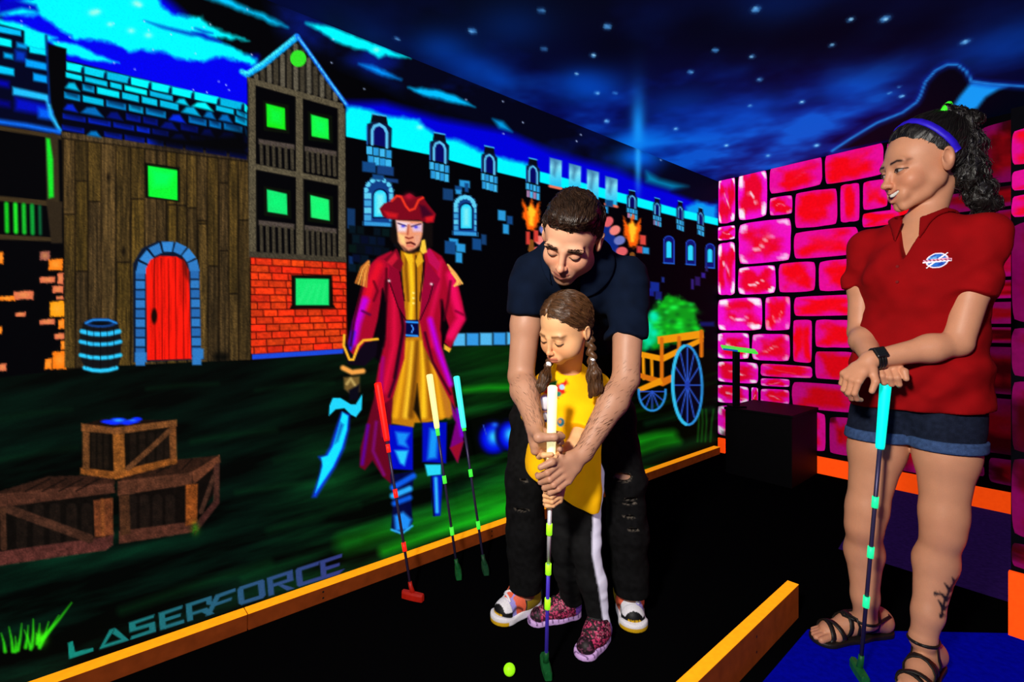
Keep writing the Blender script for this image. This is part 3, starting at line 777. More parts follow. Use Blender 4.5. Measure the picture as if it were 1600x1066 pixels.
boot = m.motif('painted_boots', pir)
m.poly([(610, 742), (648, 736), (642, 780), (645, 815), (640, 828), (620, 834), (611, 825), (614, 790)], (2, 6, 60), soft=3)
m.line([(614, 762), (646, 744)], 9, (10, 90, 230), soft=5); m.line([(614, 775), (640, 764)], 9, (40, 170, 250), soft=5); m.line([(616, 787), (640, 778)], 8, (10, 90, 220), soft=5); m.poly([(616, 806), (630, 800), (643, 812), (638, 828), (618, 830)], (30, 140, 245), soft=6); m.line([(612, 828), (628, 834), (644, 822)], 3, (50, 180, 255), soft=3)
m.poly([(664, 726), (689, 726), (689, 742), (668, 744)], (40, 215, 245), soft=3); m.poly([(673, 744), (692, 742), (688, 806), (677, 807)], (0, 20, 190), soft=3); m.line([(681, 748), (683, 800)], 5, (50, 190, 255), soft=4); m.line([(674, 745), (678, 806)], 2, (2, 2, 20))
# tunic skirt
tun = m.motif('painted_tunic', pir)
m.poly([(625, 375), (660, 372), (662, 520), (668, 560), (700, 600), (707, 648), (690, 656), (668, 660), (648, 661), (646, 668), (612, 662), (614, 620), (628, 560), (634, 520)], (190, 120, 14), soft=3)
for x0, x1, c in ((632, 618, (240, 170, 20)), (640, 634, (245, 190, 40)), (648, 642, (120, 70, 8)), (655, 662, (250, 195, 30)), (660, 675, (150, 85, 10)), (666, 690, (240, 165, 25)), (672, 701, (190, 115, 30))):
    m.line([(x0 + 4, 535), ((x0 + x1) / 2 + 3, 590), (x1, 650)], 5, c, soft=6, w2=9)
m.poly([(646, 640), (652, 600), (658, 660)], (20, 10, 2), soft=4)
m.line([(641, 400), (644, 450), (642, 500)], 7, (250, 200, 30), soft=5); m.line([(650, 400), (651, 500)], 2.5, (60, 34, 4), soft=2.5); m.line([(636, 385), (634, 420), (638, 470)], 3, (120, 70, 6), soft=4)
m.poly([(631, 396), (640, 415), (646, 408), (641, 390)], (245, 190, 30), soft=2); m.poly([(656, 392), (662, 408), (652, 418), (649, 408)], (230, 170, 30), soft=2)
for y in (458, 466, 474): m.blob(646, y, 1.6, 1.6, (255, 245, 150))
belt = m.motif('painted_belt', pir)
m.poly([(632, 500), (654, 500), (655, 526), (634, 527)], (2, 4, 60), soft=2); m.line([(634, 503), (652, 504)], 3, (40, 150, 250), soft=2); m.line([(635, 524), (652, 525)], 3, (40, 150, 250), soft=2); m.line([(643, 508), (646, 514), (643, 520)], 2, (70, 150, 255))
# coat body and sleeves
m.cur = coat
m.poly([(612, 392), (590, 402), (572, 420), (562, 460), (552, 500), (552, 530), (545, 548), (560, 562), (577, 550), (590, 500), (598, 450), (603, 470), (602, 520), (592, 570), (585, 612), (590, 640), (614, 620), (632, 560), (634, 500), (628, 450), (622, 420)], CR, soft=3)
m.poly([(660, 380), (690, 400), (714, 440), (722, 470), (727, 500), (716, 520), (704, 545), (694, 535), (702, 512), (690, 480), (690, 540), (705, 600), (712, 640), (700, 620), (676, 570), (662, 540), (655, 500), (662, 450), (664, 410)], CR, soft=3)
m.line([(592, 415), (578, 450), (570, 480)], 14, (225, 12, 40), soft=9); m.line([(570, 470), (558, 505), (552, 535)], 12, (190, 0, 215), soft=8); m.line([(552, 520), (547, 545)], 6, (40, 20, 220), soft=6)
m.line([(612, 420), (616, 470), (616, 540), (600, 610)], 9, (215, 10, 60), soft=8); m.line([(604, 440), (600, 500), (598, 540)], 5, (50, 0, 14), soft=6); m.line([(626, 450), (630, 520), (618, 590), (608, 620)], 4, (40, 0, 30), soft=4)
m.line([(598, 560), (594, 620)], 6, (160, 0, 110), soft=6)
m.line([(704, 430), (712, 470), (720, 498), (704, 525)], 13, PK, soft=8); m.line([(688, 410), (684, 450), (672, 500), (676, 540)], 7, (210, 10, 70), soft=7); m.line([(672, 500), (684, 545), (704, 600)], 8, (185, 0, 215), soft=7); m.line([(690, 470), (694, 520)], 4, (40, 0, 14), soft=5)
m.poly([(597, 452), (604, 470), (602, 530), (593, 566), (582, 556), (586, 530), (594, 495)], (4, 0, 6), soft=5)
m.poly([(691, 472), (699, 512), (694, 534), (688, 515)], (6, 0, 4), soft=4)
m.line([(572, 424), (563, 462), (554, 500), (548, 540)], 3, (50, 0, 16), soft=4); m.line([(604, 420), (603, 470)], 2.5, (60, 0, 14), soft=4); m.line([(622, 470), (630, 510), (616, 590)], 3, (30, 0, 12), soft=4); m.line([(664, 520), (676, 566), (704, 616)], 3, (40, 0, 20), soft=4)
m.line([(704, 440), (700, 470), (694, 500)], 3, (70, 0, 20), soft=5); m.line([(584, 440), (590, 455), (584, 470)], 3, (90, 0, 20), soft=4); m.line([(566, 486), (578, 492)], 3, (80, 0, 60), soft=4); m.line([(712, 486), (724, 492)], 3, (120, 0, 40), soft=4)
# lapels and collar
m.poly([(600, 405), (620, 388), (630, 412), (626, 425), (606, 412)], (120, 6, 30), soft=2); m.poly([(604, 410), (618, 394), (622, 404), (612, 416)], (200, 20, 50), soft=3)
m.poly([(662, 376), (676, 394), (688, 412), (684, 424), (670, 410)], (190, 12, 80), soft=2); m.poly([(608, 414), (626, 424), (631, 470), (634, 500), (622, 480), (607, 436)], (140, 4, 40), soft=2.5); m.poly([(668, 410), (688, 436), (672, 470), (656, 505), (658, 460)], (150, 4, 50), soft=2.5)
m.line([(607, 436), (622, 480), (634, 500)], 1.6, (24, 0, 8)); m.line([(677, 444), (670, 470), (656, 500)], 1.6, (24, 0, 8)); m.line([(625, 425), (632, 470)], 2, (30, 0, 10)); m.line([(662, 412), (656, 470)], 2, (30, 0, 10))
m.blob(608, 439, 2, 2, (255, 235, 240)); m.blob(674, 444, 2, 2, (255, 235, 240))
ep = m.motif('painted_epaulettes', pir)
for i in range(5):
    m.line([(576, 408 + i * 2), (565 + i * 2, 418 + i * 3), (556 + i * 4, 442 + i * 1.5)], 3.2, (240, 160, 70) if i % 2 else (200, 110, 40), soft=1.8)
    m.line([(700 + i * 1.5, 414 + i * 3), (712 + i, 428 + i * 3), (722 - i * 3, 443 + i)], 3, (240, 150, 80) if i % 2 else (250, 190, 90), soft=1.8)
# cuff, gauntlet, sword hand
cf = m.motif('painted_cuff', pir)
m.poly([(538, 526), (545, 545), (552, 560), (562, 545), (570, 535), (590, 532), (588, 555), (570, 572), (545, 570), (536, 552)], (12, 4, 20), soft=3)
m.line([(538, 524), (537, 540), (546, 562), (552, 562), (560, 540), (568, 532), (590, 530)], 4, (245, 180, 40), soft=2); m.line([(536, 575), (550, 582), (567, 580)], 8, (240, 160, 70), soft=4)
m.poly([(537, 590), (562, 588), (562, 612), (550, 618), (538, 608)], (110, 85, 40), soft=4); m.line([(542, 600), (548, 592), (556, 604)], 4, (190, 160, 90), soft=4); m.poly([(545, 610), (562, 600), (560, 625), (546, 626)], (6, 6, 20), soft=4)
m.poly([(694, 538), (705, 545), (702, 551), (694, 546)], (245, 180, 50), soft=2)
sw = m.motif('painted_cutlass', pir)
m.poly([(514, 650), (515, 634), (520, 622), (532, 622), (548, 632), (556, 632), (566, 616), (565, 640), (556, 652), (548, 648), (538, 638), (524, 640)], (30, 210, 250), soft=2)
m.poly([(534, 644), (546, 648), (545, 670), (538, 700), (524, 730), (510, 752), (494, 777), (488, 777), (500, 740), (503, 722), (498, 714), (508, 712), (516, 698), (524, 672)], (10, 60, 240), soft=6)
m.poly([(535, 644), (544, 650), (542, 672), (534, 700), (520, 730), (505, 752), (493, 770), (504, 728), (502, 715), (512, 712), (520, 698), (528, 672)], (20, 225, 255), soft=3)
m.poly([(532, 660), (537, 664), (528, 690), (523, 694)], (10, 100, 190), soft=5)
# hair, face, hat
m.motif('painted_hair', pir)
m.poly([(612, 342), (660, 345), (676, 350), (676, 385), (664, 392), (640, 396), (622, 390), (610, 374)], (14, 8, 8), soft=4)
fc = m.motif('painted_face', pir)
m.poly([(619, 344), (660, 346), (660, 366), (655, 384), (642, 394), (632, 392), (622, 378)], (235, 150, 110), soft=3)
m.poly([(619, 345), (640, 348), (634, 362), (622, 362)], (240, 215, 225), soft=5); m.poly([(641, 350), (660, 350), (659, 362), (646, 362)], (225, 190, 220), soft=5); m.poly([(622, 365), (632, 368), (634, 384), (626, 380)], (250, 205, 130), soft=5); m.poly([(648, 368), (657, 366), (654, 382), (646, 388)], (230, 160, 130), soft=5)
m.line([(622, 349), (634, 353)], 2, (60, 30, 60), soft=2); m.line([(643, 354), (657, 350)], 2, (60, 30, 60), soft=2); m.blob(630, 353.5, 3, 2.2, (60, 60, 220)); m.blob(650, 355, 3, 2.2, (60, 60, 220))
m.line([(638, 352), (637, 366)], 2.4, (170, 70, 50), soft=3); m.line([(634, 371), (639, 373), (645, 371)], 2.2, (130, 40, 30), soft=2); m.line([(636, 380), (642, 379), (648, 382)], 3, (90, 20, 20), soft=2); m.line([(636, 384), (646, 385)], 2.6, (220, 110, 90), soft=2); m.poly([(628, 384), (638, 392), (650, 388), (656, 380), (648, 396), (636, 396)], (40, 18, 14), soft=4, a=.8)
m.poly([(659, 376), (664, 374), (667, 394), (661, 397), (656, 392)], (250, 200, 60), soft=2)
hat = m.motif('painted_hat', pir)
m.poly([(593, 326), (600, 318), (612, 314), (624, 304), (632, 306), (640, 302), (650, 308), (660, 306), (668, 318), (681, 334), (678, 348), (668, 349), (655, 344), (625, 344), (606, 342), (598, 338)], (120, 6, 26), soft=2)
m.blob(639, 307, 7, 5, (190, 20, 50), a=.9); m.poly([(600, 330), (622, 334), (620, 341), (606, 340)], (200, 20, 30), soft=5); m.poly([(664, 338), (679, 336), (676, 346), (666, 347)], (210, 20, 30), soft=4); m.poly([(655, 320), (664, 322), (676, 336), (660, 340)], (60, 2, 30), soft=5)
m.line([(612, 314), (620, 306), (627, 308), (634, 322), (640, 329), (648, 326), (654, 313), (661, 309)], 3.6, (235, 50, 30), soft=2)

# ---- lettering along the foot of the wall: strokes in a box of 1 x 1 per letter
lt = m.motif('painted_lettering')
W0, W1p = np.array([108, 1030.0]), np.array([532, 897.0])     # baseline ends in the photo
TOP0, TOP1 = np.array([106, 1004.0]), np.array([529, 867.0])
def gl(x, y):
    b = W0 + (W1p - W0) * x; t = TOP0 + (TOP1 - TOP0) * x
    return tuple(b + (t - b) * y)
lc = rampu([(105, (16, 134, 118)), (250, (28, 106, 114)), (380, (40, 82, 118)), (530, (48, 56, 124))])
def stroke(pts): m.poly([gl(*p) for p in pts], lc, soft=1.6)
def letter(x0, w, polys):
    for p in polys: stroke([(x0 + w * a, b) for a, b in p])
lw = 0.095
letter(0.0, .09, [[(0, .95), (.2, .99), (.26, .30), (1, .22), (1.0, .02), (0, 0)]])
letter(.11, .105, [[(0, 0), (.42, .95), (.62, .95), (.22, .2), (.78, .2), (.5, .68), (.62, .95), (1.06, 0)]])
letter(.225, .095, [[(0, 1), (1, 1), (.96, .82), (.25, .8), (.25, .62), (1, .6), (1, 0), (0, 0), (.05, .18), (.76, .2), (.76, .4), (0, .42)]])
letter(.335, .09, [[(0, 1), (1, 1), (.95, .82), (.25, .8), (.25, 0), (0, 0)], [(.2, .6), (.9, .58), (.86, .42), (.2, .4)], [(.2, .2), (1, .2), (1, 0), (.2, 0)]])
letter(.435, .1, [[(0, 1), (.95, 1), (.95, .82), (.22, .8), (.22, 0), (0, 0)], [(.95, 1), (.95, .5), (.75, .6), (.75, .9)], [(.2, .45), (.75, .45), (1.0, 0), (.78, 0), (.55, .28), (.2, .28)]])
letter(.51, .1, [[(.35, .98), (1.1, 1.0), (1.08, .82), (.5, .78), (.12, 0), (-.08, 0)], [(.3, .55), (.95, .58), (.9, .42), (.25, .38)]])
letter(.625, .1, [[(.1, 1), (.95, 1), (1, .9), (1, .82), (.22, .8), (.22, .1), (.1, 0), (0, .12), (0, .88)], [(1, .9), (1, .12), (.9, 0), (.1, 0), (.1, .2), (.76, .2), (.76, .85)]])
letter(.735, .095, [[(0, 1), (1, 1), (1, .82), (.22, .8), (.22, 0), (0, 0)], [(1, 1), (1, .42), (.2, .42), (.2, .6), (.76, .6), (.76, .9)], [(.55, .42), (1.02, 0), (.72, 0), (.4, .42)]])
letter(.84, .09, [[(.08, 1), (1, 1), (.95, .8), (.25, .8), (.25, .2), (1, .2), (1.04, 0), (.08, 0), (0, .1), (0, .9)]])
letter(.93, .08, [[(0, 1), (1.05, 1), (1, .82), (.25, .8), (.25, 0), (0, 0)], [(.2, .6), (.9, .58), (.86, .42), (.2, .4)], [(.2, .2), (1.1, .2), (.8, 0), (.2, 0)]])

MU.build(PAINT, wall_left, {
    'painted_night_sky': 'painted blue night sky with cyan clouds', 'painted_castle': 'painted black castle with blue turrets and windows', 'painted_meadow': 'painted dark green meadow',
    'painted_stone_house': 'painted dark house with blue roof and orange stones', 'painted_barn': 'painted timber barn with a red arched door', 'painted_tall_house': 'painted tall timber house over red brick',
    'painted_barrel': 'painted barrel with blue hoops', 'painted_swordsman': 'painted swordsman in a red coat and three-cornered hat', 'painted_cart': 'painted hay cart with blue wheels', 'painted_lettering': 'teal and blue lettering along the foot of the mural'})
# ------------------------------------------------------------------ ceiling with a painted night sky
ceiling = box_mesh('ceiling', (-3.0, -1.6, CEIL), (8, 0, 0), (0, 7.2, 0), (0, 0, 0.06), M_BLACKWALL)
tag(ceiling, 'low ceiling painted as a starry deep blue night sky', 'ceiling', kind='structure')
gx = np.concatenate([np.arange(-2.9, -1.2, 0.05), np.arange(-1.2, 3.0, 0.013), np.arange(3.0, 4.9, 0.05)])
gy = np.concatenate([np.arange(-1.5, 1.3, 0.05), np.arange(1.3, 4.1, 0.013), np.arange(4.1, 5.5, 0.05)])
GX, GY = np.meshgrid(gx, gy)
CE = Mural(np.stack([GX, GY, np.full_like(GX, CEIL - 0.0015)], -1))
m = CE
X_, Y_ = GX.ravel(), GY.ravel()
csky = m.motif('painted_starry_sky')
n1 = fbm(X_ * 1.7 + 3, Y_ * 1.7, 2, 5); n2 = fbm(X_ * 3.6, Y_ * 3.6 + 8, 9, 4)
cl = np.clip((0.65 * n1 + 0.35 * n2 - 0.46) * 4.2, 0, 1)
lift = np.clip((Y_ - 1.65) / 1.0, 0, 1) * np.clip(1.2 - np.abs(X_ - 1.15) * .32, .3, 1)
b = (0.20 + 0.54 * cl) * (0.16 + 0.84 * lift)
m.C[:] = np.stack([0.012 + 0.015 * cl * lift, 0.02 + 0.30 * cl ** 1.4 * lift, 0.05 + b], -1)
m.ID[:] = csky
def pix(u, v):                        # blobs are laid out on the ceiling itself
    Y = (CEIL - CAMH) * F / (CY - v); return (u - CX) / F * Y, Y
def cblob(u, v, r, col, a, ry=None, ang=0.0):
    x, y = pix(u, v); ry = ry or r
    c, s = math.cos(ang), math.sin(ang)
    dx, dy = X_ - x, Y_ - y
    q = ((dx * c + dy * s) / r) ** 2 + ((-dx * s + dy * c) / ry) ** 2
    al = np.exp(-q)[:, None] * a
    m.C[:] = m.C * (1 - al) + np.array(col) / 255.0 * al
for (u, v, r, a) in ((925, 140, .16, .7), (905, 125, .12, .5), (1180, 170, .2, .45), (1130, 200, .2, .5), (1325, 140, .14, .55), (1060, 165, .2, .4), (690, 75, .13, .5), (740, 105, .12, .45), (780, 125, .08, .5), (1560, 75, .2, .4), (800, 40, .15, .25), (1000, 225, .3, .6), (1210, 20, .16, .3)):
    cblob(u, v, r, (2, 78, 205), a)
for (u, v, r) in ((1250, 55, .22), (1100, 40, .18), (960, 70, .14), (1420, 50, .18), (1160, 60, .15), (1300, 60, .2)):
    cblob(u, v, r, (1, 2, 18), .7)
for i, (u, v, r, a) in enumerate(((738, 48, .014, 1), (846, 16, .012, .8), (949, 41, .014, 1), (927, 86, .012, .9), (850, 76, .012, .7), (901, 115, .010, .6), (1079, 112, .012, .9), (933, 145, .012, .9), (961, 145, .010, .8), (948, 189, .016, .9), (883, 205, .02, .9), (1181, 14, .015, 1), (1383, 29, .017, 1), (1329, 30, .012, .8),
                                  (1175, 88, .012, .7), (1300, 70, .012, .6), (1118, 78, .011, .7), (1187, 124, .014, .6), (1508, 65, .016, .9), (1253, 159, .014, .9), (1409, 150, .013, 1), (1135, 227, .016, .9), (1276, 227, .02, .9), (1200, 243, .02, .6), (1117, 78, .01, .6), (1056, 201, .016, .7), (620, 60, .01, .6), (668, 120, .01, .6), (1172, 165, .012, .6), (1390, 145, .01, .6), (1405, 135, .008, .6))):
    xx, yy = pix(u, v); an_ = -math.atan2(xx, yy); st_ = min(2.6, yy / (CEIL - CAMH) * .9)
    cblob(u, v, r * .8, (70, 165, 255), a, r * .8 * st_, an_); cblob(u, v, r * .4, (160, 220, 255), a, r * .4 * st_, an_)
# four-pointed star above the castle
xs0, ys0 = pix(997, 231)
cblob(997, 222, .16, (4, 120, 235), .9)
sa = -math.atan2(xs0, ys0)
cblob(997, 200, .035, (20, 150, 250), .9, .42, sa)
cblob(997, 226, .4, (10, 120, 235), .5, .05, sa)
# dark hilltop with a glowing rim, spreading over the ceiling beside the end wall
hill = m.motif('painted_dark_hill')
HP = [(1300, 236), (1330, 216), (1370, 192), (1410, 176), (1432, 160), (1438, 150), (1446, 128), (1462, 110), (1480, 101), (1496, 101), (1510, 112), (1518, 127), (1545, 131), (1600, 135), (1700, 140), (1700, 190), (1600, 178)]
m.poly(HP, (1, 3, 16), soft=3)
m.poly([(1518, 128), (1545, 131), (1575, 135), (1560, 140), (1540, 152), (1526, 170), (1500, 175), (1488, 168), (1500, 150), (1510, 138)], (20, 150, 245), soft=7)
for w, c, sft in ((5, (6, 40, 170), 14), (2.4, (40, 160, 250), 4)):
    m.line(HP[:15], w, c, soft=sft, a=.9)
CE.build(PAINT_SKY, ceiling, {'painted_dark_hill': 'painted dark hilltop with a glowing blue rim'})
# ------------------------------------------------------------------ end wall of painted stones, each a slightly proud piece
def vq(x0, x1, ya, yb):
    k = (x0 - 177) / (x1 - 177)
    return [(x0, 505 + (ya - 505) * k), (x1, ya), (x1, yb), (x0, 505 + (yb - 505) * k)]
def za(*p): return [(1110 + .2814 * x, 220 + .2814 * y) for x, y in p]
def zb(*p): return [(1110 + .2814 * x, 470 + .2814 * y) for x, y in p]
STONES = [za((45, 205), (138, 190), (138, 450), (45, 462)), za((155, 180), (315, 158), (315, 420), (155, 448)), za((330, 150), (620, 80), (620, 245), (330, 300)), za((638, 75), (960, 0), (960, 190), (638, 245)),
    za((330, 318), (455, 300), (455, 405), (330, 418)), za((470, 290), (705, 260), (705, 465), (470, 490)), za((722, 248), (828, 232), (828, 445), (722, 455)), za((848, 230), (980, 210), (985, 365), (848, 388)),
    za((42, 480), (138, 468), (138, 545), (42, 557)), za((42, 572), (138, 560), (138, 855), (42, 858)), za((158, 462), (448, 425), (445, 665), (158, 690)), za((465, 510), (820, 472), (820, 630), (465, 660)), za((845, 405), (1100, 372), (1100, 450), (845, 485)),
    za((155, 705), (362, 688), (362, 848), (155, 855)), za((380, 682), (583, 668), (583, 835), (380, 845)), za((603, 670), (860, 645), (860, 825), (603, 838)), za((42, 880), (288, 868), (288, 1052), (42, 1055)), za((305, 868), (445, 862), (443, 1052), (305, 1055)), za((465, 868), (860, 850), (860, 968), (465, 975)),
    zb((38, 180), (216, 178), (216, 325), (38, 320)), zb((232, 185), (442, 185), (440, 338), (232, 328)), zb((460, 105), (565, 105), (562, 348), (460, 340)), zb((583, 105), (800, 108), (800, 262), (583, 258)), zb((583, 280), (800, 285), (800, 445), (583, 432)),
    zb((40, 335), (265, 345), (265, 462), (40, 450)), zb((280, 348), (565, 365), (565, 432), (280, 418)), zb((280, 430), (440, 436), (440, 480), (280, 472)), zb((38, 465), (213, 478), (213, 570), (38, 565)), zb((228, 480), (265, 485), (265, 572), (228, 570)), zb((280, 488), (438, 495), (438, 580), (280, 572)),
    zb((455, 448), (830, 475), (830, 628), (455, 592)), zb((38, 580), (280, 592), (280, 772), (38, 745)), zb((300, 594), (440, 602), (440, 800), (300, 775)), zb((460, 606), (640, 626), (640, 842), (460, 805)), zb((662, 642), (830, 658), (830, 868), (662, 848)),
    vq(1385, 1450, 208, 300), vq(1455, 1524, 196, 290), vq(1530, 1650, 172, 272), vq(1455, 1650, 279, 312), vq(1392, 1450, 306, 346), vq(1455, 1650, 318, 337), vq(1350, 1420, 352, 400), vq(1425, 1650, 344, 377), vq(1360, 1650, 383, 428), vq(1360, 1650, 434, 464),
    vq(1345, 1500, 470, 506), vq(1505, 1650, 470, 506), vq(1345, 1480, 512, 580), vq(1485, 1650, 512, 538), vq(1485, 1650, 545, 622), vq(1345, 1480, 586, 632), vq(1352, 1480, 640, 748), vq(1485, 1650, 630, 722), vq(1485, 1538, 728, 745), vq(1545, 1650, 730, 772)]
def paint_stone(A, B, quad, dull):
    """A, B in -1..1 across the stone: red heart, magenta rim, white corners and streaks on the stones further left"""
    cu = np.mean([p[0] for p in quad]); cv = np.mean([p[1] for p in quad])
    sd = int(cu * 3 + cv)
    n = fbm(A * 1.3 + sd, B * 1.3 + sd * .37, sd % 40, 3)
    rim = np.clip((np.maximum(np.abs(A), np.abs(B)) + (n - .5) * 1.1 - .48) * 2.6, 0, 1)[..., None]
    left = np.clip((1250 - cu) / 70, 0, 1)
    core = np.array([238, 4, 46]) * left + np.array([246, 4, 22]) * (1 - left)
    edge = np.array([246, 14, 214]) * left + np.array([232, 8, 150]) * (1 - left)
    c = core * (1 - rim) + edge * rim
    sw = np.clip((n - .56) * 9, 0, 1)[..., None] * .7 * (.3 + .7 * left)
    c = c * (1 - sw) + np.array([244, 24, 150 + 40 * left]) * sw
    if left > 0.02:
        n3 = fbm(A * 2.1 + sd * .7, B * 2.1 + 3, (sd + 9) % 40, 2)
        cor = np.clip((np.abs(A) ** 2 * np.abs(B) ** 2 * 2.2 + (n3 - .5) * 1.0 - .45) * 5, 0, 1) * (np.maximum(np.abs(A), np.abs(B)) < .93)
        strk = np.clip(1 - np.abs(B - .25 * np.sin(A * 4 + sd) - .1 - .5 * (n3 - .5)) * 9, 0, 1) * (np.abs(A) < .42)
        wmask = np.clip(cor + strk * .9, 0, 1)[..., None] * left
        c = c * (1 - wmask) + np.array([255, 240, 255]) * wmask
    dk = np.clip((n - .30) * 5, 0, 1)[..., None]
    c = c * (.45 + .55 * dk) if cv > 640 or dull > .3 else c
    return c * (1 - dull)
def make_stone(quad, origin, d, n, parent, dull=0.0, res=16, rel=0.004):
    g = np.linspace(-1, 1, res); B, A = np.meshgrid(g, g)           # A rows across, B down
    A, B = A, B
    k = 1 - 0.07 * (A ** 4) * (B ** 4)
    sd = int(quad[0][0] * 7 + quad[0][1])
    a = (A * k * (1 + .03 * (noise2(B * 2 + sd, A * 0 + 1.5, 3) - .5)) + 1) / 2; b_ = (B * k * (1 + .05 * (noise2(A * 2 + sd, B * 0 + 2.5, 4) - .5)) + 1) / 2
    q = np.array(quad)
    sz = np.array([px_on_wall(origin, d, u, v) for u, v in q])
    pt = (sz[0] * ((1 - a) * (1 - b_))[..., None] + sz[1] * (a * (1 - b_))[..., None] + sz[2] * (a * b_)[..., None] + sz[3] * ((1 - a) * b_)[..., None])
    off = rel * (1 - np.maximum(np.abs(A), np.abs(B)) ** 8)
    P = wall_pt(origin, d, pt[..., 0], np.clip(pt[..., 1], 0.01, CEIL - .002), n, 0.0012 + off)
    idx = np.arange(res * res).reshape(res, res)
    Q = np.stack([idx[:-1, :-1], idx[:-1, 1:], idx[1:, 1:], idx[1:, :-1]], -1).reshape(-1, 4)
    c = lin(np.clip(paint_stone(A, B, quad, dull), 0, 255) / 255.0).reshape(-1, 3)
    return new_mesh('stone', P.reshape(-1, 3), Q, PAINT_RED, parent, c, smooth=True)
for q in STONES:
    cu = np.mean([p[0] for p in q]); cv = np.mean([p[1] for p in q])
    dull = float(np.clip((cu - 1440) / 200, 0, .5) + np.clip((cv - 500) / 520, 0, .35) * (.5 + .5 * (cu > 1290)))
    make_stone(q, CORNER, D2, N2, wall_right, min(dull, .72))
# blue splash painted low on the end wall behind the attendant
SPL = Mural(wall_pt(CORNER, D2, *np.meshgrid(np.arange(.55, 1.75, .006), np.linspace(1.02, .005, 170)), N2, 0.0062))
m = SPL
sp = m.motif('painted_blue_splash')
m.poly([(1336, 618), (1346, 640), (1340, 672), (1333, 690), (1346, 716), (1380, 735), (1410, 752), (1450, 745), (1500, 735), (1512, 758), (1528, 800), (1480, 800), (1420, 772), (1380, 770), (1345, 752), (1322, 738), (1328, 705), (1334, 680), (1328, 655), (1329, 635)], (4, 60, 235), soft=4)
m.poly([(1336, 630), (1342, 645), (1337, 668), (1333, 660), (1331, 642)], (10, 215, 255), soft=4)
m.poly([(1506, 752), (1514, 768), (1520, 790), (1500, 778)], (20, 170, 250), soft=5)
SPL.ID[SPL.ID == 0] = 99
SPL.names = [('x', None), ('painted_blue_splash', None)]
SPL.build(PAINT, wall_right, {'painted_blue_splash': 'blue painted splash on the end wall'})

# partition beside the attendant, running out of the frame
PX = np.array([1.655, 1.635])
wall_partition = struct_wall('wall_partition', 'dark red stone-painted partition at the edge of the frame', PX, D2, N2, 0.0, 1.5, .10, 1.742)
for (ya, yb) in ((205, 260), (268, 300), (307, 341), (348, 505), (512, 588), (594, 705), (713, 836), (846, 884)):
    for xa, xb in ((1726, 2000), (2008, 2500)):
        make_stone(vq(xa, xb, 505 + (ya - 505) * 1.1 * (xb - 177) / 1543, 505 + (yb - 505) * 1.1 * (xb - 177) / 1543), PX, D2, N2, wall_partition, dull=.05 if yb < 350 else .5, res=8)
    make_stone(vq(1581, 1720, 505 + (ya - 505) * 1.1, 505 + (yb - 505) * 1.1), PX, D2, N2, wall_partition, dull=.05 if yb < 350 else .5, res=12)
# ------------------------------------------------------------------ boards, carpet patches, plinth
M_BOARD = mat_plain('orange_lumber_dim_side', rgb(104, 42, 10), rough=.8, spec=.1, noise=.4, scale=25, bump=.2, glow=.38)  # darker copy for the board sides, their weaker blacklight put into the colour
M_BOARDTOP = mat_plain('orange_lumber_lit_top', rgb(255, 150, 14), rough=.8, spec=.1, noise=.18, scale=60, glow=.85)  # brighter copy for board tops, blacklight from above put into colour and glow
M_SKIRT = mat_plain('fluorescent_red_orange_paint', rgb(250, 72, 10), rough=.8, spec=.1, noise=.15, scale=60, glow=.85)
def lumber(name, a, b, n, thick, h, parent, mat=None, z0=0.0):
    """board on edge from a to b (floor xy), thickness along n, with a brighter top strip standing for blacklight from above"""
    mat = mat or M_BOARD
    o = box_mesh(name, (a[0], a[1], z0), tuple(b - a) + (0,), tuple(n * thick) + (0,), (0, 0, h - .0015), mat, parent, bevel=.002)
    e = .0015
    t = box_mesh('lit_top_strip', (a[0], a[1], z0 + h - .0016), tuple(b - a) + (0,), tuple(n * thick) + (0,), (0, 0, e), M_BOARDTOP, o)
    for k in range(2):                                  # nail heads
        L = np.linalg.norm(b - a)
        for s_ in np.arange(.25, L - .1, .8):
            c = a + (b - a) * (s_ / L) + n * (thick + .0006); zc = z0 + h * (.3 + .4 * k)
            dd = (b - a) / L
            ring = [np.array([c[0] + dd[0] * .004 * math.cos(t_), c[1] + dd[1] * .004 * math.cos(t_), zc + .004 * math.sin(t_)]) for t_ in np.linspace(0, 2 * math.pi, 9)[:-1]]
            new_mesh('nail', np.array(ring), [list(range(8))], M_DARK, o)
    return o
M_DARK = mat_plain('dark_metal', (.01, .008, .006), rough=.6, noise=.2)
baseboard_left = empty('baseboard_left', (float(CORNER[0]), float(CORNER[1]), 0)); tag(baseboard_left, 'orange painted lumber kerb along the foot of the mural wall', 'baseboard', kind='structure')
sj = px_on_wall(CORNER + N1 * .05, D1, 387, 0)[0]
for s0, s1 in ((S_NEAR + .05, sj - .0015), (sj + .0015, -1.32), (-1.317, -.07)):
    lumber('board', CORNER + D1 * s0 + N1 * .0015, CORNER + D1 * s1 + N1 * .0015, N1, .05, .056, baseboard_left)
baseboard_right = empty('baseboard_right', (float(CORNER[0]), float(CORNER[1]), 0)); tag(baseboard_right, 'red-orange painted skirting boards along the stone-painted wall', 'baseboard', kind='structure')
for s0, s1, h in ((.012, .07, .115), (.075, 1.02, .115), (1.023, 3.0, .115)):
    a = CORNER + D2 * s0 + N2 * .008
    box_mesh('board', (a[0], a[1], 0), tuple(D2 * (s1 - s0)) + (0,), tuple(N2 * .018) + (0,), (0, 0, h), M_SKIRT, baseboard_right, bevel=.002)
a = PX + D2 * -.004 + N2 * .004
trim_1 = box_mesh('trim_1', (a[0], a[1], 0), tuple(D2 * 1.4) + (0,), tuple(N2 * .02) + (0,), (0, 0, .212), M_SKIRT, None, bevel=.002)
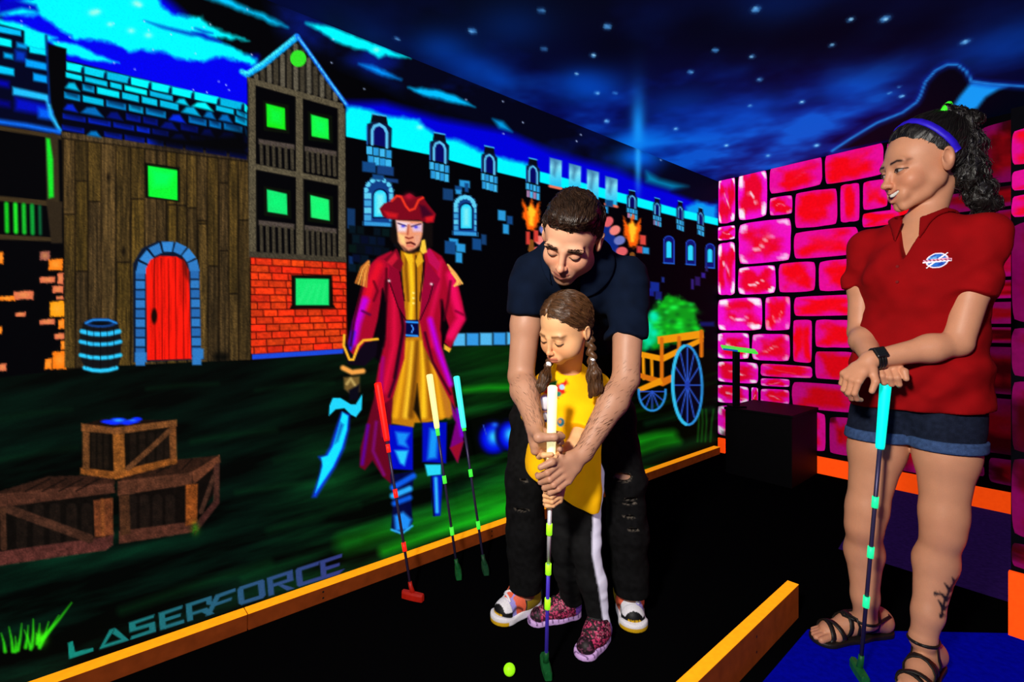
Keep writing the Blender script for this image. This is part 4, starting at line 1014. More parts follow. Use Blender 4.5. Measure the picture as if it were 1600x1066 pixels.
tag(trim_1, 'tall red-orange kicker board on the partition', 'trim', kind='structure')

# loose kerb board between the lanes
ND1 = np.array([D1[1], -D1[0]])
e0 = np.array([(1230.6 - CX) / F, 1.0]) * (CAMH - .117) * F / (907 - CY)
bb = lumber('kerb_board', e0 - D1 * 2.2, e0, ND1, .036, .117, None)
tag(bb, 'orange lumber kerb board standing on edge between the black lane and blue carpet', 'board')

# carpet patches
def patch(name, uv, mat, label, z=.003):
    P = []
    for u, v in uv:
        Y = CAMH * F / (v - CY); P.append(((u - CX) / F * Y, Y))
    P = np.array(P)
    n = len(P)
    V = np.concatenate([np.c_[P, np.full(n, .0002)], np.c_[P, np.full(n, z)]])
    Fc = [list(range(n, 2 * n))] + [[i, (i + 1) % n, n + (i + 1) % n, n + i] for i in range(n)]
    o = new_mesh(name, V, Fc, mat)
    return tag(o, label, 'floor', kind='structure')
def flr(u, v):
    Y = CAMH * F / (v - CY); return np.array([(u - CX) / F * Y, Y])
bl0 = flr(1262, 985)
blv = [bl0, bl0 - D1 * 1.5, bl0 - D1 * 1.5 + np.array([1.5, 0]), bl0 + np.array([.95, -.03])]
def patch_xy(name, P, mat, label, z=.003):
    P = np.array(P); n = len(P)
    V = np.concatenate([np.c_[P, np.full(n, .0002)], np.c_[P, np.full(n, z)]])
    Fc = [list(range(n, 2 * n))[::-1]] + [[i, (i + 1) % n, n + (i + 1) % n, n + i] for i in range(n)]
    return tag(new_mesh(name, V, Fc, mat), label, 'floor', kind='structure')
patch_xy('floor_blue_carpet', blv, M_CARPET_BLUE, 'glowing blue carpet under the attendant')
pu0 = flr(1310, 858)
puw = CORNER + D2 * px_on_wall(CORNER, D2, 1372, 0)[0] + N2 * .03
patch_xy('floor_purple_carpet', [pu0, pu0 + D2 * 1.1, CORNER + D2 * 2.4 + N2 * .03, puw], M_CARPET_PURPLE, 'dim purple carpet strip beside the stone-painted wall')

# black plinth with a small sign stand on it
M_PLINTH = mat_plain('black_painted_wood', (.0009, .0006, .0018), rough=.6, spec=.10, noise=.4, scale=15)
zt = .455
cR = np.array([2.085, 3.365]); cF = cR - D1 * .467; cB = cF - D2 * .428
e1, e2 = cB - cF, cR - cF
pr = empty('plinth', (float(cF[0]), float(cF[1]), 0)); tag(pr, 'black painted box plinth in the corner by the stone-painted wall', 'plinth')
box_mesh('body', (cF[0], cF[1], 0), (e1[0], e1[1], 0), (e2[0], e2[1], 0), (0, 0, zt - .018), M_PLINTH, pr, bevel=.004)
ov = .006
u1, u2 = e1 / np.linalg.norm(e1), e2 / np.linalg.norm(e2)
a = cF - (u1 + u2) * ov
box_mesh('top', (a[0], a[1], zt - .018), tuple(e1 + u1 * 2 * ov) + (0,), tuple(e2 + u2 * 2 * ov) + (0,), (0, 0, .018), M_PLINTH, pr, bevel=.003)

def tube(name, pts, radii, mat, parent=None, n=12, cols=None, cap=True):
    pts = [np.array(p, float) for p in pts]
    radii = list(radii) if hasattr(radii, '__len__') else [radii] * len(pts)
    V = []; 
    for i, p in enumerate(pts):
        t = pts[min(i + 1, len(pts) - 1)] - pts[max(i - 1, 0)]; t /= np.linalg.norm(t) + 1e-12
        if i == 0:
            ref = np.array([1.0, 0, 0]) if abs(t[0]) < .8 else np.array([0, 1.0, 0])
            x = np.cross(t, ref)
        else:
            x = x - t * np.dot(x, t)
        x /= np.linalg.norm(x); y = np.cross(t, x)
        for k in range(n):
            w = 2 * math.pi * k / n
            V.append(p + radii[i] * (x * math.cos(w) + y * math.sin(w)))
    Fc = []
    for i in range(len(pts) - 1):
        for k in range(n):
            Fc.append([i * n + k, i * n + (k + 1) % n, (i + 1) * n + (k + 1) % n, (i + 1) * n + k])
    if cap:
        Fc.append(list(range(n))[::-1]); Fc.append([(len(pts) - 1) * n + k for k in range(n)])
    o = new_mesh(name, np.array(V), Fc, mat, parent)
    if len(pts) > 2: o.data.polygons.foreach_set('use_smooth', np.ones(len(Fc), bool))
    else:
        sm = np.ones(len(Fc), bool); sm[-2:] = False; o.data.polygons.foreach_set('use_smooth', sm)
    return o

M_GREEN = mat_plain('fluorescent_green_plastic', rgb(60, 235, 60), rough=.5, glow=.75, noise=.1)
ps = cB + (cF - cB) * .12 + e2 * .12
stand = empty('sign_stand', (float(ps[0]), float(ps[1]), zt)); tag(stand, 'black post stand with a tilted green sign board standing on the plinth', 'sign')
Ys = ps[1]; ztop = CAMH - (549 - CY) / F * Ys
box_mesh('foot', (ps[0] - .05, ps[1] - .05, zt), (.10, 0, 0), (0, .10, 0), (0, 0, .012), M_PLINTH, stand, bevel=.002)
box_mesh('post', (ps[0] - .02, ps[1] - .015, zt + .012), (.04, 0, 0), (0, .03, 0), (0, 0, ztop - zt - .012), M_PLINTH, stand, bevel=.002)
sx = np.array([.235, 0, -.030]); sy = np.array([.02, .085, .020])
so = np.array([ps[0] - .115, ps[1] - .06, ztop + .012])
bd = box_mesh('board', so, sx, sy, (0, 0, .012), M_GREEN, stand, bevel=.002)
box_mesh('edge_strip', so + np.array([0, -.001, .0]), sx * .42, (0, .002, 0), (0, 0, .012), mat_plain('blue_edge_tape', rgb(10, 80, 190), glow=.6), stand)

# ------------------------------------------------------------------ putters
M_SHAFT = mat_plain('dark_steel_shaft', (.045, .035, .10), rough=.4, spec=.5, metal=.4, noise=.1)
M_CHROME = mat_plain('chrome_shaft', (.85, .84, .95), rough=.38, metal=.45, noise=.02)
M_VIOLET = mat_plain('violet_lacquered_shaft', rgb(70, 50, 190), rough=.4, spec=.5, metal=.3, noise=.05, glow=.25)
M_BLACKRUB = mat_plain('black_rubber', (.006, .006, .007), rough=.6, noise=.2)
def glowmat(name, c, g=.8): return mat_plain(name, rgb(*c), rough=.5, spec=.3, noise=.06, glow=g)
def putter(name, foot, top, grip_len, gripc, bandc, headm, bands, head_dir, label, chrome=False, gr=.0145):
    foot, top = np.array(foot, float), np.array(top, float)
    ax = (top - foot); L = np.linalg.norm(ax); ax /= L
    r = empty(name, tuple(foot)); tag(r, label, 'putter', 'mini golf putters with bright grips')
    s0 = foot + ax * .05
    if chrome:
        tube('shaft', [foot + ax * (L * .40), top - ax * grip_len], [.0056, .0062], M_CHROME, r)
        tube('lower_shaft', [s0, foot + ax * (L * .40)], [.0052, .0056], M_VIOLET, r)
    else:
        tube('shaft', [s0, foot + ax * (L * .55), top - ax * grip_len], [.0052, .0055, .006], M_SHAFT, r)
    g = tube('grip', [top - ax * grip_len, top - ax * grip_len * .96, top - ax * .02, top - ax * .004, top], [gr * .72, gr * .82, gr, gr, gr * .7], glowmat('grip_' + name, gripc), r, n=16)
    for b_ in bands:
        c = foot + ax * (L * b_)
        tube('band', [c - ax * .016, c + ax * .016], [.0085, .0085], glowmat('band_' + name, bandc), r)
    hd = np.array(head_dir, float); hd[2] = 0; hd /= np.linalg.norm(hd)
    sd = np.array([-hd[1], hd[0], 0])
    # blade with rounded ends, profile along hd
    prof = [(-.044, .010), (-.041, .014), (-.024, .016), (.0, .017), (.024, .016), (.041, .014), (.044, .010)]
    V = []; Fc = []
    base = np.array([foot[0], foot[1], 0.001])
    for (t, w) in prof:
        for (q, z) in ((-w, .003), (-w, .022), (-w * .6, .029), (w * .6, .029), (w, .022), (w, .003)):
            V.append(base + hd * t + sd * q * .75 + np.array([0, 0, z]))
    for i in range(len(prof) - 1):
        for k in range(6): Fc.append([i * 6 + k, i * 6 + (k + 1) % 6, (i + 1) * 6 + (k + 1) % 6, (i + 1) * 6 + k])
    Fc.append(list(range(6))[::-1]); Fc.append([(len(prof) - 1) * 6 + k for k in range(6)])
    h = new_mesh('head', np.array(V), [f[::-1] for f in Fc], headm, r)
    tube('hosel', [base + np.array([0, 0, .026]), s0, s0 + ax * .015], [.009, .0075, .007], headm, h)
    return r
M_HRED = mat_plain('red_putter_head', rgb(150, 20, 8), rough=.5, noise=.3, glow=.35)
M_HGRN = mat_plain('green_putter_head', rgb(14, 76, 34), rough=.5, noise=.6, scale=60, glow=.25)
M_HDK = mat_plain('dark_green_putter_head', rgb(20, 60, 36), rough=.5, noise=.5, scale=60, glow=.2)
def wall_lean(u, v):
    s_, z = px_on_wall(CORNER + N1 * .022, D1, u, v)
    return np.array([*(CORNER + N1 * .022 + D1 * s_), z])
def floor3(u, v): return np.array([*flr(u, v), 0.0])
putter('putter', floor3(645, 938), wall_lean(590, 598), .235, (250, 20, 12), (250, 30, 20), M_HRED, (.23, .47, .68), (.9, -.35, 0), 'putter with a red grip leaning on the mural, red head on the carpet')
putter('putter', floor3(716, 900), wall_lean(671, 585), .235, (245, 240, 150), (70, 235, 60), M_HGRN, (.21, .46, .70), (.2, -1, 0), 'putter with a pale yellow grip leaning on the mural')
putter('putter', floor3(758, 893), wall_lean(713, 588), .235, (60, 235, 220), (60, 235, 60), M_HDK, (.22, .48, .72), (.2, -1, 0), 'putter with a turquoise grip leaning on the mural beside the pale yellow one')
CLUB_FOOT = floor3(853, 1050); CLUB_TOP = at(863.5, 603, 1.335)
putter('putter', CLUB_FOOT, CLUB_TOP, .345, (252, 250, 190), (160, 250, 30), M_HGRN, (.38, .255, .52), (.12, -1, 0), 'chrome putter with a cream white grip held by the girl and man', chrome=True, gr=.0135)
SCLUB_FOOT = floor3(1343, 1058); SCLUB_TOP = at(1384, 598, 1.40)
putter('putter', SCLUB_FOOT, SCLUB_TOP, .19, (0, 235, 215), (30, 235, 150), M_HGRN, (.26, .43, .60), (-.25, -1, 0), 'putter with a turquoise grip under the attendant\'s hands', gr=.0140)
# ball
bc = floor3(796, 1056); R_ = .0172
V = []; Fc = []
nu, nv = 20, 12
for j in range(nv + 1):
    for i in range(nu):
        t, p = math.pi * j / nv, 2 * math.pi * i / nu
        V.append(bc + np.array([R_ * math.sin(t) * math.cos(p), R_ * math.sin(t) * math.sin(p), R_ + R_ * math.cos(t) + .0005]))
for j in range(nv):
    for i in range(nu): Fc.append([j * nu + i, (j + 1) * nu + i, (j + 1) * nu + (i + 1) % nu, j * nu + (i + 1) % nu])
M_BALL = mat_plain('fluorescent_ball', rgb(150, 240, 20), rough=.4, glow=.6, noise=.15, scale=150, bump=.5)
ball = new_mesh('golf_ball', np.array(V), Fc, M_BALL, None, None, True)
tag(ball, 'yellow-green fluorescent golf ball on the black carpet', 'golf ball')
# ------------------------------------------------------------------ organic shapes: distance fields turned into meshes
def v3(*a): return np.array(a, np.float32)
def unit(a): a = np.array(a, np.float32); return a / np.linalg.norm(a)
def rc(P, a, b, r1, r2=None):
    r2 = r1 if r2 is None else r2
    a = np.asarray(a, np.float32); ba = np.asarray(b, np.float32) - a
    pa = P - a
    h = np.clip(pa @ ba / float(ba @ ba + 1e-12), 0, 1)
    d = pa - h[:, None] * ba
    return np.sqrt((d * d).sum(1)) - (r1 + (r2 - r1) * h)
def ell(P, c, r, R=None):
    q = P - np.asarray(c, np.float32)
    if R is not None: q = q @ R
    r = np.asarray(r, np.float32)
    k0 = np.sqrt(((q / r) ** 2).sum(1)); k1 = np.sqrt(((q / (r * r)) ** 2).sum(1))
    return np.where(k1 > 1e-9, k0 * (k0 - 1) / np.maximum(k1, 1e-9), -float(r.min()))
def sph(P, c, r): return np.sqrt(((P - np.asarray(c, np.float32)) ** 2).sum(1)) - r
def rbox(P, c, h, r, R=None):
    q = P - np.asarray(c, np.float32)
    if R is not None: q = q @ R
    q = np.abs(q) - (np.asarray(h, np.float32) - r)
    return np.sqrt((np.maximum(q, 0) ** 2).sum(1)) + np.minimum(q.max(1), 0) - r
def smin(a, b, k):
    h = np.clip(.5 + .5 * (b - a) / k, 0, 1)
    return b + (a - b) * h - k * h * (1 - h)
def smax(a, b, k): return -smin(-a, -b, k)
def half(P, p, n): return (P - np.asarray(p, np.float32)) @ unit(n)      # negative behind the plane
def chain(P, pts, rs, k=0.01):
    d = None
    for i in range(len(pts) - 1):
        e = rc(P, pts[i], pts[i + 1], rs[i], rs[i + 1])
        d = e if d is None else smin(d, e, k)
    return d
def frame(f, up):
    """columns: person's right, forward, up"""
    f = unit(f); u = np.array(up, np.float32); u = unit(u - f * (u @ f)); x = np.cross(f, u)
    return np.stack([x, f, u], 1).astype(np.float32)

def lines(lo, hi, base, fine=()):
    """grid lines from lo to hi, closer together inside the given (a, b, step) ranges"""
    out = [lo]
    while out[-1] < hi:
        st = base
        for a, b, s_ in fine:
            if a <= out[-1] <= b: st = min(st, s_)
            elif out[-1] < a < out[-1] + st: st = max(a - out[-1], s_)
        out.append(out[-1] + st)
    return np.array(out, np.float32)

def nets(f, xs, ys, zs, B=8):
    """naive surface nets over a block-sparse evaluation of f"""
    def padl(a):
        n = (-len(a)) % B
        st = a[-1] - a[-2]
        return np.concatenate([a, a[-1] + st * np.arange(1, n + 1)]).astype(np.float32)
    xs, ys, zs = padl(xs), padl(ys), padl(zs)
    n = (len(xs), len(ys), len(zs)); nb = tuple(k // B for k in n)
    bx = [(a.reshape(-1, B)[:, 0], a.reshape(-1, B)[:, -1]) for a in (xs, ys, zs)]
    cen = [(lo + hi) / 2 for lo, hi in bx]; hw = [(hi - lo) / 2 + 1e-3 for lo, hi in bx]
    Cx, Cy_, Cz = np.meshgrid(*cen, indexing='ij'); Hx, Hy, Hz = np.meshgrid(*hw, indexing='ij')
    hd = np.sqrt(Hx ** 2 + Hy ** 2 + Hz ** 2).ravel()
    dc = f(np.stack([Cx.ravel(), Cy_.ravel(), Cz.ravel()], 1).astype(np.float32))
    act = np.abs(dc) < hd * 1.5 + .012
    vals = np.empty(nb + (B, B, B), np.float32)
    vals[:] = np.where(dc < 0, -1, 1).reshape(nb)[..., None, None, None]
    ai = np.argwhere(act.reshape(nb))
    CH = 400
    xb, yb, zb_ = xs.reshape(-1, B), ys.reshape(-1, B), zs.reshape(-1, B)
    for s0 in range(0, len(ai), CH):
        a = ai[s0:s0 + CH]
        m_ = len(a)
        P = np.empty((m_, B, B, B, 3), np.float32)
        P[..., 0] = xb[a[:, 0]][:, :, None, None]; P[..., 1] = yb[a[:, 1]][:, None, :, None]; P[..., 2] = zb_[a[:, 2]][:, None, None, :]
        vals[a[:, 0], a[:, 1], a[:, 2]] = f(P.reshape(-1, 3)).reshape(m_, B, B, B)
    vals = vals.transpose(0, 3, 1, 4, 2, 5).reshape(n)
    sg = vals < 0
    c = sg[:-1, :-1, :-1]
    mix = np.zeros(c.shape, bool)
    for dx in (0, 1):
        for dy in (0, 1):
            for dz in (0, 1):
                mix |= sg[dx:n[0] - 1 + dx, dy:n[1] - 1 + dy, dz:n[2] - 1 + dz] != c
    ci = np.argwhere(mix)
    vid = np.full(c.shape, -1, np.int32); vid[mix] = np.arange(len(ci))
    acc = np.zeros((len(ci), 3), np.float32); cnt = np.zeros(len(ci), np.float32)
    co = [np.array(o) for o in ((0, 0, 0), (1, 0, 0), (0, 1, 0), (1, 1, 0), (0, 0, 1), (1, 0, 1), (0, 1, 1), (1, 1, 1))]
    ed = [(0, 1), (2, 3), (4, 5), (6, 7), (0, 2), (1, 3), (4, 6), (5, 7), (0, 4), (1, 5), (2, 6), (3, 7)]
    pos = lambda I: np.stack([xs[I[:, 0]], ys[I[:, 1]], zs[I[:, 2]]], 1)
    for a, b in ed:
        A, Bq = ci + co[a], ci + co[b]
        va = vals[A[:, 0], A[:, 1], A[:, 2]]; vb = vals[Bq[:, 0], Bq[:, 1], Bq[:, 2]]
        k = (va < 0) != (vb < 0)
        t = np.where(k, va / np.where(va - vb == 0, 1, va - vb), 0)[:, None]
        p = pos(A) * (1 - t) + pos(Bq) * t
        acc[k] += p[k]; cnt[k] += 1
    V = acc / np.maximum(cnt, 1)[:, None]
    Q = []
    for ax in range(3):
        o = [0, 0, 0]; o[ax] = 1
        s0 = sg[:n[0] - o[0], :n[1] - o[1], :n[2] - o[2]]; s1 = sg[o[0]:, o[1]:, o[2]:]
        e = np.argwhere(s0 != s1)
        u, w = (ax + 1) % 3, (ax + 2) % 3
        e = e[(e[:, u] > 0) & (e[:, w] > 0) & (e[:, u] < n[u] - 1) & (e[:, w] < n[w] - 1)]
        du = np.zeros(3, int); du[u] = 1; dw = np.zeros(3, int); dw[w] = 1
        q = np.stack([vid[tuple((e - du - dw).T)], vid[tuple((e - dw).T)], vid[tuple(e.T)], vid[tuple((e - du).T)]], 1)
        fl = ~sg[tuple(e.T)]
        q[fl] = q[fl][:, ::-1]
        Q.append(q)
    return V, np.concatenate(Q)

def organic(name, f, lo, hi, step, mat, parent, col=None, fine=((), (), ()), smooth_it=0):
    xs, ys, zs = (lines(lo[i], hi[i], step, fine[i]) for i in range(3))
    V, Q = nets(f, xs, ys, zs)
    Q = Q[(Q >= 0).all(1)]
    for _ in range(smooth_it):
        s_ = np.zeros_like(V); c_ = np.zeros(len(V), np.float32)
        for a, b in ((0, 1), (1, 2), (2, 3), (3, 0)):
            np.add.at(s_, Q[:, a], V[Q[:, b]]); np.add.at(c_, Q[:, a], 1)
            np.add.at(s_, Q[:, b], V[Q[:, a]]); np.add.at(c_, Q[:, b], 1)
        V = .5 * V + .5 * s_ / np.maximum(c_, 1)[:, None]
    cols = col(V) if callable(col) else (np.tile(np.array(col, np.float32), (len(V), 1)) if col is not None else None)
    return new_mesh(name, V, Q, mat, parent, cols, smooth=True)

def mixc(c, k, col):
    """lay a pigment over the colours c with weights k"""
    return c * (1 - k[:, None]) + np.array(col, np.float32) * k[:, None]
def gs(d, w): return np.exp(-(d / w) ** 2)

# ---- heads
def head_sdf(P, c, R, s, child=False, smile=False, ears=True, grin=False):
    q = ((P - c) @ R) / s
    X = np.abs(q[:, 0]); S = np.stack([X, q[:, 1], q[:, 2]], 1)          # mirrored
    d = ell(q, (0, -.012, .032), (.077, .095, .088))
    if child:
        d = smin(d, ell(q, (0, .028, -.034), (.066, .058, .056)), .035)
        d = smin(d, sph(S, (.039, .048, -.038), .029), .03)
        d = smin(d, sph(q, (0, .066, -.082), .015), .03)
    elif smile:
        d = smin(d, ell(q, (0, .030, -.036), (.055, .060, .060)), .03)
        d = smin(d, sph(S, (.042, .004, -.050), .018), .03)
        d = smin(d, sph(S, (.036, .060, -.034), .021), .024)
        d = smin(d, rc(S, (.034, .030, -.078), (.010, .074, -.098), .012, .014), .024)
    else:
        d = smin(d, ell(q, (0, .030, -.045), (.060, .060, .072)), .03)
        d = smin(d, sph(S, (.047, .012, -.066), .023), .035)
        d = smin(d, sph(S, (.038, .058, -.030), .024), .024)
        d = smin(d, ell(q, (0, .069, -.100), (.024, .018, .017)), .026)
    if child: d = smin(d, ell(S, (.024, .076, .018), (.022, .007, .007)), .022)
    elif smile: d = smin(d, ell(S, (.026, .076, .021), (.028, .008, .011)), .024)
    else: d = smin(d, ell(S, (.028, .078, .020), (.028, .012, .010)), .018)     # brow
    d = smax(d, -ell(S, (.032, .099, .000), (.018, .015 if smile else .016, .013)), .014)   # sockets
    d = smin(d, sph(S, (.0315, .0735, .000), .0150), .004)               # lids over the eyeballs
    nb = .72 if child else (.84 if smile else .90)
    d = smin(d, rc(q, (0, .084 if smile else .086, .012), (0, .090 + .014 * nb, -.027), .0070, .0098 * nb), .011)
    d = smin(d, sph(q, (0, .094 + .016 * nb, -.032), .0108 * nb), .007)
    d = smin(d, sph(S, (.0115 * nb, .098, -.036), .0076 * nb), .007)
    d = smax(d, -sph(S, (.0062, .1035, -.0445), .0033), .003)
    if smile:
        d = smin(d, ell(q, (0, .080, -.066), (.036, .016, .022)), .016)
        d = smin(d, rc(S, (0, .0985, -.0555), (.027, .0830, -.0500), .0042, .0028), .006)
        d = smin(d, rc(S, (0, .0970, -.0790), (.024, .0835, -.0640), .0052, .0030), .006)
        d = smax(d, -rc(S, (0, .101, -.0665), (.022, .0895, -.0560), .0078, .0034), .003)
    elif grin:
        d = smin(d, ell(q, (0, .083, -.064), (.032, .016, .020)), .014)
        d = smin(d, rc(S, (0, .0960, -.0610), (.024, .0860, -.0575), .0042, .0022), .006)
        d = smin(d, rc(S, (0, .0955, -.0715), (.020, .0875, -.0640), .0060, .0030), .006)
        d = smax(d, -rc(S, (0, .103, -.0662), (.026, .0905, -.0595), .0014, .0008), .003)
    else:
        d = smin(d, ell(q, (0, .083, -.060), (.028, .016, .019)), .014)
        d = smin(d, rc(S, (0, .0965, -.0570), (.016, .0885, -.0600), .0045, .0025), .006)
        d = smin(d, rc(S, (0, .0955, -.0675), (.013, .0900, -.0640), .0062, .0035), .006)
        d = smax(d, -rc(S, (0, .103, -.0622), (.016, .0935, -.0615), .0011, .0006), .003)
    if ears:
        e = ell(S, (.081, -.010, -.006), (.009, .017, .027) if child else (.009, .019, .032), frame((.25, 1, 0), (.2, -.15, 1)))
        e = smax(e, -ell(S, (.089, -.005, -.002), (.007, .011, .019)), .005)
        d = smin(d, e, .006)
    return d * s
def face_paint(V, C, c, R, s, skin, lip, brow, lash=(.02, .012, .01), stubble=None, down=True, browz=.0215, mz=-.0655, mc=0.0, bw=.0050):
    q = ((V - c) @ R) / s
    X = np.abs(q[:, 0]); y, z = q[:, 1], q[:, 2]
    front = y > .04
    nose = gs(np.hypot(q[:, 0] / 1.2, (z + .033)), .016) * front
    cheek = gs(np.hypot(X - .042, z + .030), .024) * front
    C = mixc(C, .35 * np.clip(nose + cheek, 0, 1), (skin[0] * 1.0, skin[1] * .62, skin[2] * .55))
    if stubble is not None:
        st = np.clip((-.036 - z) / .02, 0, 1) * np.clip((y - .0) / .02, 0, 1)
        must = gs(z + .052, .007) * (X < .03) * front
        C = mixc(C, np.clip(.42 * st + .3 * must, 0, .55), stubble)
    zl = z - mc * X * X - mz
    lipm = np.maximum(gs(zl - .005, .0045) * (X < .022), gs(zl + .0058, .0055) * (X < .019)) * (y > .072)
    C = mixc(C, np.clip(lipm, 0, 1) * .85, lip)
    C = mixc(C, (gs(zl, .0016) * (X < .023) * (y > .072)) * .85, (lip[0] * .2, lip[1] * .15, lip[2] * .15))
    bz = browz + .10 * np.clip(X - .016, 0, .02) - .35 * np.clip(X - .038, 0, .02)
    bm = gs(z - bz, bw) * np.clip((X - .011) / .004, 0, 1) * np.clip((.056 - X) / .008, 0, 1) * front
    C = mixc(C, np.clip(bm * 1.25, 0, 1), brow)
    if down:                                                       # lowered lids with a lash line
        arc = -.0062 + 9.0 * (X - .0315) ** 2
        lm = gs(z - arc, .0021) * np.clip((.0165 - np.abs(X - .0315)) / .003, 0, 1) * front
        C = mixc(C, lm * .95, lash)
        cr = gs(z - (.0065 - 10 * (X - .0315) ** 2), .0022) * (np.abs(X - .0315) < .016) * front
        C = mixc(C, cr * .35, (skin[0] * .4, skin[1] * .25, skin[2] * .2))
    else:                                                          # half-open eye
        inside = ((X - .0315) / .0135) ** 2 + ((z + .0012) / .0046) ** 2 < 1
        C = mixc(C, (inside & front) * 1.0, (.42, .38, .36))
        ir = (np.hypot(X - .0325, z - .0004) < .0056) & inside & front
        C = mixc(C, ir * 1.0, (.035, .016, .009))
        up_ = gs(z - (.0046 - 22 * (X - .0315) ** 2), .0019) * (np.abs(X - .0315) < .0165) * front
        C = mixc(C, up_ * .95, lash)
        lo_ = gs(z - (-.0060 + 18 * (X - .0315) ** 2), .0013) * (np.abs(X - .0315) < .014) * front
        C = mixc(C, lo_ * .6, lash)
    return C

# ---- hands
def grip_prims(C, A, e1, e2, R, W, s=1.0, ang=(50, 118, 190, 245), thumb=((-15, .032, .012), (-75, .018, .030), (-135, .012, .040)), spread=.0192):
    """fingers closed round an axis: C centre, A towards the index side, e1 towards the palm, e2 the way the fingers wrap"""
    C, A, e1, e2, W = (np.array(x, np.float32) for x in (C, A, e1, e2, W))
    out = []; kn = []
    pol = lambda a, r, o: C + A * o + r * (math.cos(math.radians(a)) * e1 + math.sin(math.radians(a)) * e2)
    for i, (o, L) in enumerate(((1.5, .97), (.5, 1.06), (-.5, 1.0), (-1.45, .84))):
        off = o * spread * s
        a = [ang[0], ang[0] + (ang[1] - ang[0]) * L, ang[0] + (ang[2] - ang[0]) * L, ang[0] + (ang[3] - ang[0]) * L]
        pts = [pol(a[0], R + .026 * s, off), pol(a[1], R + .015 * s, off), pol(a[2], R + .0095 * s, off), pol(a[3], R + .008 * s, off)]
        rr = [.0105 * s, .0093 * s, .0082 * s, .0070 * s]
        if i == 3: rr = [x * .88 for x in rr]
        out.append((pts, rr)); kn.append(pts[0])
    th = [pol(a, R + r * s, o * s) for a, r, o in thumb]
    return dict(fingers=out, knuckles=kn, thumb=(th, [.0125 * s, .0105 * s, .0085 * s]), W=W, s=s)
def open_prims(W, h, n, lat, s=1.0, curl=(25, 60, 95), tcurl=20, spread=.0195):
    """relaxed hand: h along the hand, n palm normal, lat towards the thumb"""
    W = np.array(W, np.float32); h, n = unit(h), np.array(n, np.float32)
    n = unit(n - h * (n @ h)); lat = np.array(lat, np.float32); lat = unit(lat - h * (lat @ h) - n * (lat @ n))
    out = []; kn = []
    for i, (o, L, kk) in enumerate(((1.45, .95, 0), (.5, 1.05, .003), (-.5, 1.0, .001), (-1.4, .80, -.006))):
        p = W + h * (.088 + kk) * s + lat * o * spread * s
        pts = [p]
        for a, l in zip(curl, (.042, .027, .020)):
            a = math.radians(a * (1 + .06 * i)); p = p + (h * math.cos(a) + n * math.sin(a)) * l * L * s; pts.append(p)
        out.append((pts, [x * s * (.88 if i == 3 else 1) for x in (.0100, .0090, .0080, .0068)])); kn.append(pts[0])
    b0 = W + h * .028 * s + lat * .024 * s + n * .008 * s
    t1 = b0 + (h * .62 + lat * .62 + n * .35) * .042 * s; t2 = t1 + (h * .85 + lat * .1 + n * .5) * .032 * s
    return dict(fingers=out, knuckles=kn, thumb=([b0, t1, t2], [.0135 * s, .0105 * s, .0085 * s]), W=W, s=s)
def hand_sdf(P, H):
    s = H['s']; W = H['W']; d = None
    for k in H['knuckles']:
        e = rc(P, W, k, .0185 * s, .0115 * s); d = e if d is None else smin(d, e, .012 * s)
    mid = sum(H['knuckles']) / 4 * .62 + W * .38
    d = smin(d, rc(P, H['knuckles'][0] * .55 + W * .45, H['knuckles'][3] * .55 + W * .45, .014 * s), .012 * s)
    th, tr = H['thumb']
    d = smin(d, rc(P, W * .75 + mid * .25, th[0], .016 * s, .013 * s), .014 * s)
    d = smin(d, chain(P, th, tr, .004), .008 * s)
    for pts, rr in H['fingers']:
        d = smin(d, chain(P, pts, rr, .003), .0035 * s)
    return d
def bounded(fn, P, lo, hi, pad=.03):
    """evaluate a detailed field only near its box; farther away a lower bound will do"""
    lo, hi = np.array(lo) - pad, np.array(hi) + pad
    q = np.maximum(np.maximum(lo - P, P - hi), 0)
    far = np.sqrt((q * q).sum(1))
    d = far + pad * .9
    k = far <= 0
    if k.any(): d[k] = fn(P[k])
    return d.astype(np.float32)
def hand_box(H):
    a = np.array([p for pts, _ in H['fingers'] for p in pts] + list(H['thumb'][0]) + [H['W']])
    return a.min(0) - .02, a.max(0) + .02
def crease(P, amp, seed=0, f=(9, 9, 22)):
    """soft cloth folds"""
    return amp * (noise3(P * np.array(f, np.float32), 1.0, seed) - .5) + amp * .5 * (noise3(P * np.array(f, np.float32) * 2.3, 1.0, seed + 5) - .5)

M_SKIN = mat_attr('skin', rough=.48, spec=.35, grain=.05, scale=500, bump=.08, sss=.10)
M_HAIR = mat_attr('hair', rough=.42, spec=.4, grain=.35, scale=260, bump=.5, stretch=(1, 1, .25))
M_CLOTH = mat_attr('knitted_cloth', rough=.9, spec=.1, grain=.10, scale=700, bump=.25)
M_DENIM = mat_attr('denim', rough=.9, spec=.1, grain=.3, scale=500, bump=.3)
M_SHOE = mat_attr('shoe_fabric', rough=.55, spec=.3, grain=.12, scale=300, bump=.2, glow=.12)
M_LEATHER = mat_plain('dark_brown_leather', (.010, .008, .007), rough=.5, noise=.3)
M_LACE = mat_plain('white_laces', (.8, .78, .85), rough=.7, noise=.1, glow=.15)

def gap(P, obj_sdf, t): return obj_sdf + t

class Paint2(Mural):
    """pigment laid on a cloth's vertices that face the camera side"""
    def __init__(self, V, C, mask):
        U, W = project(V)
        self.U, self.V = np.where(mask, U, -9999).astype(np.float32), W.astype(np.float32)
        self.C = C.astype(np.float32).copy(); self.ID = np.zeros(len(V), np.int32); self.cur = 0
def rgbl(*c): return tuple(255 * float(x) for x in lin(np.array(c) / 255.0))      # photo colour -> linear, for Paint2

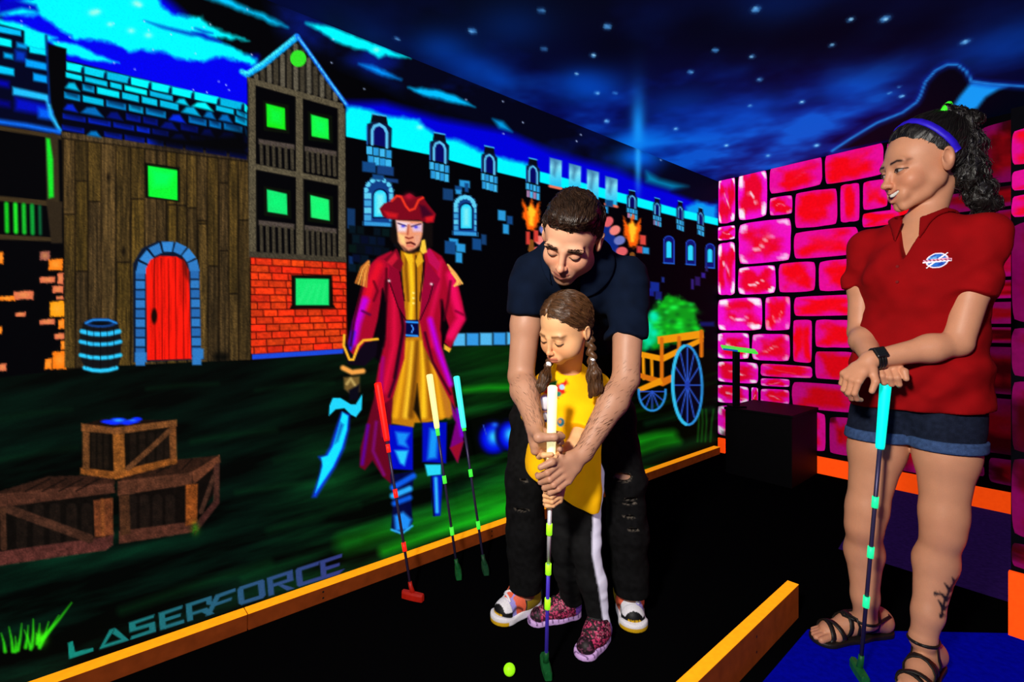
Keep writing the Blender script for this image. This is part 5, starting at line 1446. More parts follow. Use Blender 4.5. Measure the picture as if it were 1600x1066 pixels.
# ---- sneakers
def sneaker(parent, name, ankle, heel, toe, s, upcol, solecol, toecol, lacecol_mat, mat, w=.047, hgt=.085):
    """heel, toe: floor points; builds the upper with its sole, toe cap and laces"""
    heel, toe = np.array(heel, np.float32), np.array(toe, np.float32)
    f = toe - heel; L = float(np.linalg.norm(f)); f = f / L
    R = frame(f, (0, 0, 1)); o = heel.copy(); o[2] = 0
    ak = (np.array(ankle, np.float32) - o) @ R
    def loc(P): return (P - o) @ R
    def upper(P):
        q = loc(P)
        d = chain(q, [(0, .045 * s, .045 * s), (0, L * .45, .042 * s), (0, L - .050 * s, .026 * s)], [.040 * s, .041 * s, .034 * s], .02)
        d = smin(d, rc(q, (0, .05 * s, .05 * s), (ak[0] * .6, .055 * s, hgt + .006), .036 * s, .034 * s), .03 * s)
        d = smin(d, rc(q, (0, L * .36, .055 * s), (0, .075 * s, hgt - .006), .030 * s, .026 * s), .03 * s)
        d = smax(d, -(q[:, 2] - .018 * s), .006)
        d = smax(d, q[:, 2] - (hgt + .012), .004)
        return smax(d, -rc(q, (ak[0] * .6, .055 * s, hgt - .004), (ak[0] * .6, .055 * s, hgt + .06), .025 * s), .004)
    def sole(P):
        q = loc(P)
        d = chain(q * np.array([1, 1, 0], np.float32), [(0, .040 * s, 0), (0, L * .45, 0), (0, L - .046 * s, 0)], [.038 * s, .036 * s, .044 * s], .03)
        top = (.024 + .004 * np.sin(q[:, 1] * 70)) * s + .022 * s * np.clip(.45 - q[:, 1] / L, 0, 1)
        d = smax(d, q[:, 2] - top, .006); d = smax(d, .0015 - q[:, 2], .003)
        return d
    lo = np.minimum(heel, toe) - .07; hi = np.maximum(heel, toe) + .07; lo[2] = -.005; hi[2] = hgt + .03
    up = organic(name, upper, lo, hi, .0035, mat, parent, lambda V: upcol(loc(V), L), smooth_it=1)
    organic('sole', sole, lo, hi, .0035, mat, up, lambda V: solecol(loc(V), L), smooth_it=1)
    def cap(P):
        q = loc(P)
        d = upper(P) - .0022
        return smax(d, -(q[:, 1] - (L - .052 * s)), .004)
    organic('toe_cap', cap, lo, hi, .0035, mat, up, lambda V: toecol(loc(V), L), smooth_it=1)
    for i in range(5):
        t = L * (.40 + .075 * i)
        pts = []
        for k in np.linspace(-1, 1, 7):
            x = k * (.024 - .001 * i) * s
            # drop onto the upper
            zz = .14
            q0 = o + R @ np.array([x, t + .006 * k * (1 if i % 2 else -1), zz], np.float32)
            for _ in range(24):
                dd = float(upper(q0[None].astype(np.float32))[0])
                if dd < .001: break
                q0 = q0 - np.array([0, 0, dd * .8], np.float32)
            pts.append(q0 + np.array([0, 0, .0022]))
        tube('lace', pts, .0036 * s, lacecol_mat, up, n=6)
    return up

# ---- strands of hair lying along a surface
def strands(name, f, V, n, flow, steps, step, r, col, parent, lift=(.0, .004), jitter=.25, seed=1, mat=None, vary=.6):
    """n tapered strands starting at random points of V, following flow(P) over the surface f"""
    rg = np.random.default_rng(seed)
    P = V[rg.integers(0, len(V), n)].astype(np.float32)
    e = .0012
    lf = (lift[0] + (lift[1] - lift[0]) * rg.random(n) ** 2).astype(np.float32)
    jit = (rg.random((n, 3)).astype(np.float32) - .5) * 2 * jitter
    path = []
    def grad(P):
        d0 = f(P); g = np.stack([f(P + np.array(v, np.float32)) - d0 for v in ((e, 0, 0), (0, e, 0), (0, 0, e))], 1)
        return d0, g / (np.linalg.norm(g, axis=1, keepdims=True) + 1e-9)
    for k in range(steps):
        d0, g = grad(P)
        P = P - g * (d0 - lf * (.3 + .7 * k / steps))[:, None].clip(-.01, .01)
        path.append(P.copy())
        fl = flow(P) + jit
        t = fl - g * (fl * g).sum(1, keepdims=True)
        t /= np.linalg.norm(t, axis=1, keepdims=True) + 1e-9
        P = P + t * step
        last = (t, g)
    A = np.stack(path, 1)                                        # n, steps, 3
    T = np.gradient(A, axis=1); T /= np.linalg.norm(T, axis=2, keepdims=True) + 1e-9
    ref = np.array([.3, .5, .81], np.float32)
    Xa = np.cross(T, ref); Xa /= np.linalg.norm(Xa, axis=2, keepdims=True) + 1e-9
    Ya = np.cross(T, Xa)
    rad = r * np.sin(np.linspace(.55, math.pi - .12, steps))[None, :, None] * (.7 + .6 * rg.random((n, 1, 1)))
    ring = [A + rad * (Xa * math.cos(w) + Ya * math.sin(w)) for w in (0, 2.094, 4.189)]
    Vs = np.stack(ring, 2).reshape(-1, 3)
    b = (np.arange(n)[:, None] * steps + np.arange(steps - 1)[None]).reshape(-1, 1) * 3
    Q = np.concatenate([np.stack([b[:, 0] + k, b[:, 0] + (k + 1) % 3, b[:, 0] + 3 + (k + 1) % 3, b[:, 0] + 3 + k], 1) for k in range(3)])
    c = np.repeat(np.array(col, np.float32)[None] * (1 - vary + 2 * vary * rg.random((n, 1))), steps * 3, 0)
    o = new_mesh(name, Vs, Q, mat or M_STRAND, parent, c, smooth=True)
    o['kind'] = 'stuff'
    return o
M_STRAND = mat_attr('hair_strand', rough=.38, spec=.45, grain=.1, bump=0)
def mesh_pts(o):
    a = np.empty(len(o.data.vertices) * 3, np.float32); o.data.vertices.foreach_get('co', a); return a.reshape(-1, 3)
def brows(parent, f, c, R, s, col, n=150, bz0=.0215, hgt=.0045, r=.0007, seed=3):
    """eyebrow hairs combed outwards"""
    rg = np.random.default_rng(seed); pts = []
    for _ in range(n):
        x = .013 + .040 * rg.random(); sg = 1 if rg.random() < .5 else -1
        z = bz0 + .10 * min(max(x - .016, 0), .02) - .35 * min(max(x - .038, 0), .02) + (rg.random() - .5) * hgt * (1.7 - 22 * abs(x - .030))
        pts.append(c + R @ (v3(sg * x, .085 - 8 * max(x - .02, 0) ** 2, z) * s))
    def flow(P):
        q = (P - c) @ R
        return np.stack([np.sign(q[:, 0]) * 1.0, 0 * q[:, 0], .35 - 18 * np.maximum(np.abs(q[:, 0]) - .035, 0)], 1).astype(np.float32) @ R.T
    return strands('eyebrows', f, np.array(pts, np.float32), n, flow, 5, .0018 * s, r, col, parent, lift=(.0001, .0006), jitter=.2, seed=seed, mat=M_BROW)
def lashes(parent, f, c, R, s, mat, z0=-.0062, k=9.0, r=.0011):
    """dark lash line along the lowered lid of each eye"""
    for sg in (-1, 1):
        pts = []
        for t in np.linspace(-.0150, .0165, 11):
            p = c + R @ (v3(sg * (.0315 + t), .13, z0 + k * t * t) * s)
            dr = -R[:, 1]
            for _ in range(50):
                dd = float(f(p[None].astype(np.float32))[0])
                if dd < .0004: break
                p = p + dr * dd * .6
            pts.append(p - dr * .0004)
        tube('eyelashes', pts, [r * .4 + r * .6 * math.sin(math.pi * (i + .5) / 11) for i in range(11)], mat, parent, n=6)
M_BROW = mat_attr('brow_hair', rough=.9, spec=.05, grain=.1, bump=0)
M_LASH = mat_plain('dark_lashes', (.012, .008, .006), rough=.5)
# ------------------------------------------------------------------ man bending over the girl, both hands at her putter
def lerp(a, b, t): return np.array(a, np.float32) * (1 - t) + np.array(b, np.float32) * t
AX = unit(CLUB_TOP - CLUB_FOOT)
def club_at(v):
    """point on the held putter's axis at photo row v"""
    lo_, hi_ = 0.0, 1.0
    for _ in range(40):
        mid_ = (lo_ + hi_) / 2; p = lerp(CLUB_FOOT, CLUB_TOP, mid_)
        if project(p)[1] > v: lo_ = mid_
        else: hi_ = mid_
    return p
man = empty('person', (.21, 1.74, 0)); tag(man, 'man in navy polo and ripped black jeans bending over a girl to guide her putter', 'person')
mHc = at(893, 371, 1.42).astype(np.float32); mHR = frame((-.35, -.63, -.69), (-.02, -.68, .73)); mHs = 1.02
mShR, mShL = at(829, 428, 1.57), at(984, 432, 1.57)
mElR, mElL = at(814, 588, 1.55), at(978, 592, 1.50)
mWrR, mWrL = at(836, 664, 1.40), at(913, 706, 1.40)
mHip, mNeck = v3(.215, 1.868, .93), at(893, 402, 1.545)
mHpR, mHpL = v3(.120, 1.868, .90), v3(.325, 1.868, .90)
mKnR, mKnL = at(821, 752, 1.745), at(976, 748, 1.73)
mAnR, mAnL = at(822, 925, 1.745), at(986, 928, 1.72)
spine = unit(mNeck - mHip)
mTR = frame((0, -.72, -.69), spine)                # torso frame: right, belly side, up the spine
mTR = np.stack([v3(1, 0, 0), np.cross(spine, v3(1, 0, 0)), spine], 1).astype(np.float32)
cR_ = club_at(694); cL_ = club_at(748)
mHandR = grip_prims(cR_, AX, unit((-.93, -.28, .2)), unit((-.28, .93, -.1)), .019, mWrR, 1.05, ang=(32, 104, 176, 232), thumb=((-28, .032, .014), (-80, .018, .022), (-140, .012, .026)))
mHandL = grip_prims(cL_, unit(AX + v3(-.55, 0, .0)), unit((.8, .45, .45)), unit((.25, -.95, .2)), .021, mWrL, 1.0, ang=(42, 105, 170, 215), thumb=((15, .034, .030), (70, .026, .048), (118, .016, .052)))
def man_head(P): return head_sdf(P, mHc, mHR, mHs, grin=True)
mnb = mHc - np.array(mHR[:, 2]) * .13 - np.array(mHR[:, 1]) * .03
def man_body(P):
    d = bounded(man_head, P, mHc - .15, mHc + .15)
    d = smin(d, rc(P, mHc + mHR @ v3(0, -.03, -.05), mNeck + v3(0, .03, -.02), .056, .066), .02)
    d = smin(d, ell(P, lerp(mHip, mNeck, .70), (.155, .095, .20), mTR), .04)
    d = smin(d, ell(P, lerp(mHip, mNeck, .15), (.14, .085, .16), mTR), .04)
    d = smin(d, rc(P, mShR, mShL, .040), .03)
    for sh, el, wr, H in ((mShR, mElR, mWrR, mHandR), (mShL, mElL, mWrL, mHandL)):
        a = chain(P, [sh, lerp(sh, el, .5), el], [.050, .047, .041], .02)
        fm = lerp(el, wr, .32)
        a = smin(a, chain(P, [el, fm, wr], [.039, .043, .0265], .02), .012)
        lo, hi = hand_box(H)
        a = smin(a, bounded(lambda Q: hand_sdf(Q, H), P, lo, hi), .012)
        d = smin(d, a, .012)
    for hp, kn, an in ((mHpR, mKnR, mAnR), (mHpL, mKnL, mAnL)):
        d = smin(d, chain(P, [hp, kn, an], [.066, .050, .034], .02), .02)
    return d
SKM = np.array(rgb(220, 162, 130), np.float32)
def man_col(V):
    C = np.tile(SKM, (len(V), 1))
    C = C * (1 + .10 * (noise3(V, 60, 3) - .5)[:, None])
    C = face_paint(V, C, mHc, mHR, mHs, SKM, rgb(150, 70, 66), rgb(34, 20, 14), stubble=rgb(112, 78, 62), mz=-.0662, mc=10.0, bw=.0050, browz=.0205)
    kn = 0
    for H in (mHandR, mHandL):
        for pts, rr in H['fingers']:
            for p in pts[:2]: C = mixc(C, gs(sph(V, p, 0), .009) * .3, SKM * np.array([1.0, .6, .5]))
    return C
fz = [(mHc[i] - .125, mHc[i] + .125, .0023) for i in range(3)]
hl, hh = np.minimum(hand_box(mHandR)[0], hand_box(mHandL)[0]), np.maximum(hand_box(mHandR)[1], hand_box(mHandL)[1])
fine = tuple((fz[i], (hl[i], hh[i], .0032)) for i in range(3))
bod = organic('body', man_body, (-.14, 1.24, .05), (.56, 2.02, 1.48), .008, M_SKIN, man, man_col, fine)
bv = mesh_pts(bod)
for sh_a, el_a, wr_a, off_a in ((mShR, mElR, mWrR, 1), (mShL, mElL, mWrL, 2)):
    fa = bv[(rc(bv, lerp(el_a, sh_a, .15), lerp(el_a, wr_a, .85), .06, .05) < 0) & (bv[:, 1] < lerp(el_a, wr_a, .5)[1] + .03)]
    ad = unit(np.array(wr_a) - np.array(el_a)); sdv = np.cross(ad, v3(0, 1, 0))
    strands('arm_hair', man_body, fa, 420, lambda P: np.tile((ad + .5 * sdv * (1 if off_a == 1 else -1)).astype(np.float32), (len(P), 1)), 5, .0042, .00032, np.array(rgb(70, 42, 28)), bod, lift=(.0002, .0018), jitter=.3, seed=off_a)
# hair: short, brushed forward
def man_hair(P):
    q = ((P - mHc) @ mHR) / mHs
    x, y, z = q[:, 0], q[:, 1], q[:, 2]
    tuft = (noise3(q * np.array([70, 22, 30], np.float32), 1.0, 2) - .5) * .011 + (noise3(q * np.array([170, 45, 60], np.float32), 1.0, 4) - .5) * .004
    d = ell(q, (0, -.014, .040), (.083, .099, .094))
    d = smin(d, ell(q, (-.006, .036, .104), (.062, .052, .026)), .025)              # swept-up front
    jag = .012 * (noise3(q * np.array([75, 8, 8], np.float32), 1.0, 7) - .5)
    edge = .018 + jag + 1.0 * np.clip(z - .030, -.05, .055) * (z > .03) + .35 * np.clip(.030 - z, 0, .02) - 1.6 * np.clip(np.abs(np.abs(x) - .052) * -1 + .014, 0, .014) * (z > .045)
    edge = np.where(z > .068, .068 + jag + 1.2 * (z - .068), edge)
    h = edge - y                                                                    # how far behind the hairline
    thin = np.clip(1 - h / .022, 0, 1) * .007 + np.clip((-z) / .05, 0, 1) * .006
    d = d + tuft * np.clip(h / .02, .15, 1) + thin
    d = smax(d, -h, .005)
    d = smax(d, -(z + .055), .012)
    S = np.stack([np.abs(x), y, z], 1)
    d = smax(d, -ell(S, (.083, .002, -.014), (.02, .026, .034)), .006)
    return d * mHs
def man_hair_col(V):
    q = (V - mHc) @ mHR
    n = noise3(q * np.array([150, 40, 40], np.float32), 1.0, 6)
    return np.array(rgb(34, 22, 15), np.float32) * (.35 + 1.5 * n)[:, None]
mhair = organic('hair', man_hair, mHc - .16, mHc + .16, .0032, M_HAIR, man, man_hair_col)
def man_flow(P):
    q = (P - mHc) @ mHR
    n = noise3(q, 28, 4) - .5
    top = np.clip((q[:, 2] - .05) / .04, 0, 1)
    return (np.stack([-.55 * top + 1.4 * n, .9 * top + .25, -.9 * (1 - top) + .25 * top], 1)).astype(np.float32) @ mHR.T
strands('hair_strands', man_hair, mesh_pts(mhair), 2800, man_flow, 5,   .006, .0012, np.array(rgb(46, 30, 20)), mhair, lift=(.0, .005), jitter=.35)
def mf(P): return man_head(P)
brows(man, mf, mHc, mHR, mHs, np.array(rgb(30, 18, 13)), n=230, hgt=.0058, r=.0006, bz0=.0205)
lashes(man, mf, mHc, mHR, mHs, M_LASH)

# polo shirt
NV = np.array(rgb(5, 15, 34), np.float32)
cuffR, cuffL = lerp(mShR, mElR, .40), lerp(mShL, mElL, .62)
def man_torso(P):
    d = ell(P, lerp(mHip, mNeck, .68), (.178, .112, .215), mTR)
    d = smin(d, ell(P, lerp(mHip, mNeck, .12), (.168, .108, .20), mTR), .06)
    d = smin(d, rc(P, lerp(mShR, mShL, .1), lerp(mShR, mShL, .9), .060), .05)
    d = smin(d, rc(P, mNeck + v3(0, .02, -.01), lerp(mHip, mNeck, .75), .075, .09), .05)
    return d
def man_shirt(P):
    w = crease(P, .018, 3, (13, 10, 16))
    d = man_torso(P)
    d = smax(d, -half(P, mHip - spine * .06, spine), .01)
    for sh, el, cf in ((mShR, mElR, cuffR), (mShL, mElL, cuffL)):
        ax = unit(np.array(el) - np.array(sh))
        s_ = rc(P, sh, el, .062, .066)
        s_ = smax(s_, half(P, cf, ax), .006)
        d = smin(d, s_, .035)
    d = d + w + .0035 * np.sin(P[:, 2] * 70 + P[:, 0] * 45 + 2.0 * np.sin(P[:, 0] * 18)) * np.clip((1.14 - P[:, 2]) * 9, 0, 1)
    q = (P - mHc) @ mHR
    d = smax(d, -rc(P, mHc + mHR @ v3(0, -.02, -.06), mNeck + v3(0, .0, -.005), .058, .062), .008)
    return d
shm = organic('polo_shirt', man_shirt, (-.10, 1.36, .78), (.52, 2.02, 1.36), .0065, M_CLOTH, man, lambda V: NV * (.8 + .5 * noise3(V, 40, 2))[:, None], smooth_it=1)
nk_dir = unit((mHc + mHR @ v3(0, -.03, -.06)) - mNeck)
def man_collar(P):
    """turned-down collar lying on the shirt round the neck"""
    b_ = man_torso(P) + crease(P, .018, 3, (13, 10, 16))
    q = P - (mNeck + nk_dir * -.01)
    h = q @ nk_dir
    rad = np.sqrt(np.maximum((q ** 2).sum(1) - h * h, 0))
    fr_ = np.clip(q @ unit((.35, -.75, -.55)), 0, .2)
    d = smax(b_ - .010, -(b_ - .001), .002)
    d = smax(d, rad - (.098 + .35 * fr_), .003)
    d = smin(d, smax(smax(np.abs(rad - .066 - .3 * np.clip(.03 - h, -.02, .05)) - .0042, h - .035, .003), -h - .02, .003), .006)
    d = smax(d, -rc(P, mHc + mHR @ v3(0, -.02, -.06), mNeck, .058, .060), .004)
    side = np.abs(q @ unit((.9, -.3, .1)) + .012); front = q @ unit((-.2, -.9, -.35))
    return smax(d, -smax(side - .022 - .18 * np.clip(front, 0, .1), -front, .003), .003)
organic('collar', man_collar, mNeck - .17, mNeck + .17, .0036, M_CLOTH, shm, lambda V: np.tile(NV * 1.2, (len(V), 1)), smooth_it=1)
# jeans with torn knees
JB = np.array((.0035, .0035, .004), np.float32)
RIPS = [(at(973, 745, 1.672), (.030, .05, .0135)), (at(985, 779, 1.668), (.026, .05, .004)), (at(984, 786, 1.668), (.022, .05, .0028)), (at(983, 807, 1.668), (.020, .05, .0035)), (at(989, 826, 1.668), (.018, .05, .003)), (at(815, 797, 1.682), (.024, .05, .0035)), (at(818, 750, 1.685), (.012, .05, .004))]
def man_jeans0(P):
    d = ell(P, mHip + v3(0, .0, -.02), (.168, .112, .12))
    for hp, kn, an in ((mHpR, mKnR, mAnR), (mHpL, mKnL, mAnL)):
        l = chain(P, [hp, lerp(hp, kn, .5), kn, lerp(kn, an, .45), an], [.094, .083, .070, .066, .058], .03)
        d = smin(d, l, .03)
    return d + crease(P, .011, 9, (12, 12, 24))
def man_jeans(P):
    d = man_jeans0(P)
    d = smax(d, -(P[:, 2] - .088), .006)
    for c_, r_ in RIPS: d = smax(d, -ell(P, c_, r_), .003)
    return d
def jeans_col(V):
    C = np.tile(JB, (len(V), 1)) * (.6 + 1.3 * noise3(V, 90, 4))[:, None]
    for c_, r_ in RIPS:
        e = ell(V, c_, (r_[0] + .004, r_[1], r_[2] + .004))
        C = mixc(C, np.clip(-e / .004, 0, 1) * .35 * (noise3(V, 400, 3) > .5), (.3, .25, .2))
    return C
je = organic('ripped_jeans', man_jeans, (-.10, 1.55, .055), (.56, 2.02, 1.02), .0055, M_DENIM, man, jeans_col, smooth_it=1)
# sneakers
WH, BKc, YLc, ORc, LVc, TL = rgb(225, 222, 230), rgb(12, 12, 14), rgb(205, 160, 20), rgb(225, 96, 66), rgb(150, 140, 215), rgb(14, 44, 44)
def mup(q, L):
    t = q[:, 1] / L; ax_ = np.abs(q[:, 0]); z = q[:, 2]
    C = np.tile(np.array(TL, np.float32), (len(q), 1))
    C = mixc(C, ((t > .62) & (t < .84)) * 1.0, WH)
    C = mixc(C, ((t > .60) & (t < .80) & (q[:, 0] < -.012)) * 1.0, LVc)
    C = mixc(C, ((t > .60) & (t < .72) & (ax_ < .014)) * 1.0, ORc)
    C = mixc(C, ((t > .50) & (t < .66) & (ax_ > .020)) * 1.0, ORc)
    C = mixc(C, ((t > .16) & (t < .48) & (z < .080) & (ax_ > .012)) * 1.0, rgb(140, 116, 26))
    C = mixc(C, ((t > .34) & (t < .62) & (ax_ < .017)) * 1.0, BKc)
    C = mixc(C, np.clip(1 - np.abs(z - .040 - .008 * np.sin(t * 22)) / .009, 0, 1) * (t > .55), BKc)
    C = mixc(C, (t < .16) * 1.0, rgb(28, 58, 56))
    return C
def msole(q, L):
    t = q[:, 1] / L; C = np.tile(np.array(WH, np.float32), (len(q), 1))
    return mixc(C, ((q[:, 2] < .016) & (t > .84)) * 1.0, YLc)
def mtoe(q, L):
    C = np.tile(np.array(BKc, np.float32), (len(q), 1))
    C = mixc(C, ((q[:, 1] > L - .022) & (q[:, 2] < .036)) * 1.0, YLc)
    C = mixc(C, (np.abs(np.sin(q[:, 0] * 230)) < .25) * (q[:, 1] > L - .022) * .8, BKc)
    return mixc(C, ((q[:, 2] > .040) & (q[:, 1] < L - .03)) * 1.0, WH)
sneaker(man, 'sneaker', mAnR, floor3(842, 941), floor3(770, 977), 1.12, mup, msole, mtoe, M_LACE, M_SHOE, hgt=.112)
sneaker(man, 'sneaker', mAnL, floor3(977, 932), floor3(993, 992), 1.12, mup, msole, mtoe, M_LACE, M_SHOE, hgt=.112)
# ------------------------------------------------------------------ girl holding the putter
girl = empty('person', (.22, 1.64, 0)); tag(girl, 'small girl with braids in a yellow t-shirt holding the white-gripped putter', 'person')
gHc = at(884, 515, 1.475).astype(np.float32); gHR = frame((-.66, -.58, -.48), (-.20, -.38, .90)); gHs = .89
gShR, gShL = at(850, 606, 1.58), at(934, 604, 1.60)
gElR, gElL = at(833, 660, 1.47), at(905, 682, 1.475)
gWrR, gWrL = at(850, 693, 1.405), at(877, 742, 1.395)
gNeck = at(889, 581, 1.575)
gHip = v3(.205, 1.665, .54)
gHpR, gHpL = v3(.160, 1.675, .52), v3(.250, 1.655, .52)
gKnR, gKnL = at(884, 858, 1.655), at(915, 856, 1.60)
gAnR, gAnL = at(893, 940, 1.715), at(938, 975, 1.60)
cgR, cgL = club_at(722), club_at(774)
gHandR = grip_prims(cgR, AX, unit((-.7, .7, .1)), unit((.7, .7, 0)), .012, gWrR, .74, ang=(45, 120, 195, 250))
gHandL = grip_prims(cgL, AX, unit((.75, .6, .3)), unit((.5, -.85, 0)), .012, gWrL, .74, ang=(45, 115, 185, 240), thumb=((-15, .032, .012), (-70, .018, .026), (-120, .012, .034)))
def girl_head(P): return head_sdf(P, gHc, gHR, gHs, child=True)
def girl_body(P):
    d = bounded(girl_head, P, gHc - .14, gHc + .14)
    d = smin(d, rc(P, gHc + gHR @ v3(0, -.02, -.05), gNeck + v3(0, .02, -.01), .036, .040), .018)
    d = smin(d, rc(P, gNeck + v3(0, .01, -.06), gHip, .062, .070), .03)
    d = smin(d, rc(P, gShR, gShL, .026), .02)
    for sh, el, wr, H in ((gShR, gElR, gWrR, gHandR), (gShL, gElL, gWrL, gHandL)):
        a = chain(P, [sh, el], [.030, .026], .02)
        a = smin(a, chain(P, [el, lerp(el, wr, .35), wr], [.025, .027, .0185], .015), .01)
        lo, hi = hand_box(H)
        a = smin(a, bounded(lambda Q: hand_sdf(Q, H), P, lo, hi), .008)
        d = smin(d, a, .008)
    for hp, kn, an in ((gHpR, gKnR, gAnR), (gHpL, gKnL, gAnL)):
        d = smin(d, chain(P, [hp, kn, an], [.045, .034, .022], .02), .02)
    return d
SKG = np.array(rgb(232, 174, 124), np.float32)
def girl_col(V):
    C = np.tile(SKG, (len(V), 1)) * (1 + .08 * (noise3(V, 60, 3) - .5)[:, None])
    return face_paint(V, C, gHc, gHR, gHs, SKG, rgb(190, 84, 76), rgb(132, 88, 54), lash=(.03, .018, .012), mz=-.0622, bw=.0040)
fz = [(gHc[i] - .105, gHc[i] + .105, .0022) for i in range(3)]
hl, hh = np.minimum(hand_box(gHandR)[0], hand_box(gHandL)[0]), np.maximum(hand_box(gHandR)[1], hand_box(gHandL)[1])
organic('body', girl_body, (-.02, 1.28, .03), (.40, 1.82, 1.20), .0075, M_SKIN, girl, girl_col, tuple((fz[i], (hl[i], hh[i], .0024)) for i in range(3)))
GH = np.array(rgb(74, 47, 26), np.float32)
def girl_hair(P):
    q = ((P - gHc) @ gHR) / gHs
    x, y, z = q[:, 0], q[:, 1], q[:, 2]
    st = (noise3(q * np.array([26, 90, 90], np.float32), 1.0, 2) - .5) * .005 + (noise3(q * np.array([40, 220, 220], np.float32), 1.0, 5) - .5) * .0022
    d = ell(q, (0, -.016, .034), (.085, .103, .095))
    part = np.abs(x - .010) * (z > .05)
    jag = .016 * (noise3(q * np.array([90, 10, 40], np.float32), 1.0, 7) - .5)
    edge = .026 + jag + .62 * np.clip(z - .010, -.07, .10) + .10 * np.clip(.03 - np.abs(x), -.05, .03)
    h = edge - y
    thin = np.clip(1 - h / .03, 0, 1) * .009 + np.clip(1 - part / .006, 0, 1) * .007 * (y > -.05) * (z > .05)
    d = d + st + thin
    d = smax(d, -h, .004)
    d = smax(d, -(z + .055), .01)
    S = np.stack([np.abs(x), y, z], 1)
    d = smax(d, -ell(S, (.084, .000, -.014), (.02, .020, .030)), .006)
    return d * gHs
def hair_col(base, fr, c_, R_):
    def f(V):
        q = (V - c_) @ R_
        n = noise3(q * np.array(fr, np.float32), 1.0, 6)
        return base * (.45 + 1.2 * n)[:, None]
    return f
ghair = organic('hair', girl_hair, gHc - .14, gHc + .14, .0030, M_HAIR, girl, hair_col(GH, (60, 160, 160), gHc, gHR))
def girl_flow(P):
    q = (P - gHc) @ gHR
    return np.stack([np.sign(q[:, 0] - .010) * .8, -.55 + 0 * q[:, 0], -.55 - 4 * np.abs(q[:, 0])], 1).astype(np.float32) @ gHR.T
strands('hair_strands', girl_hair, mesh_pts(ghair), 2400, girl_flow, 5, .0085, .0009, GH * 1.15, ghair, lift=(.0, .0025), jitter=.14)
lashes(girl, girl_head, gHc, gHR, gHs, M_LASH, r=.0010)
M_TIE = mat_plain('white_hair_tie', (.8, .8, .85), rough=.5, noise=.1, glow=.2)
def braid(path, r, tail, rt):
    """plait of overlapping lobes with a loose tuft below the tie"""
    pts = [np.array(p, np.float32) for p in path]; tl = [np.array(p, np.float32) for p in tail]
    n = 9; lob = []
    for i in range(n):
        t = i / (n - 1) * (len(pts) - 1); k = min(int(t), len(pts) - 2); p = lerp(pts[k], pts[k + 1], t - k)
        ax = unit(pts[k + 1] - pts[k]); sd = unit(np.cross(ax, v3(.3, 1, 0)))
        lob.append((p + sd * r * .38 * (1 if i % 2 else -1), frame(unit(ax + sd * (.7 if i % 2 else -.7)), (0, 1, .2))))
    def f(P):
        d = None
        for c_, R_ in lob:
            e = ell(P, c_, (r * .72, r * 1.25, r * .8), R_); d = e if d is None else smin(d, e, .003)
        e = chain(P, tl, rt, .01) + (noise3(P * np.array([220, 220, 40], np.float32), 1.0, 3) - .5) * .006
        return smin(d, e, .004)
    a = np.array(pts + tl)
    b_ = organic('braid', f, a.min(0) - .04, a.max(0) + .04, .0024, M_HAIR, girl, lambda V: GH * (.35 + 1.3 * noise3(V * np.array([200, 200, 45], np.float32), 1.0, 4))[:, None])
    e = pts[-1]; ax = unit(tl[1] - tl[0])
    tv = mesh_pts(b_); tv = tv[tv[:, 2] < e[2] - .008]
    strands('hair_strands', f, tv, 200, lambda P: np.tile(np.array([ax[0], ax[1], ax[2]], np.float32), (len(P), 1)), 7, .0065, .0009, GH * 1.2, b_, lift=(0, .003), jitter=.12)
    tube('hair_tie', [e - ax * .006, e, e + ax * .006], [.0085, .0105, .0085], M_TIE, b_, n=12)
braid([at(917, 512, 1.465), at(922, 535, 1.455), at(925, 562, 1.455)], .0125, [at(925, 564, 1.455), at(928, 585, 1.45), at(930, 606, 1.45), at(922, 618, 1.45)], [.009, .021, .019, .006])
braid([at(872, 540, 1.56), at(862, 556, 1.53), at(857, 570, 1.505)], .0105, [at(857, 572, 1.505), at(851, 590, 1.485), at(844, 606, 1.475), at(840, 614, 1.475)], [.008, .016, .013, .004])
# t-shirt
M_YELLOW = mat_attr('yellow_fluorescent_cotton', rough=.9, spec=.1, grain=.08, scale=700, bump=.25, glow=.16)
YL = np.array(rgb(250, 186, 8), np.float32)
gax = unit(np.array(gElL) - np.array(gShL)); gaxR = unit(np.array(gElR) - np.array(gShR))
def girl_shirt(P):
    top = gNeck + v3(-.005, .0, -.012)
    d = ell(P, lerp(gNeck, gHip, .36), (.105, .082, .15))
    d = smin(d, rc(P, gNeck + v3(-.005, .0, -.10), gHip + v3(-.058, -.055, .03), .080, .102), .04)
    d = smin(d, rc(P, gHip + v3(.0, -.05, .10), gHip + v3(.006, -.06, -.06), .085, .082), .03)
    d = smin(d, rc(P, gNeck + v3(0, .01, -.005), gNeck + v3(0, .01, -.08), .050, .075), .03)
    d = smin(d, rc(P, lerp(gShR, gShL, .05), lerp(gShR, gShL, .95), .037), .03)
    for sh, el, ax, cf, r2 in ((gShR, gElR, gaxR, .88, .044), (gShL, gElL, gax, .93, .050)):
        s_ = rc(P, sh, el, .040, r2); s_ = smax(s_, half(P, lerp(sh, el, cf), ax), .005); d = smin(d, s_, .022)
    wav = .014 * np.sin(P[:, 0] * 60 + P[:, 1] * 25) * np.clip((.75 - P[:, 2]) * 4, 0, 1)
    d = d + crease(P, .011, 14, (14, 14, 12)) + wav * .5
    d = smax(d, -(P[:, 2] - (.56 - .60 * (P[:, 0] - .03))), .004)
    d = smax(d, -rc(P, gHc + gHR @ v3(0, -.0, -.08), gNeck + v3(-.002, -.004, .018), .041, .044), .006)
    return d
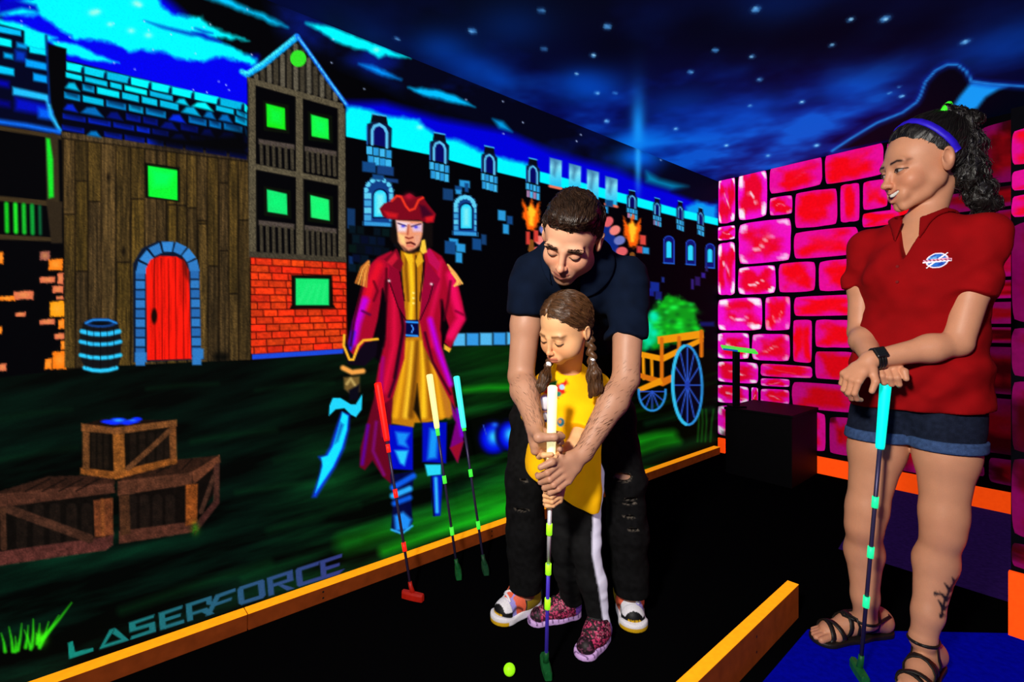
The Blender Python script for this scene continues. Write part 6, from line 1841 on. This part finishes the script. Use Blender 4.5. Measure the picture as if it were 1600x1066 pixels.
def shirt_col(V):
    C = np.tile(YL, (len(V), 1)) * (.92 + .16 * noise3(V, 30, 2))[:, None]
    p = Paint2(V, C, V[:, 1] < 1.565)
    L = rgbl
    # bright abstract print on the chest
    p.poly([(842, 600), (858, 596), (872, 600), (886, 593), (889, 600), (880, 606), (884, 612), (872, 622), (848, 614)], L(190, 30, 20), soft=4, rough=4, rs=.3)
    p.poly([(858, 598), (872, 594), (868, 606), (856, 606)], L(20, 110, 40), soft=3); p.blob(878, 605, 4, 4, L(150, 190, 230), hard=2); p.blob(872, 616, 5, 4, L(20, 110, 90), hard=2); p.blob(848, 608, 5, 4, L(150, 20, 60), hard=2)
    p.blob(852, 630, 11, 13, L(90, 40, 150), hard=3); p.blob(852, 630, 8, 10, L(235, 235, 250), hard=2.5); p.blob(853, 652, 8, 8, L(20, 40, 140), hard=2.5); p.blob(852, 651, 5, 5, L(230, 235, 250), hard=2); p.line([(846, 640), (862, 642)], 2, L(30, 20, 60), soft=2)
    p.blob(876, 660, 6, 7, L(20, 100, 120), hard=2.5); p.blob(875, 659, 2.5, 3, L(200, 120, 40), hard=1.5)
    return p.C
organic('t_shirt', girl_shirt, (-.02, 1.40, .43), (.42, 1.82, .96), .0040, M_YELLOW, girl, shirt_col, smooth_it=1, fine=((), (), ((.60, .92, .0034),)))
# leggings with a white side stripe
def girl_leg(P):
    d = ell(P, gHip + v3(0, 0, .0), (.098, .078, .09))
    for hp, kn, an in ((gHpR, gKnR, gAnR), (gHpL, gKnL, gAnL)):
        d = smin(d, chain(P, [hp, kn, lerp(kn, an, .4), an], [.058, .046, .046, .034], .02), .02)
    return smax(d + crease(P, .008, 19, (16, 16, 30)), -(P[:, 2] - .055), .005)
def leg_col(V):
    C = np.tile(np.array((.004, .004, .0045), np.float32), (len(V), 1)) * (.6 + noise3(V, 80, 2))[:, None]
    axl = [np.array(x, np.float32) for x in (gHpL, gKnL, gAnL)]
    z = V[:, 2]
    cx = np.interp(z, [axl[2][2], axl[1][2], axl[0][2]], [axl[2][0], axl[1][0], axl[0][0]]); cy = np.interp(z, [axl[2][2], axl[1][2], axl[0][2]], [axl[2][1], axl[1][1], axl[0][1]])
    ang = np.arctan2(V[:, 1] - cy, V[:, 0] - cx)                       # 0 = straight to the outside
    mine = rc(V, axl[0], axl[1], .05, .04) < .03
    mine |= rc(V, axl[1], axl[2], .04, .03) < .03
    st = np.clip((.52 - np.abs(ang + .85)) / .16, 0, 1) * mine * (V[:, 0] > cx - .01)
    return mixc(C, st, (.78, .76, .95))
M_LEG = mat_attr('leggings_cloth', rough=.85, spec=.15, grain=.08, scale=600, bump=.2, glow=.18)
organic('leggings', girl_leg, (.04, 1.50, .05), (.40, 1.80, .66), .0048, M_LEG, girl, leg_col, smooth_it=1)
def gup(q, L):
    C = np.tile(np.array(rgb(70, 22, 40), np.float32), (len(q), 1))
    n = noise3(q, 260, 5); n2_ = noise3(q, 140, 9)
    C = mixc(C, (n > .58) * .9, rgb(210, 60, 110)); C = mixc(C, (n2_ > .68) * .9, rgb(20, 10, 20)); C = mixc(C, (noise3(q, 300, 12) > .74) * .9, rgb(200, 120, 140))
    C = mixc(C, (q[:, 1] < .035) * .8, rgb(110, 70, 190))
    C = mixc(C, (q[:, 1] < .02) * (q[:, 2] > .05) * .8, rgb(40, 150, 190))
    return C
def gsole(q, L):
    C = np.tile(np.array(rgb(205, 165, 225), np.float32), (len(q), 1))
    return mixc(C, (np.sin(q[:, 1] * 330) > .75) * (q[:, 2] > .010) * .8, rgb(70, 40, 90))
def gtoe(q, L):
    C = np.tile(np.array(rgb(28, 14, 22), np.float32), (len(q), 1)); return mixc(C, (noise3(q, 200, 3) > .62) * .7, rgb(120, 60, 90))
M_LACE2 = mat_plain('black_elastic_laces', (.02, .018, .02), rough=.7, noise=.1)
sneaker(girl, 'sneaker', gAnR, floor3(908, 961), floor3(824, 976), .82, gup, gsole, gtoe, M_LACE2, M_SHOE, hgt=.072)
sneaker(girl, 'sneaker', gAnL, floor3(947, 992), floor3(905, 1034), .86, gup, gsole, gtoe, M_LACE2, M_SHOE, hgt=.074)
# ------------------------------------------------------------------ attendant leaning on her putter
att = empty('person', (1.22, 1.5, 0)); tag(att, 'attendant in a red polo and denim shorts resting both hands on a putter', 'person')
aF = unit((-.85, -.53, 0)); aR = frame(aF, (0, 0, 1))              # torso: right, forward, up
aHc = v3(1.250, 1.50, 1.508); aHR = frame((-.955, .13, -.21), (-.12, .0, 1)); aHs = 1.08
aC = v3(1.253, 1.50, 0)
aShR, aShL = v3(1.172, 1.632, 1.285), v3(1.328, 1.375, 1.285)
aElR, aElL = at(1344, 520, 1.60), at(1496, 537, 1.36)
aWrR, aWrL = v3(1.045, 1.425, .915), at(1360, 562, 1.395)
aNeck = v3(1.262, 1.515, 1.345)
aHip = v3(1.245, 1.50, .86)
aHpR, aHpL = v3(1.192, 1.565, .83), v3(1.277, 1.440, .83)
aKnR, aKnL = at(1350, 822, 1.56), at(1473, 832, 1.43)
aAnR, aAnL = at(1352, 968, 1.585), at(1442, 1000, 1.435)
ct = SCLUB_TOP + v3(0, 0, .012)
aHandR = grip_prims(ct, unit((.82, -.45, -.1)), unit((.1, .55, .80)), unit((-.55, -.70, .45)), .011, aWrR, .90, ang=(35, 100, 160, 200), thumb=((10, .030, .040), (60, .026, .052), (100, .018, .050)))
aHandL = open_prims(aWrL, (-.72, -.05, -.62), (.45, .35, -.75), (.3, -.9, -.3), .90, curl=(42, 88, 125))
def att_head(P): return head_sdf(P, aHc, aHR, aHs, smile=True)
def leg_chain(P, hp, kn, an):
    mid = lerp(hp, kn, .45); cf = lerp(kn, an, .30) + np.array([.012, .018, 0], np.float32)
    d = chain(P, [hp, mid, lerp(hp, kn, .88), kn], [.078, .073, .052, .050], .03)
    d = smin(d, chain(P, [kn, cf, lerp(kn, an, .75), an], [.046, .052, .036, .031], .02), .02)
    return d
def foot_sdf(P, an, heel, toe):
    heel, toe = np.array(heel, np.float32), np.array(toe, np.float32)
    f = unit(toe - heel); L = float(np.linalg.norm(toe - heel)); sd = np.cross(f, v3(0, 0, 1))
    z = lambda h: np.array([0, 0, h], np.float32)
    d = chain(P, [an, heel + f * .045 + z(.052), heel + f * L * .55 + z(.045), heel + f * (L - .055) + z(.030)], [.032, .034, .030, .022], .02)
    d = smin(d, rc(P, heel + f * .03 + z(.040), heel + f * .04 + z(.045), .027), .02)
    d = smin(d, rc(P, heel + f * (L - .07) + sd * .018 + z(.028), heel + f * (L - .07) - sd * .022 + z(.028), .020), .02)
    for i, (o, ln, r) in enumerate(((-.026, .0, .0105), (-.010, .006, .0085), (.003, .002, .0080), (.015, -.006, .0076), (.026, -.016, .0072))):
        a = heel + f * (L - .055) + sd * o * .95 + z(.028); b = heel + f * (L - .012 + ln) + sd * o * 1.08 + z(.021)
        d = smin(d, rc(P, a, b, r, r * .95), .004)
    return d
FR = (floor3(1392, 990), floor3(1268, 1003)); FL = (floor3(1462, 1037), np.array([1.060, 1.325, 0.0]))
def att_body(P):
    d = bounded(att_head, P, aHc - .16, aHc + .16)
    d = smin(d, rc(P, aHc + aHR @ v3(0, -.034, -.06), aNeck + v3(0, .0, -.02), .041, .047), .014)
    d = smin(d, rc(P, aNeck + v3(0, 0, -.02), aC + v3(-.01, -.005, 1.24), .05, .07), .03)
    d = smin(d, ell(P, aC + v3(0, 0, 1.14), (.125, .085, .20), aR), .03)
    d = smin(d, ell(P, aHip + v3(0, 0, .0), (.115, .085, .14), aR), .04)
    d = smin(d, rc(P, aShR, aShL, .038), .03)
    for sh, el, wr, H in ((aShR, aElR, aWrR, aHandR), (aShL, aElL, aWrL, aHandL)):
        a = chain(P, [sh, lerp(sh, el, .5), el], [.044, .041, .035], .02)
        a = smin(a, chain(P, [el, lerp(el, wr, .3), wr], [.034, .037, .0235], .02), .01)
        lo, hi = hand_box(H)
        a = smin(a, bounded(lambda Q: hand_sdf(Q, H), P, lo, hi), .010)
        d = smin(d, a, .01)
    for hp, kn, an, ft in ((aHpR, aKnR, aAnR, FR), (aHpL, aKnL, aAnL, FL)):
        l = leg_chain(P, hp, kn, an)
        l = smin(l, bounded(lambda Q: foot_sdf(Q, an, *ft), P, np.minimum(ft[0], ft[1]) - v3(.06, .06, 0), np.maximum(ft[0], ft[1]) + v3(.06, .06, .10)), .012)
        d = smin(d, l, .012)
    return d
SKA = np.array(rgb(208, 146, 112), np.float32)
def att_col(V):
    C = np.tile(SKA, (len(V), 1)) * (1 + .08 * (noise3(V, 60, 3) - .5)[:, None])
    C = face_paint(V, C, aHc, aHR, aHs, SKA, rgb(186, 78, 78), rgb(38, 22, 18), down=False, browz=.0235, mz=-.0665, mc=22.0, bw=.0034)
    q = ((V - aHc) @ aHR) / aHs
    mouth = (np.hypot(q[:, 0] / .024, (q[:, 2] + .0665 - 22 * q[:, 0] ** 2) / .0068) < 1) & (q[:, 1] > .06)
    C = mixc(C, mouth * 1.0, rgb(60, 16, 16))
    for kn in (aKnR, aKnL): C = mixc(C, gs(sph(V, kn, 0), .06) * .22, SKA * np.array([1, .7, .62]))
    # leaf tattoo on the left calf
    p = Paint2(V, C, (V[:, 2] > .12) & (V[:, 2] < .36) & (V[:, 1] < 1.45) & (V[:, 0] > 1.18))
    ink = rgbl(30, 28, 36)
    p.line([(1470, 965), (1476, 940), (1486, 918), (1499, 902)], 4, ink, soft=2)
    for (a_, b_) in (((1474, 950), (1466, 938)), ((1478, 935), (1468, 926)), ((1484, 922), (1476, 912)), ((1492, 910), (1488, 903)), ((1474, 952), (1484, 946)), ((1478, 938), (1490, 930)), ((1486, 922), (1496, 915)), ((1471, 962), (1478, 962)), ((1462, 928), (1470, 930))):
        p.line([a_, b_], 7, ink, soft=2.5, w2=2)
    return p.C
fz = [(aHc[i] - .135, aHc[i] + .135, .0025) for i in range(3)]
hl, hh = np.minimum(hand_box(aHandR)[0], hand_box(aHandL)[0]), np.maximum(hand_box(aHandR)[1], hand_box(aHandL)[1])
organic('body', att_body, (.88, 1.20, .002), (1.48, 1.80, 1.70), .0062, M_SKIN, att, att_col, tuple((fz[i], (hl[i], hh[i], .0028)) for i in range(2)) + ((fz[2], (hl[2], hh[2], .0028), (0, .08, .0045)),))
# teeth
M_TEETH = mat_plain('teeth', (.82, .80, .74), rough=.25, spec=.5, noise=.05)
def teeth(P):
    q = ((P - aHc) @ aHR) / aHs; S = np.stack([np.abs(q[:, 0]), q[:, 1], q[:, 2]], 1)
    d = rc(S, (0, .0925, -.0630), (.021, .0845, -.0545), .0062, .0042)
    d = smax(d, np.abs(q[:, 2] + .0625 - 19 * q[:, 0] ** 2) - .0050, .001) + .0006 * (np.abs(np.sin(q[:, 0] * 400)) < .2)
    return d * aHs
organic('teeth', teeth, aHc + aHR @ v3(0, .09, -.066) - .04, aHc + aHR @ v3(0, .09, -.066) + .04, .0016, M_TEETH, att)
# hair swept back, headband, curly ponytail
AH = np.array((.0055, .0045, .0045), np.float32)
def att_hair(P):
    q = ((P - aHc) @ aHR) / aHs
    st = (noise3(q * np.array([90, 24, 90], np.float32), 1.0, 2) - .5) * .004
    d = ell(q, (0, -.022, .042), (.084, .104, .098)) + st
    d = smin(d, ell(q, (0, -.06, .085), (.055, .060, .05)), .03)
    jag = .010 * (noise3(q * np.array([80, 10, 60], np.float32), 1.0, 7) - .5)
    edge = .048 + jag + .55 * np.clip(q[:, 2] - .055, -.10, .10) - .25 * np.clip(np.abs(q[:, 0]) - .03, 0, .06)
    h = edge - q[:, 1]
    d = smax(d + np.clip(1 - h / .035, 0, 1) * .010, -h, .004)
    S = np.stack([np.abs(q[:, 0]), q[:, 1], q[:, 2]], 1)
    d = smax(d, -ell(S, (.086, .004, -.014), (.022, .026, .036)), .006)
    d = smax(d, -(q[:, 2] + .060 + .5 * np.clip(q[:, 1], -.02, .1)), .01)
    return d * aHs
ahair = organic('hair', att_hair, aHc - .17, aHc + .17, .0036, M_HAIR, att, hair_col(AH, (160, 50, 160), aHc, aHR))
def att_flow(P):
    q = (P - aHc) @ aHR
    to = np.array([0, -.085, .118], np.float32) - q
    return (to / (np.linalg.norm(to, axis=1, keepdims=True) + 1e-6)).astype(np.float32) @ aHR.T
strands('hair_strands', att_hair, mesh_pts(ahair), 2000, att_flow, 5, .010, .0010, AH * 2.4, ahair, lift=(.0, .002), jitter=.10)
lashes(att, att_head, aHc, aHR, aHs, M_LASH, z0=.0046, k=-22.0, r=.0012)
def lh(x, y, z): return aHc + aHR @ (v3(x, y, z) * aHs)
pt = [lh(0, -.066, .118), lh(-.020, -.090, .098), lh(-.03, -.094, .02), lh(-.035, -.088, -.06), lh(-.04, -.096, -.125), lh(-.04, -.112, -.165)]
pr_ = [.028, .034, .038, .036, .026, .009]
cur = [(lerp(pt[int(t)], pt[min(int(t) + 1, 5)], t - int(t)) + (rng.random(3) - .5).astype(np.float32) * .07 * (1.1 - .12 * t), .009 + .010 * rng.random()) for t in rng.random(46) * 4.6 + .3]
def pony(P):
    d = chain(P, pt, pr_, .03) + (noise3(P * np.array([95, 95, 45], np.float32), 1.0, 5) - .5) * .016
    for c_, r_ in cur: d = smin(d, sph(P, c_, r_), .008)
    return d + (noise3(P * np.array([230, 230, 90], np.float32), 1.0, 6) - .5) * .006
a_ = np.array(pt)
po = organic('ponytail', pony, a_.min(0) - .10, a_.max(0) + .10, .0042, M_HAIR, att, lambda V: AH * (.3 + 2.2 * noise3(V, 120, 3) ** 2)[:, None])
def pony_flow(P):
    w = P * np.array([60, 60, 110], np.float32)
    return np.stack([np.sin(w[:, 2] + w[:, 0]) * .9, np.cos(w[:, 2] * 1.1 + w[:, 1]) * .9, -1 + 0 * w[:, 0]], 1).astype(np.float32)
strands('hair_strands', pony, mesh_pts(po), 1300, pony_flow, 7, .0072, .0012, AH * 3.0, po, lift=(.0, .008), jitter=.3)
M_TIEG = mat_plain('green_hair_tie', rgb(60, 235, 40), rough=.5, noise=.15, scale=200, glow=.5)
tc_ = lh(-.012, -.070, .120); tx = unit(pt[1] - pt[0])
rx_ = unit(np.cross(tx, v3(0, 0, 1))); ry_ = np.cross(tx, rx_)
tube('hair_tie', [tc_ + (rx_ * math.cos(t) + ry_ * math.sin(t)) * .034 for t in np.linspace(0, 2 * math.pi, 25)], .0085, M_TIEG, po, n=8)
M_BAND = mat_plain('violet_blue_headband', rgb(40, 20, 190), rough=.5, noise=.25, scale=90, glow=.25)
bandp = []
def headhair(P): return np.minimum(att_hair(P), att_head(P))
for t in np.linspace(-.15, math.pi + .15, 40):
    dr = np.array([math.cos(t) * 1.0, -.02 + .52 * math.sin(t), math.sin(t)]); dr = unit(dr)
    p = lh(0, -.03, .02)
    for _ in range(60):
        dd = -float(headhair(p[None].astype(np.float32))[0])
        if dd < .0004: break
        p = p + aHR @ dr * max(dd * .7, .0006)
    bandp.append(p + aHR @ dr * .001)
bp = np.array(bandp); axb = aHR @ unit((0, .88, -.45))
V_ = []; 
for p in bp:
    out = unit(p - lh(0, -.03, .02))
    for (w_, o_) in ((-.009, -.002), (-.009, .003), (.009, .003), (.009, -.002)): V_.append(p + axb * w_ + out * o_)
Fc = [[i * 4 + k, i * 4 + (k + 1) % 4, (i + 1) * 4 + (k + 1) % 4, (i + 1) * 4 + k] for i in range(len(bp) - 1) for k in range(4)] + [[0, 1, 2, 3], [len(bp) * 4 - 4 + k for k in (3, 2, 1, 0)]]
new_mesh('headband', np.array(V_), Fc, M_BAND, att, None, True)

# polo shirt
RD = np.array(rgb(146, 7, 12), np.float32)
cuR, cuL = lerp(aShR, aElR, .50), lerp(aShL, aElL, .58)
def att_torso(P):
    d = ell(P, aC + v3(0, 0, 1.15), (.158, .112, .22), aR)
    d = smin(d, ell(P, aC + v3(-.055, -.038, 1.165), (.125, .07, .085), aR), .06)
    d = smin(d, rc(P, aC + v3(-.005, -.003, 1.12), aHip + v3(0, 0, .05), .110, .126), .06)
    d = smin(d, ell(P, aHip + v3(-.005, 0, .02), (.146, .126, .16), aR), .05)
    d = smin(d, rc(P, aHpR + v3(.0, -.01, .16), aHpR + v3(-.004, -.006, -.06), .085, .101), .05)
    d = smin(d, rc(P, aHpL + v3(.0, .01, .16), aHpL + v3(.004, .004, -.06), .085, .099), .05)
    d = smin(d, rc(P, lerp(aShR, aShL, .08), lerp(aShR, aShL, .92), .044), .05)
    d = smin(d, rc(P, aNeck + v3(0, 0, -.035), aC + v3(0, 0, 1.22), .058, .085), .04)
    return d
neckcut = lambda P: rc(P, aNeck + v3(-.03, -.02, .045), aNeck + v3(-.018, -.011, -.025), .064, .050)
def vcut(P):                                               # open placket
    q = (P - (aNeck + aR @ v3(0, .05, -.03))) @ aR
    return np.maximum(np.abs(q[:, 0]) - .030 * np.clip((q[:, 2] + .105) / .10, 0, 1.3), -(q[:, 2] + .105))
def att_shirt0(P):
    d = att_torso(P)
    for sh, el, cf, r1, r2 in ((aShR, aElR, cuR, .052, .060), (aShL, aElL, cuL, .051, .064)):
        s_ = rc(P, sh, el, r1, r2); s_ = smax(s_, half(P, cf, unit(np.array(el) - np.array(sh))), .005); d = smin(d, s_, .03)
    q = (P - aC) @ aR
    fold = .0042 * np.sin(P[:, 2] * 62 + q[:, 0] * 34 + 2.4 * np.sin(q[:, 0] * 16 + 1)) * np.clip((1.04 - P[:, 2]) * 7, 0, 1)
    fold = fold + .0035 * np.sin((P[:, 2] * .8 - np.abs(q[:, 0])) * 75) * gs(P[:, 2] - 1.16, .10) * np.clip((np.abs(q[:, 0]) - .06) * 14, 0, 1)
    return d + fold + crease(P, .016, 23, (12, 12, 17)) * np.clip((1.36 - P[:, 2]) * 6, 0, 1)
def att_shirt(P):
    d = att_shirt0(P)
    d = smax(d, -(P[:, 2] - (.775 + .06 * (P[:, 0] - 1.20))), .005)
    d = smax(d, -neckcut(P), .006)
    d = smax(d, -np.maximum(vcut(P), -((P - aNeck) @ aF - .02)), .004)
    return d
sht = organic('polo_shirt', att_shirt, (1.00, 1.22, .72), (1.50, 1.78, 1.40), .0055, M_CLOTH, att, lambda V: RD * (.85 + .3 * noise3(V, 30, 2))[:, None], smooth_it=1)
def att_collar(P):
    """turned-down collar with two points, lying on the shirt"""
    b_ = att_shirt0(P)
    q = (P - aNeck) @ aR
    fr_ = np.clip(q[:, 1] + .02, 0, .14)
    rad = np.hypot(q[:, 0], q[:, 1] + .005)
    d = smax(b_ - .009, -(b_ - .001), .002)
    lim = .086 + .32 * fr_ * np.clip(1.35 - np.abs(q[:, 0]) / .06, 0, 1)
    d = smax(d, rad - lim, .003)
    h = q[:, 2] + .55 * q[:, 1]
    st = smax(smax(np.abs(rad - .058 - .35 * np.clip(.012 - h, -.03, .05)) - .0042, h - .020, .003), -h - .03, .003)
    d = smin(d, st, .006)
    d = smax(d, -neckcut(P), .004)
    op = np.maximum(np.abs(q[:, 0]) - .020 - .12 * np.clip(-q[:, 2], 0, .12), -q[:, 1])
    return smax(d, -op, .003)
organic('collar', att_collar, aNeck - .17, aNeck + .15, .0034, M_CLOTH, sht, lambda V: np.tile(RD * .82, (len(V), 1)), smooth_it=1)
def onto(p, d_, f, n=80):
    """slide a point along d_ until it meets the surface of f"""
    p = np.array(p, np.float32); d_ = unit(d_)
    for _ in range(n):
        dd = float(f(p[None])[0])
        if dd < .0004: break
        p = p + d_ * max(dd * .7, .0004)
    return p
for k in range(2):                                         # placket seam buttons
    b0 = onto(aNeck + aR @ v3(.006, .30, -.150 - .045 * k), -aF, att_shirt)
    tube('button', [b0, b0 + aF * .002], [.0045, .004], mat_plain('red_button', rgb(120, 8, 12), rough=.4), sht, n=10)
# round emblem on the left chest
em_c = at(1464, 407, 1.22); vd = unit(em_c - v3(0, 0, CAMH))
ctr = onto(em_c, vd, att_shirt)
ex_, ez_ = aR[:, 0] * -1.0, v3(0, 0, 1)
res = 41; g = np.linspace(-1, 1, res); EA, EB = np.meshgrid(g, g)
ext = .0255
EP = np.array([onto(ctr - aF * -.05 + ex_ * (a * ext * 1.15) + ez_ * (b * ext), -aF, att_shirt) for a, b in zip(EA.ravel(), EB.ravel())]) + aF * .0012
A_, B_ = EA.ravel() * 1.15, EB.ravel()
rr = np.hypot(A_, B_)
C = np.tile(np.array(rgb(40, 110, 205), np.float32), (len(A_), 1)); C = mixc(C, np.clip((.35 - np.abs(B_ + A_ * .35 - .2)) * 3, 0, 1), rgb(110, 180, 235)); C = mixc(C, (fbm(A_ * 4, B_ * 4, 3) > .55) * .8, rgb(28, 60, 170))
C = mixc(C, ((rr > .74) & (rr < .90)) * 1.0, rgb(235, 225, 240))
slash = np.abs(B_ - A_ * 1.15) / 1.52; C = mixc(C, (slash < .085) * 1.0, rgb(245, 240, 250))
bandm = (np.abs(B_ + .02 - .06 * A_) < .20) & (np.abs(A_) < 1.12)
C = mixc(C, bandm * 1.0, rgb(240, 170, 200)); C = mixc(C, ((B_ < -.06 + .06 * A_) & bandm) * 1.0, rgb(250, 240, 250))
txt = bandm & (np.abs(B_ - .05) < .10) & (np.sin(A_ * 21 + np.sign(B_ - .05) * .9) > .1)
C = mixc(C, txt * 1.0, rgb(120, 20, 60))
keep = ((rr < .90) | bandm | ((slash < .085) & (rr < 1.15))).reshape(res, res)
idx = np.arange(res * res).reshape(res, res)
Q = np.stack([idx[:-1, :-1], idx[:-1, 1:], idx[1:, 1:], idx[1:, :-1]], -1)
kq = keep[:-1, :-1] & keep[:-1, 1:] & keep[1:, 1:] & keep[1:, :-1]
Q = Q[kq]; used, inv = np.unique(Q, return_inverse=True)
o = new_mesh('emblem', EP[used], inv.reshape(-1, 4), mat_attr('embroidered_emblem', rough=.8, spec=.1, grain=.05, bump=.1, glow=.12), sht, C[used])
o['label'] = 'round blue and white embroidered emblem with a diagonal slash'
# denim shorts with turned-up hems
DN = np.array(rgb(24, 30, 48), np.float32)
def att_shorts0(P):
    d = ell(P, aHip + v3(0, 0, -.03), (.130, .108, .13), aR)
    for hp, kn in ((aHpR, aKnR), (aHpL, aKnL)): d = smin(d, rc(P, hp, lerp(hp, kn, .5), .086, .086), .03)
    return d + crease(P, .007, 31, (14, 14, 20))
def att_shorts(P): return smax(smax(att_shorts0(P), P[:, 2] - .88, .005), -(P[:, 2] - .675), .004)
sh_ = organic('denim_shorts', att_shorts, (1.03, 1.28, .64), (1.46, 1.74, .90), .0050, M_DENIM, att, lambda V: DN * (.6 + .8 * noise3(V, 120, 2))[:, None], smooth_it=1)
def hems(P):
    d = None
    for hp, kn in ((aHpR, aKnR), (aHpL, aKnL)):
        e = rc(P, hp, lerp(hp, kn, .5), .092, .0915); d = e if d is None else smin(d, e, .01)
    d = smax(d, np.abs(P[:, 2] - .681) - .016, .004)
    return d
organic('turned_up_hem', hems, (1.03, 1.28, .64), (1.46, 1.74, .72), .0036, M_DENIM, sh_, lambda V: np.array(rgb(56, 78, 120), np.float32) * (.7 + .6 * noise3(V, 150, 4))[:, None])
# watch on the left wrist
fd = unit(np.array(aWrL) - np.array(aElL)); wc = np.array(aWrL, np.float32) - fd * .018
wz = unit(v3(-.25, -.75, .6) - fd * (v3(-.25, -.75, .6) @ fd)); wy = np.cross(fd, wz)
M_WATCH = mat_plain('black_watch_plastic', (.008, .008, .009), rough=.35, spec=.5, noise=.2)
w_e = empty('wrist_watch', tuple(map(float, wc))); tag(w_e, 'black digital wrist watch on the attendant\'s left wrist', 'watch')
strap = tube('strap', [wc + (wz * math.cos(t) + wy * math.sin(t)) * .0275 for t in np.linspace(0, 2 * math.pi, 33)], .0038, M_WATCH, w_e, n=8)
for off in (-.007, .007): tube('strap', [wc + fd * off + (wz * math.cos(t) + wy * math.sin(t)) * .0275 for t in np.linspace(0, 2 * math.pi, 33)], .0036, M_WATCH, w_e, n=8)
cc = wc + wz * .0315
cs = box_mesh('case', cc - fd * .0155 - wy * .016 - wz * .005, fd * .031, wy * .032, wz * .010, M_WATCH, w_e, bevel=.004)
box_mesh('screen', cc - fd * .011 - wy * .0115 + wz * .0048, fd * .022, wy * .023, wz * .0008, mat_plain('dark_watch_glass', (.01, .012, .014), rough=.1, spec=.8), w_e)
# strappy sandals
def sandal(ft, an, L_add=.0):
    heel, toe = (np.array(x, np.float32) for x in ft)
    f = unit(toe - heel); L = float(np.linalg.norm(toe - heel)); sd = np.cross(f, v3(0, 0, 1))
    R = np.stack([sd, f, v3(0, 0, 1)], 1)
    def sole(P):
        q = (P - heel) @ R
        d = chain(q * np.array([1, 1, 0], np.float32), [(0, .034, 0), (0, L * .5, 0), (-.004, L - .046, 0)], [.034, .034, .046], .03)
        return smax(smax(d, q[:, 2] - .017 - .010 * np.clip(.5 - q[:, 1] / L, 0, .5), .003), .002 - q[:, 2], .002)
    lo, hi = np.minimum(heel, toe) - .07, np.maximum(heel, toe) + .07; lo[2] = -.004; hi[2] = .04
    so = organic('sandal', sole, lo, hi, .0036, M_LEATHER, att, smooth_it=1)
    def fsd(P): return np.minimum(foot_sdf(P, an, heel, toe), rc(P, an, np.array(an) + v3(0, 0, .2), .031))
    def strap(y0, y1, z0=.012, hgt=None):
        """strap across the foot from the inner to the outer sole edge"""
        pts = []
        for t in np.linspace(0, math.pi, 13):
            yy = y0 + (y1 - y0) * (t / math.pi)
            base = heel + f * yy + v3(0, 0, .018 if hgt is None else hgt)
            dr = sd * math.cos(t) + v3(0, 0, 1) * math.sin(t)
            p = base + dr * .11
            for _ in range(40):
                dd = float(fsd(p[None].astype(np.float32))[0])
                if dd < .0015: break
                p = p - dr * dd * .7
            pts.append(p + dr * .001)
        V = []; 
        for p, t in zip(pts, np.linspace(0, math.pi, 13)):
            dr = sd * math.cos(t) + v3(0, 0, 1) * math.sin(t)
            for w_, o_ in ((-.0075, -.001), (-.0075, .003), (.0075, .003), (.0075, -.001)): V.append(p + f * w_ + dr * o_)
        Fc = [[i * 4 + k, i * 4 + (k + 1) % 4, (i + 1) * 4 + (k + 1) % 4, (i + 1) * 4 + k] for i in range(12) for k in range(4)] + [[0, 1, 2, 3], [48, 51, 50, 49]]
        new_mesh('strap', np.array(V), Fc, M_LEATHER, so, None, True)
    strap(L - .075, L - .045); strap(L - .055, L - .085); strap(L - .10, L - .15); strap(L - .15, L - .105); strap(L * .42, L * .34)
    # ankle strap
    ring = []
    for t in np.linspace(0, 2 * math.pi, 25):
        dr = f * math.cos(t) + sd * math.sin(t)
        p = np.array(an, np.float32) + v3(0, 0, .0) + dr * .1
        for _ in range(40):
            dd = float(fsd(p[None].astype(np.float32))[0])
            if dd < .0015: break
            p = p - dr * dd * .7
        ring.append(p + dr * .001)
    tube('ankle_strap', ring, .0048, M_LEATHER, so, n=8)
sandal(FR, aAnR); sandal(FL, aAnL)
